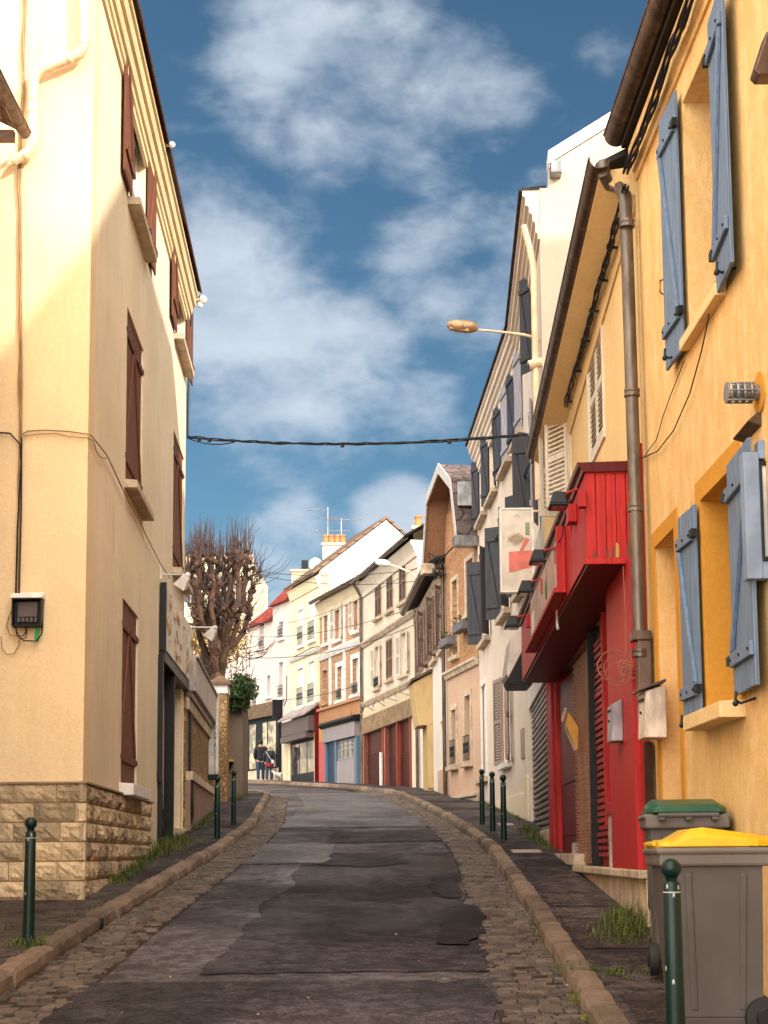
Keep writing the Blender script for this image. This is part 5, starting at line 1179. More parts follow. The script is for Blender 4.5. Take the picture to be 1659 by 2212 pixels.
def chimney(par, c, w, d, h, pots, m, name='chimney', potm=None):
    b = MB(); b.box(c[0]-w/2, c[0]+w/2, c[1]-d/2, c[1]+d/2, c[2]-1.5, c[2]+h); b.box(c[0]-w/2-.06, c[0]+w/2+.06, c[1]-d/2-.06, c[1]+d/2+.06, c[2]+h, c[2]+h+.1); ch = b.build(name, m, par, bev=.01)
    for k in range(pots):
        b = MB(); x = c[0]-w/2+w*(k+.5)/pots; b.lathe((x, c[1], c[2]+h+.1), [(.12, 0), (.10, .3), (.125, .32), (.125, .38), (.09, .38)], 12); b.build('chimney_pot', potm or mat('terracotta', (.50, .17, .06), .7), ch, smooth=True)
    return ch

# ================================================================== BRICK HOUSE WITH OVERHANGING GABLE
F5 = Facade((2.2, 35.25), (1.58, 38.6))
bh = empty('brick_gable_house', (2.2, 37, G(37)), 'narrow brick house with a wooden overhanging gable and pink ground floor', 'house')
M_brk = mat('orange_brick', (.42, .20, .10), .85, 'brick', mc=(.50, .33, .18), bw=.22, bh=.075, ms=.012)
M_pink = mat('pinkish_render', (.60, .40, .28), .85, 'plaster', stain=.4)
wA = F5.R(978, 990, 1258, 1420); wB = F5.R(1008, 1024, 1215, 1330)
zc_ = F5.px(1000, 1440)[1]
gA = F5.R(977, 987, 1535, 1655); gB = F5.R(1006, 1018, 1505, 1648)
for r in (wA, wB): fwin(F5, bh, r, surr=.12, sm=M_stonew)
F5b = Facade((2.2-.0, 35.25), (1.58, 38.6)); F5b.holes = []
for r in (gA, gB): F5b.window(bh, r, M_whitep, M_glass, dp=.2)
zsp = zc_
F5.wall('wall', M_brk, bh, zsp, 10.2, depth=.4); F5b.wall('lower_wall', M_pink, bh, 2.2, zsp, depth=.4)
b = MB(); b.box(0, F5.L, -6, -.42, 1, 10.2); b.build('side_wall', M_brk, bh, F5.M)
cornice(F5, bh, 'band_course', M_stonew, 0, F5.L, zsp, [(-.02, -.14), (.06, -.14), (.10, -.05), (.14, -.02), (.14, .04), (-.02, .10)], 0)
for r in (gA, gB): surround(F5, bh, r, M_stonew, .14, .035, name='window_surround'); F5.sill(bh, r, M_stonew, ext=.15, h=.12, o=.15); rail(F5, bh, r, .62)
b = MB(); b.box(-.0, F5.L, -.02, .10, 1.9, 2.95); b.box(0, F5.L, -.02, .16, 2.95, 3.03); b.build('plinth', M_stonew, bh, F5.M, bev=.01)
for r, h_ in ((wA, 'flower box on the brick wall'), (wB, '')): pass
# gable: ridge perpendicular to the facade, overhang towards the street
ov = .52; um = F5.L*.48; zpk = F5.px(973, 981, ov)[1]; zfn = F5.px(985, 1096, ov)[1]; zff = F5.px(938, 1178, ov)[1]
zft = (zfn+zff)/2-.1; un, uf = -.12, F5.L+.25
M_vw = mat('brown_soffit_boards', (.30, .16, .09), .7, 'wood'); M_sh = mat('scale_shingles', (.15, .11, .105), .6, 'rubble', s=3.2, mc=(.08, .06, .055))
for (ua_, ub_, nm) in ((um, un, 'near'), (um, uf, 'far')):
    fr_ = .60 if nm == 'near' else .72; uk = ua_+(ub_-ua_)*.71
    for (a_, za_, c_, zc2) in ((um, zpk, uk, zft+fr_*(zpk-zft)), (uk, zft+fr_*(zpk-zft), ub_, zft-.35)):
        b = MB(); b.prism([(a_, ov, za_), (c_, ov, zc2), (c_, ov, zc2+.07), (a_, ov, za_+.07)], [(a_, -5, za_), (c_, -5, zc2), (c_, -5, zc2+.07), (a_, -5, za_+.07)]); b.build('roof', M_sh if nm == 'near' else M_slate, bh, F5.M)
        b = MB(); b.prism([(a_, 0.0, za_-.02), (c_, 0, zc2-.02), (c_, 0, zc2-.001), (a_, 0, za_-.001)], [(a_, ov-.02, za_-.02), (c_, ov-.02, zc2-.02), (c_, ov-.02, zc2-.001), (a_, ov-.02, za_-.001)]); b.build('soffit', M_vw, bh, F5.M)
        b = MB(); b.prism([(a_, ov, za_-.16), (c_, ov, zc2-.16), (c_, ov, zc2+.09), (a_, ov, za_+.09)], [(a_, ov+.04, za_-.16), (c_, ov+.04, zc2-.16), (c_, ov+.04, zc2+.09), (a_, ov+.04, za_+.09)]); b.build('bargeboard', mat('grey_white_board', (.52, .47, .45), .6, 'wood'), bh, F5.M)
b = MB(); b.face([(un, -.01, zft-.35), (um+(un-um)*.71, -.01, zft+.60*(zpk-zft)), (um, -.01, zpk), (um+(uf-um)*.71, -.01, zft+.72*(zpk-zft)), (uf, -.01, zft-.35)]); b.build('gable_boards', M_vw, bh, F5.M)
b = MB(); b.box(uf-.3, uf+.06, 0, ov+.06, zft-.62, zft-.36); b.build('eave_end', M_stonew, bh, F5.M, bev=.01)
b = MB(); b.box(un-.05, un+.3, 0, ov+.04, zft-.60, zft-.36); b.build('eave_end', M_zincg, bh, F5.M, bev=.01)
# near side of the roof: zinc dormer cheek
b = MB(); p0 = at(988, 1040, 35.2); p1 = at(1030, 1092, 35.2); b.box(p0.x, p1.x+.3, 35.2, 36.5, p1.z, p0.z); b.build('zinc_cheek', M_zincg, bh, bev=.01)
# flower boxes
M_soil = mat('planter_grey', (.16, .14, .15), .6)
for k, (x0_, x1_, y_, zz_, lb) in enumerate(((984, 1006, 1348, 0, 'grey flower box with small green plants, upper one on the brick house'), (955, 974, 1382, 0, 'grey flower box with small green plants, lower one beside the pipe of the brick house'))):
    fa = F5; u0_, zq = fa.px(x1_, y_, .2); u1_2, _ = fa.px(x0_, y_, .2)
    fb_ = empty('flower_box', fa.wpt((u0_+u1_2)/2, .2, zq), lb, 'flower box')
    b = MB(); b.box(u0_, u1_2, .08, .30, zq-.10, zq+.10); b.build('planter', M_soil, fb_, fa.M, bev=.01)
    b = MB(); rs = random.Random(k)
    for q in range(160):
        c = (rs.uniform(u0_-.03, u1_2+.03), rs.uniform(.04, .34), zq+.08+abs(rs.gauss(0, .10))); s_ = .03; a_ = rs.uniform(0, 6.3); e_ = rs.uniform(-.8, .8)
        v1 = Vector((math.cos(a_), math.sin(a_), e_))*s_; v2 = Vector((-math.sin(a_), math.cos(a_), .4))*s_*.6; c = Vector(c); b.face([c-v1, c-v2, c+v1, c+v2])
    b.build('plants', M_green, fb_, fa.M)
cb = F5.wpt(F5.L-.05, .25, F5.px(962, 1205, .25)[1])
b = MB(); rs = random.Random(8)
for k in range(14):
    c = cb+Vector((rs.uniform(-.12, .12), rs.uniform(-.1, .1), rs.uniform(-.3, .2))); b.tube([c+Vector((.1*math.cos(t+k), .05*math.sin(t*2), .12*math.sin(t))) for t in [2*math.pi*q/9 for q in range(10)]], .012, 5)
b.tube([cb, F5.wpt(1.5, .1, F5.px(1000, 1160, .1)[1]), F5.wpt(.05, .1, F5.px(1028, 1128, .1)[1])], .018, 6)
tag(b.build('cable_tangle', M_cable, smooth=True), 'dark tangle of cables under the foot of the wooden gable', 'cable')
pipe(F5, bh, 'downpipe', M_zinc, [(F5.L-.02, .08, 9.0), (F5.L-.02, .08, 2.7)], .05, 8)

# ================================================================== LOW EAVED HOUSE WITH THE CANOPY SHOP
F6 = Facade((1.58, 38.6), (1.07, 46.5))
eh = empty('low_eaved_house', (1.5, 42, G(42)), 'low beige house with a dark sloping gutter and a small canopied shop', 'house')
ws = [F6.R(a, c, 1330, 1440) for a, c in ((952, 960), (935, 944), (916, 925))]; zu0, zu1 = F6.px(940, 1425)[1], F6.px(940, 1300)[1]
for r in ws: fwin(F6, eh, (r[0], r[1], zu0, zu1), 'open', M_brown, .08, ang=(150, 165))
dr = F6.R(952, 963, 1560, 1720); dr = (dr[0], dr[1], G(40)+.1, dr[3]); F6.holes.append((*dr, .25))
F6.wall('wall', M_wht, eh, 2.2, 8.9, depth=.4)
b = MB(); b.box(dr[0], dr[1], -.24, -.2, dr[2], dr[3]); b.build('door', M_lwhite, eh, F6.M)
b = MB(); b.box(0, F6.L, -7, -.42, 1, 8.9); b.build('side_wall', M_wht, eh, F6.M)
roof(F6, eh, M_slate, 0, F6.L, 8.95, o=.42, depth=7, pitch=.45); gutter(F6, eh, M_zinc, 0, F6.L, .48, 8.95, r=.09, clips=False)
cornice(F6, eh, 'cornice', M_stonew, 0, F6.L, 8.85, [(-.02, -.3), (.05, -.3), (.08, -.2), (.16, -.12), (.16, 0), (-.02, 0)])
b = MB(); b.box(0, 2.2, -.02, .04, 2.2, 3.8); b.build('plinth', M_pink, eh, F6.M)
ua_, ub_ = sorted((F6.px(936, 1600, .35)[0], F6.px(884, 1540, .55)[0]))
zt_ = F6.px(930, 1448, .3)[1]; zm_ = F6.px(935, 1540, .35)[1]; ua_ = max(ua_, F6.px(936, 1600, .0)[0])
M_can = mat('ochre_canopy', (.55, .38, .19), .8, 'plaster', stain=.6)
b = MB(); b.prism([(ua_, 0, zt_+.25), (ua_, .55, zt_-.05), (ua_, .42, zm_-.02), (ua_, 0, zm_)], [(ub_, 0, zt_+.25), (ub_, .55, zt_-.05), (ub_, .42, zm_-.02), (ub_, 0, zm_)]); b.build('canopy', M_can, eh, F6.M, bev=.01)
b = MB(); b.prism([(ua_-.08, -.0, zt_+.28), (ua_-.08, .62, zt_-.02), (ua_-.08, .62, zt_+.06), (ua_-.08, 0, zt_+.36)], [(ub_+.1, 0, zt_+.28), (ub_+.1, .62, zt_-.02), (ub_+.1, .62, zt_+.06), (ub_+.1, 0, zt_+.36)]); b.build('canopy_roof', M_zinc, eh, F6.M)
b = MB(); b.box(ua_, ub_, -.0, .18, zm_-2.6, zm_-1.75); b.build('bulkhead', M_can, eh, F6.M, bev=.01)
b = MB(); b.box(ua_+.1, ub_-.1, .0, .08, zm_-1.75, zm_); b.build('display_window', mat('dusty_glass', (.20, .15, .10), .3, 'glass', c2=(.34, .26, .17)), eh, F6.M)
for k in range(7):
    u_ = ua_+(ub_-ua_)*k/6; b = MB(); b.box(u_-.04, u_+.04, .0, .17, zm_-1.75, zm_-.01); b.build('post', M_can, eh, F6.M, bev=.006)
pipe(F6, eh, 'downpipe', M_zinc, [(F6.L-.05, .12, 8.9), (F6.L-.05, .09, 8.4), (F6.L-.05, .09, 3.3)], .05, 8)

# ================================================================== WHITE LOUVER HOUSE, BRICK HOUSE, CREAM HOUSE ...
F7 = Facade((1.05, 46.6), (-.75, 54.5))
lo_ = empty('louver_house', (.5, 50, G(50)), 'pale house with brown louvered shutters above two dark red boarded shop doors', 'house')
M_old = mat('old_white_render', (.72, .62, .50), .85, 'plaster', stain=.6, staincol=(.40, .30, .22)); M_yelp = mat('faded_yellow_render', (.68, .56, .38), .85, 'plaster', stain=.5)
for (a, c, t_, q_, st) in ((812, 825, 1255, 1338, 'closed'), (837, 850, 1237, 1322, 'closed'), (864, 878, 1220, 1305, 'closed')):
    r = F7.R(a, c, t_, q_); fwin(F7, lo_, r, st, M_brown, .10, dp=.12)
for (a, c, t_, q_, st) in ((811, 821, 1400, 1488, 'open'), (836, 849, 1385, 1470, 'closed'), (867, 880, 1372, 1460, 'open')):
    r = F7.R(a, c, t_, q_); fwin(F7, lo_, r, st, M_lwhite if st == 'open' else M_brown, .12, gm=M_glass, rail_=.35 if a == 811 else 0, dp=.12, ang=(168, 172))
s1 = F7.R(790, 829, 1582, 1692); s2 = F7.R(836, 888, 1568, 1696)
zs = min(s1[3], s2[3]); s1 = (s1[0], s1[1], G(53), zs); s2 = (s2[0], s2[1], G(48), zs)
F7.holes += [(*s1, .14), (*s2, .14)]
F7.wall('wall', M_old, lo_, 2.8, 11.25, depth=.6)
gable_body(F7, lo_, M_yelp, 0, F7.L, 2.5, 11.3, depth=7, pitch=.6, inset=.65); roof(F7, lo_, M_slate, -.05, F7.L-.02, 11.42, o=.33, depth=7, pitch=.6, th=.03)
gutter(F7, lo_, M_zinc, 0, F7.L, .38, 11.32, r=.08, clips=False)
cornice(F7, lo_, 'cornice', M_old, 0, F7.L, 11.25, [(-.02, -.5), (.05, -.5), (.07, -.35), (.14, -.2), (.2, -.1), (.2, 0), (-.02, 0)])
for (zz_, pr) in ((F7.px(850, 1352)[1], .14), (F7.px(850, 1492)[1], .12)): cornice(F7, lo_, 'band_course', M_stonew, 0, F7.L, zz_, [(-.02, -.12), (pr*.4, -.12), (pr, 0), (pr, .05), (-.02, .12)])
zb1, zb0 = F7.px(850, 1500)[1], F7.px(850, 1530)[1]
b = MB(); b.box(0, F7.L, 0, .05, zs+.02, zb1-.15); b.build('shop_band', M_yelp, lo_, F7.M)
b = MB(); b.box(.0, F7.L, .05, .10, zs-.02, zs+.55); b.build('old_sign_board', mat('peeling_sign', (.40, .26, .15), .8, 'stone', c2=(.62, .50, .36)), lo_, F7.M, bev=.01)
for k, sx in enumerate((s1, s2)):
    b = MB(); b.box(sx[0], sx[1], -.13, -.09, sx[2], sx[3]); n = 14
    for q in range(n): zq = sx[2]+.1+(1.15)*q/n; b.box(sx[0]+.05, sx[1]-.05, -.09, -.065, zq, zq+.05)
    b.build('boarded_door', mat('oxblood_paint', (.075, .014, .010), .5, 'wood'), lo_, F7.M)
    for uu_ in {sx[0]-.10, (sx[0]+sx[1])/2 if k else sx[1], sx[1]}: b = MB(); b.box(uu_, uu_+.10, -.3, .06, sx[2]-.1, sx[3]-.02); b.build('door_post', mat('red_brown_paint', (.26, .06, .035), .5, 'wood'), lo_, F7.M, bev=.006)
b = MB(); u_ = F7.px(832, 1650)[0]; b.tube([(u_, .14, G(50.5)), (u_, .14, G(50.5)+1.25)], .055, 10); b.build('white_pipe', M_whitep, lo_, F7.M)
pipe(F7, lo_, 'downpipe', M_pipe, [(F7.L-.15, .36, 11.25), (F7.L-.12, .2, 11.0), (F7.L-.1, .09, 10.8), (F7.L-.1, .09, 4.0)], .05, 8)
pc = at(914, 1137, 48.3); chimney(lo_, (pc.x, pc.y+.2, pc.z-.45), .62, .5, .35, 2, M_yelp)
# broken brackets above the shop band
rs = random.Random(2)
for k in range(5):
    b = MB(); u_ = .8+k*1.7; z_ = zs+.55; b.tube([(u_, .1, z_+.1), (u_+rs.uniform(-.2, .5), .45, z_+.28), (u_+.5, .4, z_+.1)], .016, 5); tag(b.build('bent_bracket', M_cablec, None, F7.M), 'one of the bent wire brackets over the old shop band of the louver house', 'bracket', 'bent brackets over the old shop band')
# far street lamp on the louver house
fl_ = empty('street_lamp', at(905, 1290, 46), 'distant street lamp arm on the louver house, in front of the sunlit gable', 'street lamp')
P = [at(x, y, 45.6) for x, y in ((904, 1292), (904, 1262), (899, 1246), (885, 1236), (862, 1226), (840, 1219))]
b = MB(); b.tube(P, .028, 7); b.build('arm', M_creamp, fl_, smooth=True)
h0, h1 = at(842, 1218, 45.6), at(811, 1214, 45.6); b = MB(); b.tube([h0, h0.lerp(h1, .3), h0.lerp(h1, .8), h1], [.05, .11, .10, .04], 10); b.build('lamp_head', M_whitep, fl_, smooth=True)

F8 = Facade((-.75, 54.55), (-2.5, 59.5))
fb8 = empty('brick_shop_house', (-1.5, 57, G(57)), 'house of white frames and orange brick panels above a blue painted shop', 'house')
M_brk2 = mat('far_brick', (.44, .25, .155), .85, 'brick', mc=(.55, .38, .24), bw=.24, bh=.09, ms=.012)
for (a, c, t_, q_, st) in ((700, 709, 1325, 1392, None), (724, 736, 1310, 1384, 'open'), (764, 776, 1293, 1365, 'open')):
    r = F8.R(a, c, t_, q_); fwin(F8, fb8, r, st, M_lwhite, .12, sm=M_whitep, gm=M_glassl if st else M_glass)
for (a, c, t_, q_) in ((698, 707, 1450, 1520), (729, 740, 1442, 1514), (762, 775, 1425, 1502)):
    r = F8.R(a, c, t_, q_); fwin(F8, fb8, r, None, None, .18 if a > 700 else .05, sm=M_whitep if a > 700 else M_brk2, rail_=.4 if a > 700 else 0)
sh8 = F8.R(741, 769, 1574, 1648); zz8 = F8.px(745, 1560)[1]
shz = (F8.px(711, 1600)[0], F8.px(781, 1600)[0]); shz = (max(min(shz), .05), max(shz))
F8.wall('wall', M_brk2, fb8, 3.4, 11.35, depth=.4)
gable_body(F8, fb8, M_old, 0, F8.L, 3, 11.4, depth=7, pitch=.55, inset=.42); roof(F8, fb8, M_slate, 0, F8.L, 11.42, o=.35, depth=7, pitch=.55); gutter(F8, fb8, M_zinc, 0, F8.L, .38, 11.42, r=.08, clips=False)
cornice(F8, fb8, 'cornice', M_yelp, 0, F8.L, 11.4, [(-.02, -.6), (.04, -.6), (.06, -.4), (.14, -.2), (.2, -.1), (.2, 0), (-.02, 0)])
zmb = F8.px(745, 1396)[1]; cornice(F8, fb8, 'band_course', M_whitep, 0, F8.L, zmb, [(-.02, -.2), (.06, -.2), (.14, 0), (.14, .06), (-.02, .14)])
zor = F8.px(745, 1522)[1]; b = MB(); b.box(0, F8.L, 0, .05, zor-.62, zor); b.box(0, F8.L, 0, .14, zor, zor+.1); b.build('orange_band', mat('orange_render', (.46, .23, .12), .8, 'plaster', stain=.5), fb8, F8.M)
for x_ in (714, 745, 782):
    u_ = F8.px(x_, 1400)[0]; b = MB(); b.box(u_-.12, u_+.12, 0, .04, zor+.1, 10.8); b.build('pilaster', M_whitep, fb8, F8.M)
M_bl = mat('blue_shop_paint', (.11, .17, .25), .5, 'wood'); M_lil = mat('lilac_grey_fascia', (.29, .25, .26), .5, 'wood')
u0_, u1_2 = shz; gz8 = G(57)+.1; zf = zor-.75
b = MB(); b.box(u0_, u1_2, .05, .28, zf-.55, zf); b.build('shop_fascia', M_lil, fb8, F8.M, bev=.01)
cornice(F8, fb8, 'shop_cornice', M_black, u0_-.1, u1_2+.1, zf, [(0, -.02), (.32, -.02), (.42, .10), (.42, .18), (0, .24)])
b = MB(); b.box(u0_, u1_2, .0, .08, gz8-.2, zf-.55); b.build('shopfront', M_bl, fb8, F8.M)
for uu_ in (u0_, u0_+(u1_2-u0_)*.62, u1_2-.22): b = MB(); b.box(uu_, uu_+.2, .08, .20, gz8-.2, zf-.55); b.build('pilaster', M_bl, fb8, F8.M, bev=.01)
b = MB(); a_, c_ = u0_+.25, u0_+(u1_2-u0_)*.6; b.box(a_, c_, .08, .10, gz8+.85, zf-.62); dw = b.build('display_window', mat('greenish_glass', (.10, .10, .08), .12, 'glass', c2=(.30, .27, .20)), fb8, F8.M)
b = MB()
for k in range(5): uu_ = a_+(c_-a_)*k/4; b.box(uu_-.025, uu_+.025, .10, .13, gz8+.85, zf-.62)
for k in (0, .5, .75, 1): zz_ = gz8+.85+(zf-.62-gz8-.85)*k; b.box(a_, c_, .10, .125, zz_-.025, zz_+.025)
b.build('glazing_bars', M_lil, dw, F8.M); b = MB(); b.box(a_, c_, .08, .2, gz8-.2, gz8+.8); b.build('bulkhead', M_lil, fb8, F8.M, bev=.01)
b = MB(); b.box(c_+.25, u1_2-.25, .09, .12, gz8-.1, zf-.62); b.build('door', mat('dark_blue_paint', (.03, .05, .08), .5, 'wood'), fb8, F8.M)
ur = F8.px(710, 1650)[0]; b = MB(); b.box(u1_2+.05, F8.L-.05, 0, .06, gz8-.2, zor-.6); b.build('ochre_panel', mat('ochre_orange_render', (.60, .30, .08), .8, 'plaster', stain=.5), fb8, F8.M)
b = MB(); b.box(u1_2+.12, F8.L-.15, .06, .10, gz8-.1, gz8+1.7); b.build('pink_door', mat('pink_red_paint', (.50, .10, .09), .5, 'wood'), fb8, F8.M)

F9 = Facade((-2.5, 59.55), (-3.85, 63.3))
ch9 = empty('cream_gable_house', (-3, 61.5, G(61)), 'tall cream house with a blazing white side gable and iron window railings', 'house')
M_cr9 = mat('light_yellow_render', (.76, .66, .46), .85, 'plaster', stain=.3)
for (a, c, t_, q_) in ((645, 656, 1320, 1397), (668, 681, 1302, 1386), (644, 656, 1446, 1528), (667, 680, 1432, 1520)):
    r = F9.R(a, c, t_, q_); fwin(F9, ch9, r, None, None, .12, sm=M_whitep, rail_=.75, fm=M_whitep, gm=mat('sheer_glass', (.58, .58, .60), .15, 'glass', c2=(.74, .72, .70)))
F9.wall('wall', M_cr9, ch9, 3.6, 12.7, depth=.4)
gable_body(F9, ch9, M_whitep, 0, F9.L, 3, 12.75, depth=5.6, pitch=.79, inset=.05, o=0); 
b = MB()
for (a_, za_, c_, zc2) in ((.3, 12.75-.3*.79, -2.8, 12.75+2.8*.79), (-2.8, 12.75+2.8*.79, -5.9, 12.75-.3*.79)):
    b.prism([(-.06, a_, za_+.02), (-.06, c_, zc2+.02), (-.06, c_, zc2+.14), (-.06, a_, za_+.14)], [(F9.L+.1, a_, za_+.02), (F9.L+.1, c_, zc2+.02), (F9.L+.1, c_, zc2+.14), (F9.L+.1, a_, za_+.14)])
b.build('roof', mat('brown_tiles', (.22, .14, .10), .8, 'brick', bw=.22, bh=.28, ms=.03, mc=(.06, .04, .03)), ch9, F9.M)
cornice(F9, ch9, 'cornice', M_cr9, 0, F9.L, 12.5, [(-.02, -.4), (.05, -.4), (.14, -.1), (.2, 0), (-.02, .1)])
zb9 = F9.px(650, 1418)[1]; cornice(F9, ch9, 'band_course', M_whitep, 0, F9.L, zb9, [(-.02, -.1), (.08, -.1), (.14, 0), (-.02, .1)])
za9 = F9.px(660, 1535)[1]; gz9 = G(61)+.1; n_ = F9.L
b = MB(); b.prism([(.05, 0, za9+.2), (.05, .6, za9-.28), (.05, .6, za9-.34), (.05, 0, za9+.1)], [(n_-.05, 0, za9+.2), (n_-.05, .6, za9-.28), (n_-.05, .6, za9-.34), (n_-.05, 0, za9+.1)]); b.build('shop_canopy', mat('pale_slate', (.34, .28, .27), .6, 'brick', bw=.3, bh=.2), ch9, F9.M)
M_chs = mat('charcoal_fascia', (.12, .09, .085), .5, 'wood')
b = MB(); b.box(.1, n_-.1, .05, .45, za9-.95, za9-.36); b.box(.3, n_-.1, .05, .5, za9-1.2, za9-.97); b.build('shop_fascia', M_chs, ch9, F9.M, bev=.01)
b = MB(); b.box(.1, n_-.1, .0, .1, gz9-.3, za9-.9); b.build('shopfront', M_black, ch9, F9.M)
b = MB(); 
for k in range(3): a_ = .35+(n_-.8)*k/3; b.box(a_, a_+(n_-.8)/3-.12, .10, .115, gz9+.35, za9-1.3)
b.build('display_window', mat('shop_glass', (.03, .03, .035), .06, 'glass', c2=(.16, .13, .12)), ch9, F9.M)
b = MB(); b.box(n_-.35, n_-.15, .1, .16, gz9-.2, za9-.95); b.box(.12, .28, .1, .16, gz9-.2, za9-.95); b.build('pilaster', M_cr9, ch9, F9.M)
b = MB(); b.box(.02, .1, .0, .2, gz9-.2, za9); b.build('red_edge', M_redd, ch9, F9.M)
p9 = at(722, 1178, 63.4); chm = chimney(ch9, (p9.x, p9.y, p9.z-.9), .95, .5, .85, 4, M_cr9)
p9 = at(654, 1232, 64.2); chimney(ch9, (p9.x, p9.y+.6, p9.z-.3), 1.0, .6, .30, 0, M_cr9)
q9 = at(658, 1222, 64.6); b = MB(); b.box(q9.x-.13, q9.x+.13, q9.y-.13, q9.y+.13, q9.z-.15, q9.z+.22); tag(b.build('chimney_cowl', M_black, bev=.02), 'square black cowl on the low cream chimney stack', 'cowl')
# dish and antennas
q = at(681, 1219, 62.8); ds = empty('satellite_dish', q, 'white satellite dish on the roof edge of the cream gable house', 'satellite dish')
b = MB(); b.T = Matrix.Translation(q) @ Matrix.Rotation(math.radians(12), 4, 'X') @ Matrix.Rotation(math.radians(20), 4, 'Z'); b.lathe((0, 0, 0), [(.02, .09), (.12, .07), (.22, .03), (.285, -.03), (.28, -.05), (.2, .0), (.1, .05), (.02, .07)], 24, 'y'); b.build('dish', M_whitep, ds, smooth=True)
b = MB(); b.tube([q+Vector((0, .05, 0)), q+Vector((0, .15, -.5))], .02, 6); b.tube([q+Vector((0, -.03, -.25)), q+Vector((0, -.35, -.1))], .01, 5); b.build('mount', M_zincg, ds)
def antenna(x, yb, yt, Y, label, booms):
    a_, c_ = at(x, yb, Y), at(x, yt, Y); r = empty('roof_antenna', a_, label, 'antenna')
    b = MB(); b.tube([a_, c_], .022, 6); b.build('mast', M_zincg, r)
    for (f, l0, l1, n, w) in booms:
        b = MB(); z = a_.z+(c_.z-a_.z)*f; b.tube([(a_.x+l0, Y, z), (a_.x+l1, Y, z)], .014, 5)
        for k in range(n): xx = a_.x+l0+(l1-l0)*k/(n-1); b.tube([(xx, Y-.08, z-w), (xx, Y+.08, z+w)], .009, 4)
        b.build('boom', M_zincg, r)
antenna(708, 1180, 1096, 63.4, 'tallest roof antenna by the orange chimney pots, boom pointing left', [(.93, -.85, .0, 7, .06), (.72, -.45, .45, 8, .05)])
antenna(737, 1172, 1120, 63.4, 'roof antenna on the right of the orange chimney pots, with a wide toothed boom', [(.95, -.6, .85, 12, .06), (.5, -1.2, .4, 14, .05)])
b_ = at(754, 1125, 63.4); 
F10 = Facade((-3.85, 63.35), (-4.75, 65.2)); F11 = Facade((-4.75, 65.2), (-6.05, 67.5)); F12 = Facade((-6.1, 67.6), (-10.5, 72))
M_wh10 = mat('rose_white_render', (.70, .60, .54), .85, 'plaster', stain=.3); M_rroof = mat('red_tiles', (.30, .06, .045), .7, 'brick', bw=.25, bh=.3, ms=.02, mc=(.2, .03, .02))
w10 = empty('white_red_roof_house', (-4.3, 64.3, G(64)), 'narrow white house with a steep red roof beside the cream gable house', 'house')
for (t_, q_) in ((1345, 1380), (1432, 1508)):
    r = F10.R(603, 613, t_, q_); fwin(F10, w10, r, None, None, .08, sm=M_whitep, rail_=.5)
F10.wall('wall', M_wh10, w10, 3.8, 12.2, depth=.4)
b = MB(); b.box(0, F10.L, -5, -.42, 3, 12.2); b.build('side_wall', M_wh10, w10, F10.M)
b = MB(); b.prism([(0, .25, 12.2), (0, -.5, 12.95), (0, -4, 12.95), (0, -4, 12.2)], [(F10.L, .25, 12.2), (F10.L, -.5, 12.95), (F10.L, -4, 12.95), (F10.L, -4, 12.2)]); b.build('roof', M_rroof, w10, F10.M)
w11 = empty('white_corner_house', (-5.4, 66.3, G(66)), 'white house with a red gabled roof and an old dark shopfront', 'house')
for (x0_, x1_, t_, q_) in ((561, 572, 1345, 1405), (577, 585, 1460, 1505), (547, 555, 1465, 1527)):
    r = F11.R(x0_, x1_, t_, q_); fwin(F11, w11, r, None, None, .06, sm=M_whitep, rail_=.5 if x0_ != 577 else 0)
F11.wall('wall', M_wh10, w11, 3.9, 11.6, depth=.4); b = MB(); b.box(0, F11.L, -5, -.42, 3, 11.6); b.build('side_wall', M_wh10, w11, F11.M)
b = MB(); b.prism([(0, .25, 11.6), (0, -.5, 12.4), (0, -4, 12.4), (0, -4, 11.6)], [(F11.L, .25, 11.6), (F11.L*.6, -.5, 12.4), (F11.L*.6, -4, 12.4), (F11.L, -4, 11.6)]); b.build('roof', M_rroof, w11, F11.M)
zs11 = F11.px(575, 1545)[1]; g11 = G(66)+.1
b = MB(); b.box(-1.1, F11.L, .05, .45, zs11-.15, zs11+.45); fa11 = b.build('shop_fascia', mat('bronze_fascia', (.20, .13, .08), .5, 'stone', c2=(.45, .33, .2)), w11, F11.M, bev=.02)
b = MB(); b.box(-1.12, -1.0, .0, .5, zs11-.25, zs11+.5); b.build('fascia_end', M_black, fa11, F11.M)
b = MB(); b.box(-1.0, F11.L, 0, .2, g11-.2, zs11-.15); b.build('shopfront', M_black, w11, F11.M)
b = MB()
for (a_, c_) in ((-.75, .0), (.12, .55), (1.25, 1.9)): b.box(a_, c_, .20, .215, g11+.5, zs11-.35)
b.build('display_window', mat('mirror_glass', (.25, .20, .14), .05, 'glass', c2=(.62, .50, .34), s=3), w11, F11.M)
b = MB(); b.box(-1.0, F11.L, .2, .24, g11-.2, g11+.42); b.build('bulkhead', M_stonew, w11, F11.M)
w12 = empty('street_end_house', (-8, 70, G(70)), 'pale house wall glimpsed at the end of the street beside the ivy', 'house')
F12.wall('wall', M_wh10, w12, 3.8, 10.8, depth=5)
cb_ = at(617, 1620, 64); 
b = MB(); c = at(624, 1640, 63.6); b.box(c.x-.22, c.x+.22, 63.3, 63.6, G(63), G(63)+1.9); tag(b.build('meter_cabinet', M_cr9, bev=.02), 'tall cream utility cabinet between the two dark far shops', 'cabinet')

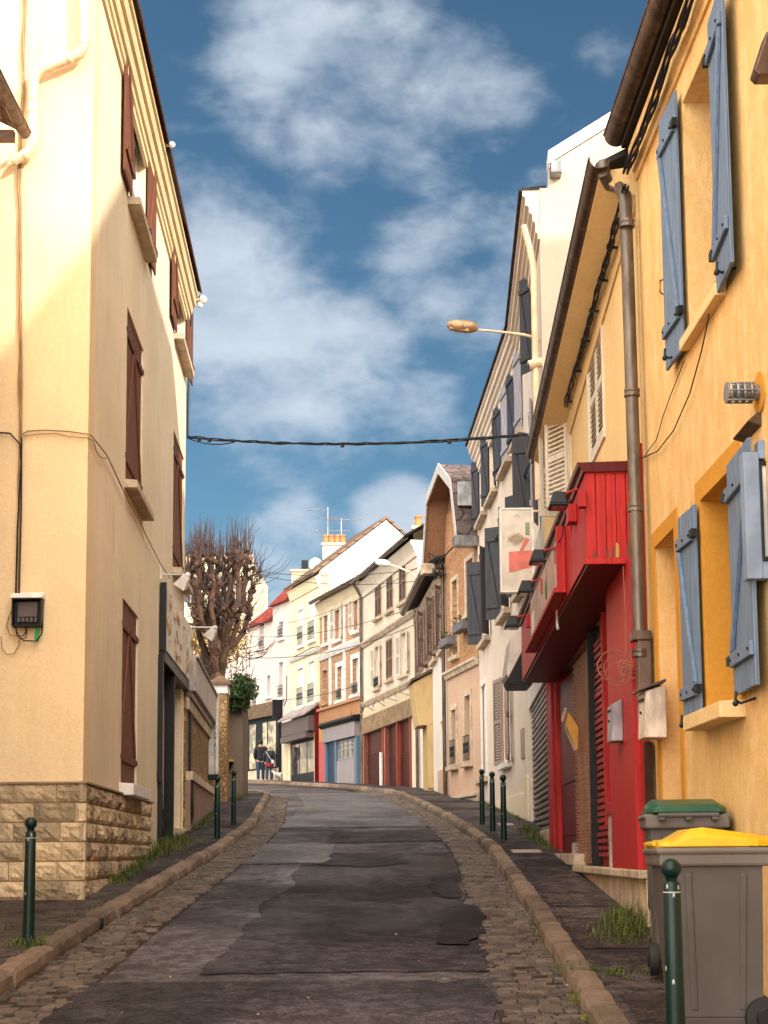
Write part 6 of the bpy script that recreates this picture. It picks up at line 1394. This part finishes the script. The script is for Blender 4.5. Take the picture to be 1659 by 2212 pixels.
# ================================================================== LEFT: LOW STONE HOUSE, PIER, IVY, TREE
FL2 = Facade((-3.60, 31.5), (-3.24, 25.03))
ls = empty('low_stone_house', (-3.6, 28, G(28)), 'low rubble stone building with a grey metal fascia panel past the shop', 'house')
M_rub = mat('rubble_wall', (.40, .25, .13), .9, 'rubble', s=6.5, mc=(.26, .17, .10)); M_dull = mat('stained_brown_render', (.30, .20, .15), .9, 'plaster', stain=.9, staincol=(.50, .42, .38))
ztl = FL2.px(409, 1432)[1]; zbl = FL2.px(409, 1502)[1]; zl2 = FL2.px(409, 1672)[1]
FL2.wall('wall', M_rub, ls, 1.6, ztl-.02, depth=3); 
b = MB(); b.box(0, FL2.L, 0, .16, zbl, ztl); b.box(0, FL2.L, .0, .2, ztl, ztl+.035); b.build('metal_fascia', mat('taupe_metal', (.44, .37, .33), .5, 'metal', me=.1), ls, FL2.M, bev=.008)
b = MB(); b.box(0, FL2.L, 0, .09, zbl-.10, zbl-.01); b.build('roller_box', M_zinc, ls, FL2.M)
b = MB(); b.box(0, FL2.L, 0, .05, zbl-.30, zbl-.11); b.box(0, FL2.L, 0, .12, zl2-.14, zl2); b.build('pale_band', M_stonew, ls, FL2.M, bev=.008)
b = MB(); b.box(0, FL2.L, 0, .08, 1.4, zl2-.141); b.build('lower_wall', M_dull, ls, FL2.M)
b = MB(); r = FL2.R(411, 418, 1722, 1765, .08); b.box(r[0], r[1], .07, .084, r[2], r[3]-.06); b.lathe(((r[0]+r[1])/2, .07, r[3]-.06), [((r[1]-r[0])/2, 0), ((r[1]-r[0])/2, .014)], 14, 'y'); b.build('cellar_vent', M_dark, ls, FL2.M)
q0, q1 = at(451, 1500, 31.3), at(471, 1683, 31.3)
wp = empty('white_panel_sign', (q0.x, 31.3, q1.z), 'tall white weathered panel fixed at the end of the low stone building', 'panel')
b = MB(); b.box(q0.x, q1.x, 31.3, 31.36, q1.z+.1, q0.z-.15); b.box(q1.x-.05, q1.x+.01, 31.22, 31.3, q1.z+.1, q0.z); b.build('panel', M_whitep, wp, bev=.006)
b = MB(); b.box(q0.x, q1.x+.01, 31.2, 31.4, q1.z-.02, q1.z+.09); b.build('base', M_black, wp, bev=.01)
b = MB(); rs = random.Random(4)
for k in range(5): z_ = q1.z+.4+k*.26; b.tube([(q1.x-.06+rs.uniform(-.02, .02), 31.29, z_), (q1.x-.03, 31.29, z_+.1), (q1.x-.07, 31.29, z_+.2)], .006+.006*(k % 2), 4)
b.build('dark_marks', M_black, wp)
# pier and wall
yp = 36.0; a_, c_ = at(458.5, 1600, yp), at(490, 1600, yp); zc2 = at(470, 1498, yp).z; zt_ = at(470, 1480, yp).z; ztp = at(470, 1459, yp).z
pr_ = empty('gate_pier', ((a_.x+c_.x)/2, yp, G(yp)), 'rubble stone gate pier with a white band and pyramid cap in front of the tree', 'pier')
b = MB(); b.box(a_.x, c_.x, yp, yp+.5, G(yp)-.3, zc2); b.build('shaft', mat('pier_rubble', (.40, .25, .12), .9, 'rubble', s=8, mc=(.30, .2, .11)), pr_, bev=.015)
b = MB(); b.box(a_.x-.02, c_.x+.02, yp-.02, yp+.52, zc2, zt_); b.build('white_band', M_whitep, pr_, bev=.01)
xm = (a_.x+c_.x)/2; hw = (c_.x-a_.x)/2+.09; b = MB(); b.box(xm-hw, xm+hw, yp-.09, yp+.59, zt_, zt_+.07); b.prism([(xm-hw, yp-.09, zt_+.071), (xm+hw, yp-.09, zt_+.071), (xm+hw, yp+.59, zt_+.071), (xm-hw, yp+.59, zt_+.071)], [(xm-.04, yp+.2, ztp+.02), (xm+.04, yp+.2, ztp+.02), (xm+.04, yp+.3, ztp+.02), (xm-.04, yp+.3, ztp+.02)]); b.build('cap', mat('mossy_cap_stone', (.20, .13, .085), .9, 'stone', c2=(.10, .07, .045)), pr_)
gw_ = empty('garden_wall', (-4.2, 35, G(35)), 'grey stained garden wall running behind the pier under the ivy', 'wall')
M_gw = mat('stained_grey_wall', (.19, .145, .11), .9, 'plaster', stain=.9, staincol=(.16, .12, .09))
yw = 38.9; a2, c2 = at(489, 1600, yw), at(524, 1600, yw); ztw = at(505, 1468, yw).z
b = MB(); b.box(a2.x-.6, c2.x, yw, yw+1.6, 2.5, ztw); b.build('wall', M_gw, gw_, bev=.02)
b = MB(); b.box(-4.3, a_.x+.02, 31.5, 36.2, 1.9, 4.6); b.box(a_.x-.3, a_.x, 36.3, 38.95, 2.2, ztw-.4); b.build('low_wall', M_gw, gw_, bev=.02)
b = MB(); q = at(529, 1620, 41.5); b.box(q.x-.12, q.x+.05, 41.2, 41.6, q.z-.5, q.z+.1); b.ball((q.x-.03, 41.4, q.z+.15), .12, 8, 6); tag(b.build('wall_lantern', M_black, bev=.02), 'dark rounded lantern shape on the end of the garden wall', 'lantern')
q = at(494, 1646, 38.7); mbx2 = empty('wall_box', q, 'small black wall box with a yellow lid on the garden wall', 'letter box'); b = MB(); b.prism([(q.x-.12, 38.6, q.z+.0), (q.x+.12, 38.6, q.z), (q.x+.12, 38.9, q.z), (q.x-.12, 38.9, q.z)], [(q.x-.06, 38.7, q.z-.16), (q.x+.04, 38.7, q.z-.16), (q.x+.04, 38.9, q.z-.16), (q.x-.06, 38.9, q.z-.16)]); b.build('box', M_black, mbx2)
b = MB(); b.box(q.x-.13, q.x+.12, 38.58, 38.9, q.z+.001, q.z+.05); b.build('lid', M_yel, mbx2, bev=.01)
def leaf_cloud(b, c, rad, n, s, rs, flat=1.0):
    for _ in range(n):
        while True:
            p = Vector((rs.uniform(-1, 1), rs.uniform(-1, 1), rs.uniform(-1, 1)))
            if .35 < p.length < 1: break
        p = Vector((p.x*rad[0], p.y*rad[1], p.z*rad[2]))*(1+.5*noise.noise(p*2.2+Vector(c)))+Vector(c)
        a = Vector((rs.gauss(0, 1), rs.gauss(0, 1), rs.gauss(0, 1))).normalized(); t = a.cross(Vector((rs.gauss(0, 1), rs.gauss(0, 1), rs.gauss(0, 1)))).normalized(); ss = s*rs.uniform(.6, 1.4)
        b.face([p-a*ss, p-t*ss*.5, p+a*ss, p+t*ss*.5])
iv = at(515, 1495, 38.7); b = MB(); rs = random.Random(21)
leaf_cloud(b, (iv.x+.02, 38.95, iv.z), (.34, .5, .42), 2600, .045, rs); leaf_cloud(b, (iv.x+.05, 39.5, iv.z+.25), (.30, .9, .28), 1500, .045, rs); leaf_cloud(b, (iv.x-.02, 38.8, iv.z-.32), (.26, .25, .22), 700, .04, rs)
tag(b.build('ivy', mat('ivy_leaf', (.035, .065, .018), .5, 'leaf', c2=(.16, .19, .04))), 'dark glossy ivy clump hanging over the end of the garden wall', 'ivy')
# pollarded plane tree
tr = empty('pollarded_tree', (-5.25, 46.5, G(46)), 'bare pollarded tree with knobbly limbs and thin upright shoots above the stone pier', 'tree')
M_bark = mat('plane_bark', (.080, .045, .029), .9, 'stone', c2=(.13, .08, .055)); M_twig = mat('twig_bark', (.06, .038, .036), .9)
rs = random.Random(42); b = MB(); tw = MB(); tb_ = at(470, 1455, 46.5)
def limb(p, q, r0, r1, wig=.10, n=7):
    pts = []; off = Vector((0, 0, 0))
    for i in range(n+1):
        t = i/n; m_ = math.sin(math.pi*t); off = Vector((rs.gauss(0, wig), rs.gauss(0, wig), rs.gauss(0, wig*.5)))*m_
        pts.append(p.lerp(q, t)+off)
    b.tube(pts, [(r0+(r1-r0)*i/n)*rs.uniform(.85, 1.2) for i in range(n+1)], 8); return pts
base = Vector((tb_.x, 46.5, 3.0)); fork = Vector((tb_.x-.02, 46.5, tb_.z+.3)); limb(base, fork, .30, .22, .03, 5)
heads = []
for k in range(13):
    px_ = rs.choice([408, 420, 432, 445, 458, 470, 482, 495, 507, 520, 532, 545]) if k > 11 else [408, 420, 432, 447, 458, 470, 484, 496, 508, 522, 534, 548][k]
    yy_ = 46.5+rs.uniform(-1.6, 1.6); top = at(px_, (1225, 1208, 1190, 1185, 1200, 1230, 1225, 1195, 1188, 1192, 1215, 1262, 1230)[k], yy_)
    mid_ = fork.lerp(top, .45)+Vector(((top.x-fork.x)*.25, (top.y-fork.y)*.3, -.15)); limb(fork+Vector((rs.uniform(-.1, .1), rs.uniform(-.1, .1), rs.uniform(-1.0, .1))), mid_, rs.uniform(.10, .15), .075, .06, 6); pts = limb(mid_, top, .082, .07, .08, 7); heads.append(top)
    for m_ in range(9):      # gnarled spurs along the limb
        s0 = pts[rs.randrange(1, len(pts))] if m_ > 2 else mid_; s1 = s0+Vector((rs.gauss(0, .28), rs.gauss(0, .3), rs.uniform(.05, .4))); sp = limb(s0, s1, .036, .026, .03, 3); b.ball(s1, rs.uniform(.045, .08), 7, 5, (1, 1, rs.uniform(.8, 1.3)))
        for j in range(6): e0 = s1+Vector((rs.gauss(0, .03), rs.gauss(0, .03), 0)); dr_ = Vector((rs.gauss(0, .22), rs.gauss(0, .22), rs.uniform(.15, .6))); tw.tube([e0, e0+dr_*.5+Vector((0, 0, .03)), e0+dr_+Vector((0, 0, .12))], [.009, .007, .003], 4)
    for m_ in range(6): b.ball(top+Vector((rs.gauss(0, .09), rs.gauss(0, .09), rs.uniform(-.25, .08))), rs.uniform(.05, .10), 8, 6)
    lean = (px_-470)/70
    for j in range(14):
        e0 = top+Vector((rs.gauss(0, .12), rs.gauss(0, .12), rs.uniform(-.05, .1))); L_ = rs.uniform(.45, 1.15); dx = rs.gauss(.02, .12)*L_+max(0, lean-.6)*.35
        tw.tube([e0, e0+Vector((dx*.5, rs.gauss(0, .05), L_*.5)), e0+Vector((dx*.8, rs.gauss(0, .08), L_))], [.013, .010, .004], 4)
for k in range(26):      # drooping side shoots on the right and low tangle
    e0 = Vector((tb_.x+rs.uniform(.5, 1.15), 46.5+rs.uniform(-1, 1), tb_.z+rs.uniform(.4, 3.3))); L_ = rs.uniform(.5, 1.2); tw.tube([e0, e0+Vector((L_*.5, 0, .05)), e0+Vector((L_*.8, 0, .25)), e0+Vector((L_, 0, .55))], [.012, .010, .007, .003], 4)
for k in range(260):
    c = Vector((tb_.x+rs.uniform(-1.0, 1.0), 46.5+rs.uniform(-1.2, 1.2), tb_.z+rs.uniform(-.3, 3.0))); d_ = Vector((rs.gauss(0, .25), rs.gauss(0, .2), rs.gauss(.2, .25))); tw.tube([c, c+d_*.5+Vector((0, 0, .04)), c+d_], [.013, .010, .004], 4)
b.build('trunk', M_bark, tr); tw.build('crown', M_twig, tr)
# golden shrubs behind, then the sunlit apartment block
M_gold = mat('golden_foliage', (.30, .18, .05), .7, 'leaf', c2=(.55, .40, .12))
for k, (x_, y_, Y_, rr, lb) in enumerate(((425, 1395, 56, 1.2, 'golden leafed shrub on the left behind the pollarded tree'), (478, 1370, 57, 1.1, 'golden leafed shrub on the right behind the pollarded tree'))):
    c = at(x_, y_, Y_); r_ = empty('golden_shrub', (c.x, c.y, G(Y_)), lb, 'shrub'); b = MB(); leaf_cloud(b, (c.x, c.y, c.z-.2), (rr, 1.0, 1.1), 2300, .07, rs); b.build('crown', M_gold, r_)
    b = MB(); b.tube([(c.x, c.y, 3), (c.x+.1, c.y, c.z-.6)], [.12, .06], 8); b.build('trunk', M_bark, r_)
FA = Facade((-13.2, 88), (-24, 88)); FA = Facade((at(540, 1240, 88).x, 88), (-26, 88.5))
ap = empty('apartment_block', (-15, 88, G(88)), 'sunlit cream apartment block behind the bare tree', 'building')
zap = at(540, 1203, 88).z
for k in range(8):
    for j in range(4):
        u_ = .9+k*2.1; z_ = zap-2.7-j*2.9; FA.window(ap, (u_, u_+.95, z_, z_+1.55), M_whitep, M_glass, dp=.15, cols=2, rows=2)
FA.wall('wall', M_cr9, ap, 3, zap, depth=.6); b = MB(); b.box(0, FA.L, -10, -.62, 3, zap); b.build('side_wall', M_cr9, ap, FA.M)
cornice(FA, ap, 'cornice', M_pink, -.2, FA.L, zap, [(-.2, -.35), (.1, -.35), (.3, -.05), (.3, .1), (-.2, .12)])

# ================================================================== WIRES ACROSS THE STREET
def xwire(x0_, y0_, Y0, x1_, y1_, Y1, s_, label, r=.010): tag(wire('street_wire', M_cable, sag(at(x0_, y0_, Y0), at(x1_, y1_, Y1), s_, 14), r, n=5), label, 'wire')
xwire(545, 1232, 50, 940, 1222, 45, .25, 'upper thin wire crossing in front of the white gable')
xwire(560, 1243, 52, 905, 1255, 46, .2, 'thin wire crossing just below the highest one before the white gable')
xwire(520, 1420, 44, 905, 1345, 46, .35, 'thin wire sloping over the middle windows of the far houses')
xwire(620, 1345, 64, 935, 1205, 42, .3, 'thin wire rising to the gutter of the low eaved house')
xwire(540, 1375, 60, 900, 1310, 46, .3, 'thin wire between the white corner house and the louver house')
xwire(600, 1512, 64, 800, 1470, 54, .15, 'lowest thin wire before the first floor of the far houses')
b = MB(); b.tube(on(F9, [(632, 1420), (650, 1412), (672, 1400), (688, 1396)], .15), .02, 5); b.tube([F10.wpt(0, .2, 9.0), F10.wpt(0, .2, 8.0), F10.wpt(.3, .2, 7.8)], .02, 5); tag(b.build('facade_wire', M_cable), 'dark wire clipped along the band of the cream gable house', 'cable')

# ================================================================== PEOPLE AND DOG
def skin(name, m, parent, verts, edges, radii, sub=2, root=0):
    me = bpy.data.meshes.new(name); me.from_pydata(verts, edges, []); me.update(); o = bpy.data.objects.new(name, me); COL.objects.link(o); me.materials.append(m)
    o.parent = parent; WM[o.name] = WM[parent.name]
    sk = o.modifiers.new('skin', 'SKIN'); sk.use_smooth_shade = True
    lay = me.skin_vertices[0].data if len(me.skin_vertices) else None
    for i, r in enumerate(radii):
        rx, ry = r if isinstance(r, tuple) else (r, r); lay[i].radius = (rx, ry); lay[i].use_root = (i == root)
    ss = o.modifiers.new('sub', 'SUBSURF'); ss.levels = sub; ss.render_levels = sub
    return o
def person(loc, rz, h, label, coat, trous, hairm, skinm, shoes, step=.12, hem=None, strap=None, lean=0):
    r = empty('person', loc, label, 'person', None, rz); k = h/1.75
    V = lambda x, y, z: (x*k, y*k, z*k)
    # body: one continuous surface: pelvis, spine, head, arms, legs (faces away: +y is the walking direction)
    vs = [V(0, 0, .96), V(0, 0, 1.15), V(0, .01, 1.36), V(0, .0, 1.49), V(0, .02, 1.56), V(0, .02, 1.66),
          V(.17, 0, 1.42), V(.23, -.03, 1.16), V(.20, .06, .93), V(.20, .09, .85), V(-.17, 0, 1.42), V(-.23, -.03, 1.16), V(-.20, .06, .93), V(-.20, .09, .85),
          V(.10, 0, .90), V(.10, step*.5, .50), V(.10, step*.4, .09), V(.10, step*.4+.14, .04), V(-.10, 0, .90), V(-.10, -step*.4, .50), V(-.10, -step, .10), V(-.10, -step+.13, .04)]
    es = [(0, 1), (1, 2), (2, 3), (3, 4), (4, 5), (2, 6), (6, 7), (7, 8), (8, 9), (2, 10), (10, 11), (11, 12), (12, 13), (0, 14), (14, 15), (15, 16), (16, 17), (0, 18), (18, 19), (19, 20), (20, 21)]
    rd = [(.15, .11), (.14, .11), (.16, .11), .06, .085, .09, .07, .052, .038, .04, .07, .052, .038, .04, .09, .062, .045, .035, .09, .062, .045, .035]
    rd = [tuple(q*k for q in x_) if isinstance(x_, tuple) else x_*k for x_ in rd]
    skin('body', skinm, r, vs, es, rd)
    cv = [V(0, 0, .86), V(0, 0, 1.0), V(0, 0, 1.2), V(0, .005, 1.38), V(0, .0, 1.475), V(.18, 0, 1.41), V(.245, -.03, 1.16), V(.21, .05, .95), V(-.18, 0, 1.41), V(-.245, -.03, 1.16), V(-.21, .05, .95)]
    skin('coat', coat, r, cv, [(0, 1), (1, 2), (2, 3), (3, 4), (3, 5), (5, 6), (6, 7), (3, 8), (8, 9), (9, 10)], [tuple(q*k for q in x_) if isinstance(x_, tuple) else x_*k for x_ in [(.19, .14), (.19, .14), (.18, .14), (.18, .13), .075, .092, .072, .055, .092, .072, .055]])
    for s_, y0, y1 in ((1, step*.5, step*.4), (-1, -step*.4, -step)):
        skin('trouser_leg', trous, r, [V(s_*.09, 0, .92), V(s_*.10, y0, .50), V(s_*.10, y1, .12)], [(0, 1), (1, 2)], [.105*k, .078*k, .068*k])
    b = MB(); 
    for s_, y1 in ((1, step*.4), (-1, -step)): b.box(s_*.10*k-.045, s_*.10*k+.045, y1*k-.08, y1*k+.19, .0, .075)
    b.build('shoes', shoes, r, WM[r.name], bev=.02)
    b = MB(); b.ball((0, -.0*k, 1.665*k), .112*k, 12, 9, (.92, 1.0, 1.05)); b.build('hair', hairm, r, WM[r.name], smooth=True)
    if hem: b = MB(); b.lathe((0, 0, 0), [(.20*k, .74*k), (.205*k, .80*k), (.195*k, .90*k)], 16); b.build('red_hem', hem, r, WM[r.name])
    if strap: b = MB(); b.tube([V(-.12, -.12, 1.42), V(0, -.155, 1.2), V(.14, -.14, 1.02)], .014, 5); b.box(.12*k, .24*k, -.2*k, -.12*k, .88*k, 1.04*k); b.build('shoulder_bag', strap, r, WM[r.name])
    return r
skm = mat('skin', (.45, .27, .19), .55); 
P1 = at(563, 1690, 64.6); P2 = at(580, 1690, 64.2)
z1_ = at(563, 1690, 64.6).z
rg = Matrix.Identity(4)
person((P1.x, 64.6, G(64.6)+.01), math.radians(6), 1.80, 'person in a black jacket and blue jeans walking away, taller of the pair', mat('black_jacket', (.012, .012, .016), .7), mat('blue_denim', (.025, .045, .08), .8), mat('dark_hair', (.03, .02, .015), .7), skm, mat('grey_shoe', (.3, .28, .27), .6))
person((P2.x+.03, 64.2, G(64.2)+.01), math.radians(-4), 1.60, 'person with fair hair and a dark coat with red hem, walking beside the taller one', mat('navy_coat', (.02, .022, .035), .7), mat('slate_denim', (.03, .05, .08), .8), mat('fair_hair', (.62, .48, .33), .6), skm, mat('brown_boot', (.25, .10, .07), .6), hem=mat('red_cloth', (.22, .015, .02), .7), strap=mat('pale_strap', (.5, .48, .45), .6))
dp_ = at(602, 1688, 63.8); dg = empty('dog', (dp_.x, 63.8, G(63.8)+.1), 'small white dog standing near the post by the far shop', 'dog', None, math.radians(140))
vs = [(0, 0, .27), (.12, 0, .28), (.22, 0, .30), (.28, 0, .37), (.34, 0, .42), (.42, 0, .40), (-.12, 0, .28), (-.2, 0, .33), (-.26, 0, .42),
      (.16, .06, .18), (.16, .06, .09), (.18, .06, .01), (.16, -.06, .18), (.16, -.06, .09), (.18, -.06, .01), (-.12, .06, .2), (-.16, .06, .11), (-.13, .06, .01), (-.12, -.06, .2), (-.16, -.06, .11), (-.13, -.06, .01)]
es = [(0, 1), (1, 2), (2, 3), (3, 4), (4, 5), (0, 6), (6, 7), (7, 8), (2, 9), (9, 10), (10, 11), (2, 12), (12, 13), (13, 14), (6, 15), (15, 16), (16, 17), (6, 18), (18, 19), (19, 20)]
skin('body', mat('white_fur', (.50, .44, .38), .9), dg, vs, es, [.075, .08, .075, .05, .05, .025, .07, .02, .012, .035, .02, .018, .035, .02, .018, .04, .022, .018, .04, .022, .018])
b = MB(); 
for s_ in (-1, 1): b.prism([(.31, s_*.03, .45), (.33, s_*.05, .45), (.35, s_*.035, .45)], [(.315, s_*.045, .52), (.32, s_*.05, .52), (.325, s_*.045, .52)])
b.build('ears', mat('tan_fur', (.4, .28, .18), .9), dg, WM[dg.name])
c = at(616, 1690, 63.5); copy_thing(b0, Matrix.Translation((c.x, 63.5, G(63.5)+.05)), 'far dark bollard beside the small white dog')

# ================================================================== GROUND DETAILS
def plate(x0_, x1_, y0_, y1_, m, label, h=.128):
    a_, c_ = gpt(x0_, y1_), gpt(x1_, y0_); b = MB(); X0_, X1_, Y0_, Y1_ = a_.x, c_.x, a_.y, c_.y
    vs = [b.av((x, y, G(y)+h+dz)) for dz in (-.03, 0) for (x, y) in ((X0_, Y0_), (X1_, Y0_), (X1_, Y1_), (X0_, Y1_))]
    for q in ((0, 3, 2, 1), (4, 5, 6, 7), (0, 1, 5, 4), (1, 2, 6, 5), (2, 3, 7, 6), (3, 0, 4, 7)): b.f.append([vs[k] for k in q])
    tag(b.build('cover_plate', m, bev=.003), label, 'cover plate')
plate(1108, 1164, 1836, 1842, mat('pale_plate', (.42, .34, .30), .5), 'pale rectangular cover plate in the right pavement before the red shop')
plate(1080, 1106, 1779, 1783, mat('pale_plate', (.42, .34, .30), .5), 'small pale cover plate in the right pavement by the three bollards')
plate(388, 470, 2008, 2016, M_dkmetal, 'dark cover plate in the left pavement near the stone base', .124) if False else None
def valve(x, y, label):
    p = gpt(x, y, 0); r_ = empty('valve_cover', (p.x, p.y, G(p.y)), label, 'valve cover'); b = MB(); b.T = Matrix.Translation((p.x, p.y, G(p.y)+.012+road_height(p.x, p.y))) @ Matrix.Rotation(math.atan(.077), 4, 'X')
    b.lathe((0, 0, 0), [(.085, -.02), (.085, .006), (.07, .008), (.068, .002), (.0, .004)], 20); b.build('ring', mat('worn_iron', (.16, .13, .12), .4, 'metal'), r_, smooth=True)
valve(960, 2124, 'small round iron valve cover in the new asphalt on the right'); 
pv = gpt(214, 2000, .05); b = MB(); b.tube([(pv.x-.08, pv.y, G(pv.y)+.07), (pv.x+.03, pv.y-.0, G(pv.y)+.065)], .05, 14); tag(b.build('drain_outlet', M_dark), 'dark round drain outlet opening in the left kerb', 'drain')
# weeds along wall feet and kerbs: uncountable
b = MB(); rs = random.Random(77)
def tuft(x, y, h, n=26, s=.12, base=.12):
    z0 = G(y)+base; h *= .8
    for _ in range(int(n*1.5)):
        a_ = rs.uniform(0, 6.28); l = s*rs.uniform(.2, 1.0); c = Vector((x+rs.gauss(0, s*.5), y+rs.gauss(0, s*.6), z0)); d = Vector((math.cos(a_)*l*.5, math.sin(a_)*l*.5, h*rs.uniform(.3, 1.2)))
        if rs.random() < .5:
            w = Vector((-math.sin(a_), math.cos(a_), 0))*rs.uniform(.002, .005); b.face([c-w, c+w, c+d*.6+w*.7, c+d*.6-w*.7]); b.face([c+d*.6-w*.7, c+d*.6+w*.7, c+d+Vector((d.x*.6, d.y*.6, -.01))])
        else:
            q = c+d*rs.uniform(.3, .9); s1 = rs.uniform(.006, .016); u = Vector((math.cos(a_), math.sin(a_), rs.uniform(-.4, .5)))*s1; v = Vector((-math.sin(a_), math.cos(a_), rs.uniform(-.3, .3)))*s1*.55; b.face([q-u, q-v, q+u, q+v])
for k in range(60):
    t = k/59; p = LS.wpt(LS.L*(1-t*.42)-.4, .07, 0); 
    if k > 12: tuft(p.x+rs.uniform(0, .08), p.y, rs.uniform(.05, .16) if k < 50 else .1, 20, .10)
for k in range(70): p = LS.wpt(5.6-3.6*rs.random(), .05+abs(rs.gauss(0, .12)), 0); tuft(p.x, p.y, rs.uniform(.08, .22), 24, .14)
for k in range(46): p = FL2.wpt(FL2.L*rs.random(), .12+abs(rs.gauss(0, .05)), 0); tuft(p.x, p.y, rs.uniform(.05, .14), 20, .12)
for k in range(26): tuft(rs.uniform(-3.7, -2.6), 37+rs.uniform(-1.5, 2.5), .12, 16, .12) if False else tuft(-3.68+rs.uniform(-.02, .25), 36+rs.uniform(-.4, 3.5), rs.uniform(.06, .16), 16, .12)
for k in range(26): p = F2.wpt(-.9+1.1*rs.random(), .15+abs(rs.gauss(0, .13)), 0); tuft(p.x, p.y, rs.uniform(.10, .26), 24, .12)
for k in range(36): p = F3.wpt(-1.0+4.5*rs.random(), .12+abs(rs.gauss(0, .07)), 0); tuft(p.x, p.y, rs.uniform(.06, .2), 22, .10)
for k in range(36): p = F4.wpt(F4.L*rs.random(), .08+abs(rs.gauss(0, .05)), 0); tuft(p.x, p.y, rs.uniform(.05, .14), 16, .10)
for k in range(18): tuft(-2.60+rs.gauss(0, .07), 11.5+rs.gauss(0, .12), rs.uniform(.05, .10), 18, .10)
for k in range(16): tuft(-3.2+rs.gauss(0, .25), 12.2+rs.gauss(0, .15), rs.uniform(.04, .08), 12, .10)
for k in range(30): y_ = rs.choice([rs.gauss(9.35, .12), rs.gauss(8.75, .1), rs.uniform(8, 14)]); tuft(1.13+.028*(y_-9)+rs.choice([-.02, .19]), y_, rs.uniform(.03, .09), 14, .05, .05)
for k in range(26): y_ = rs.uniform(9.5, 24); tuft(-2.42-.19+rs.gauss(0, .02), y_, rs.uniform(.02, .05), 10, .05)
for k in range(16): tuft(1.5+rs.gauss(0, .12), 9.9+rs.gauss(0, .12), rs.uniform(.04, .09), 12, .06)
for k in range(20): tuft(1.8+rs.gauss(0, .15), 11.6+rs.gauss(0, .3), rs.uniform(.05, .12), 16, .1)
tag(b.build('weeds', M_green), kind='stuff')
# scraps on the ground
b = MB(); rs = random.Random(6)
for k in range(60):
    y_ = rs.uniform(8.5, 30); x_ = rs.uniform(-2.3, 2.0); h_ = .02 if -1.9 < x_ < .7 else (.05 if x_ < 1.2 else .13); c = Vector((x_, y_, G(y_)+h_)); s_ = rs.uniform(.006, .018)
    a_ = rs.uniform(0, 6.28); u_ = Vector((math.cos(a_), math.sin(a_), .2))*s_; v_ = Vector((-math.sin(a_), math.cos(a_), 0))*s_*.6; b.face([c-u_, c-v_, c+u_+Vector((0, 0, .008)), c+v_])
tag(b.build('litter_leaves', mat('dry_leaf', (.34, .22, .12), .8)), kind='stuff')
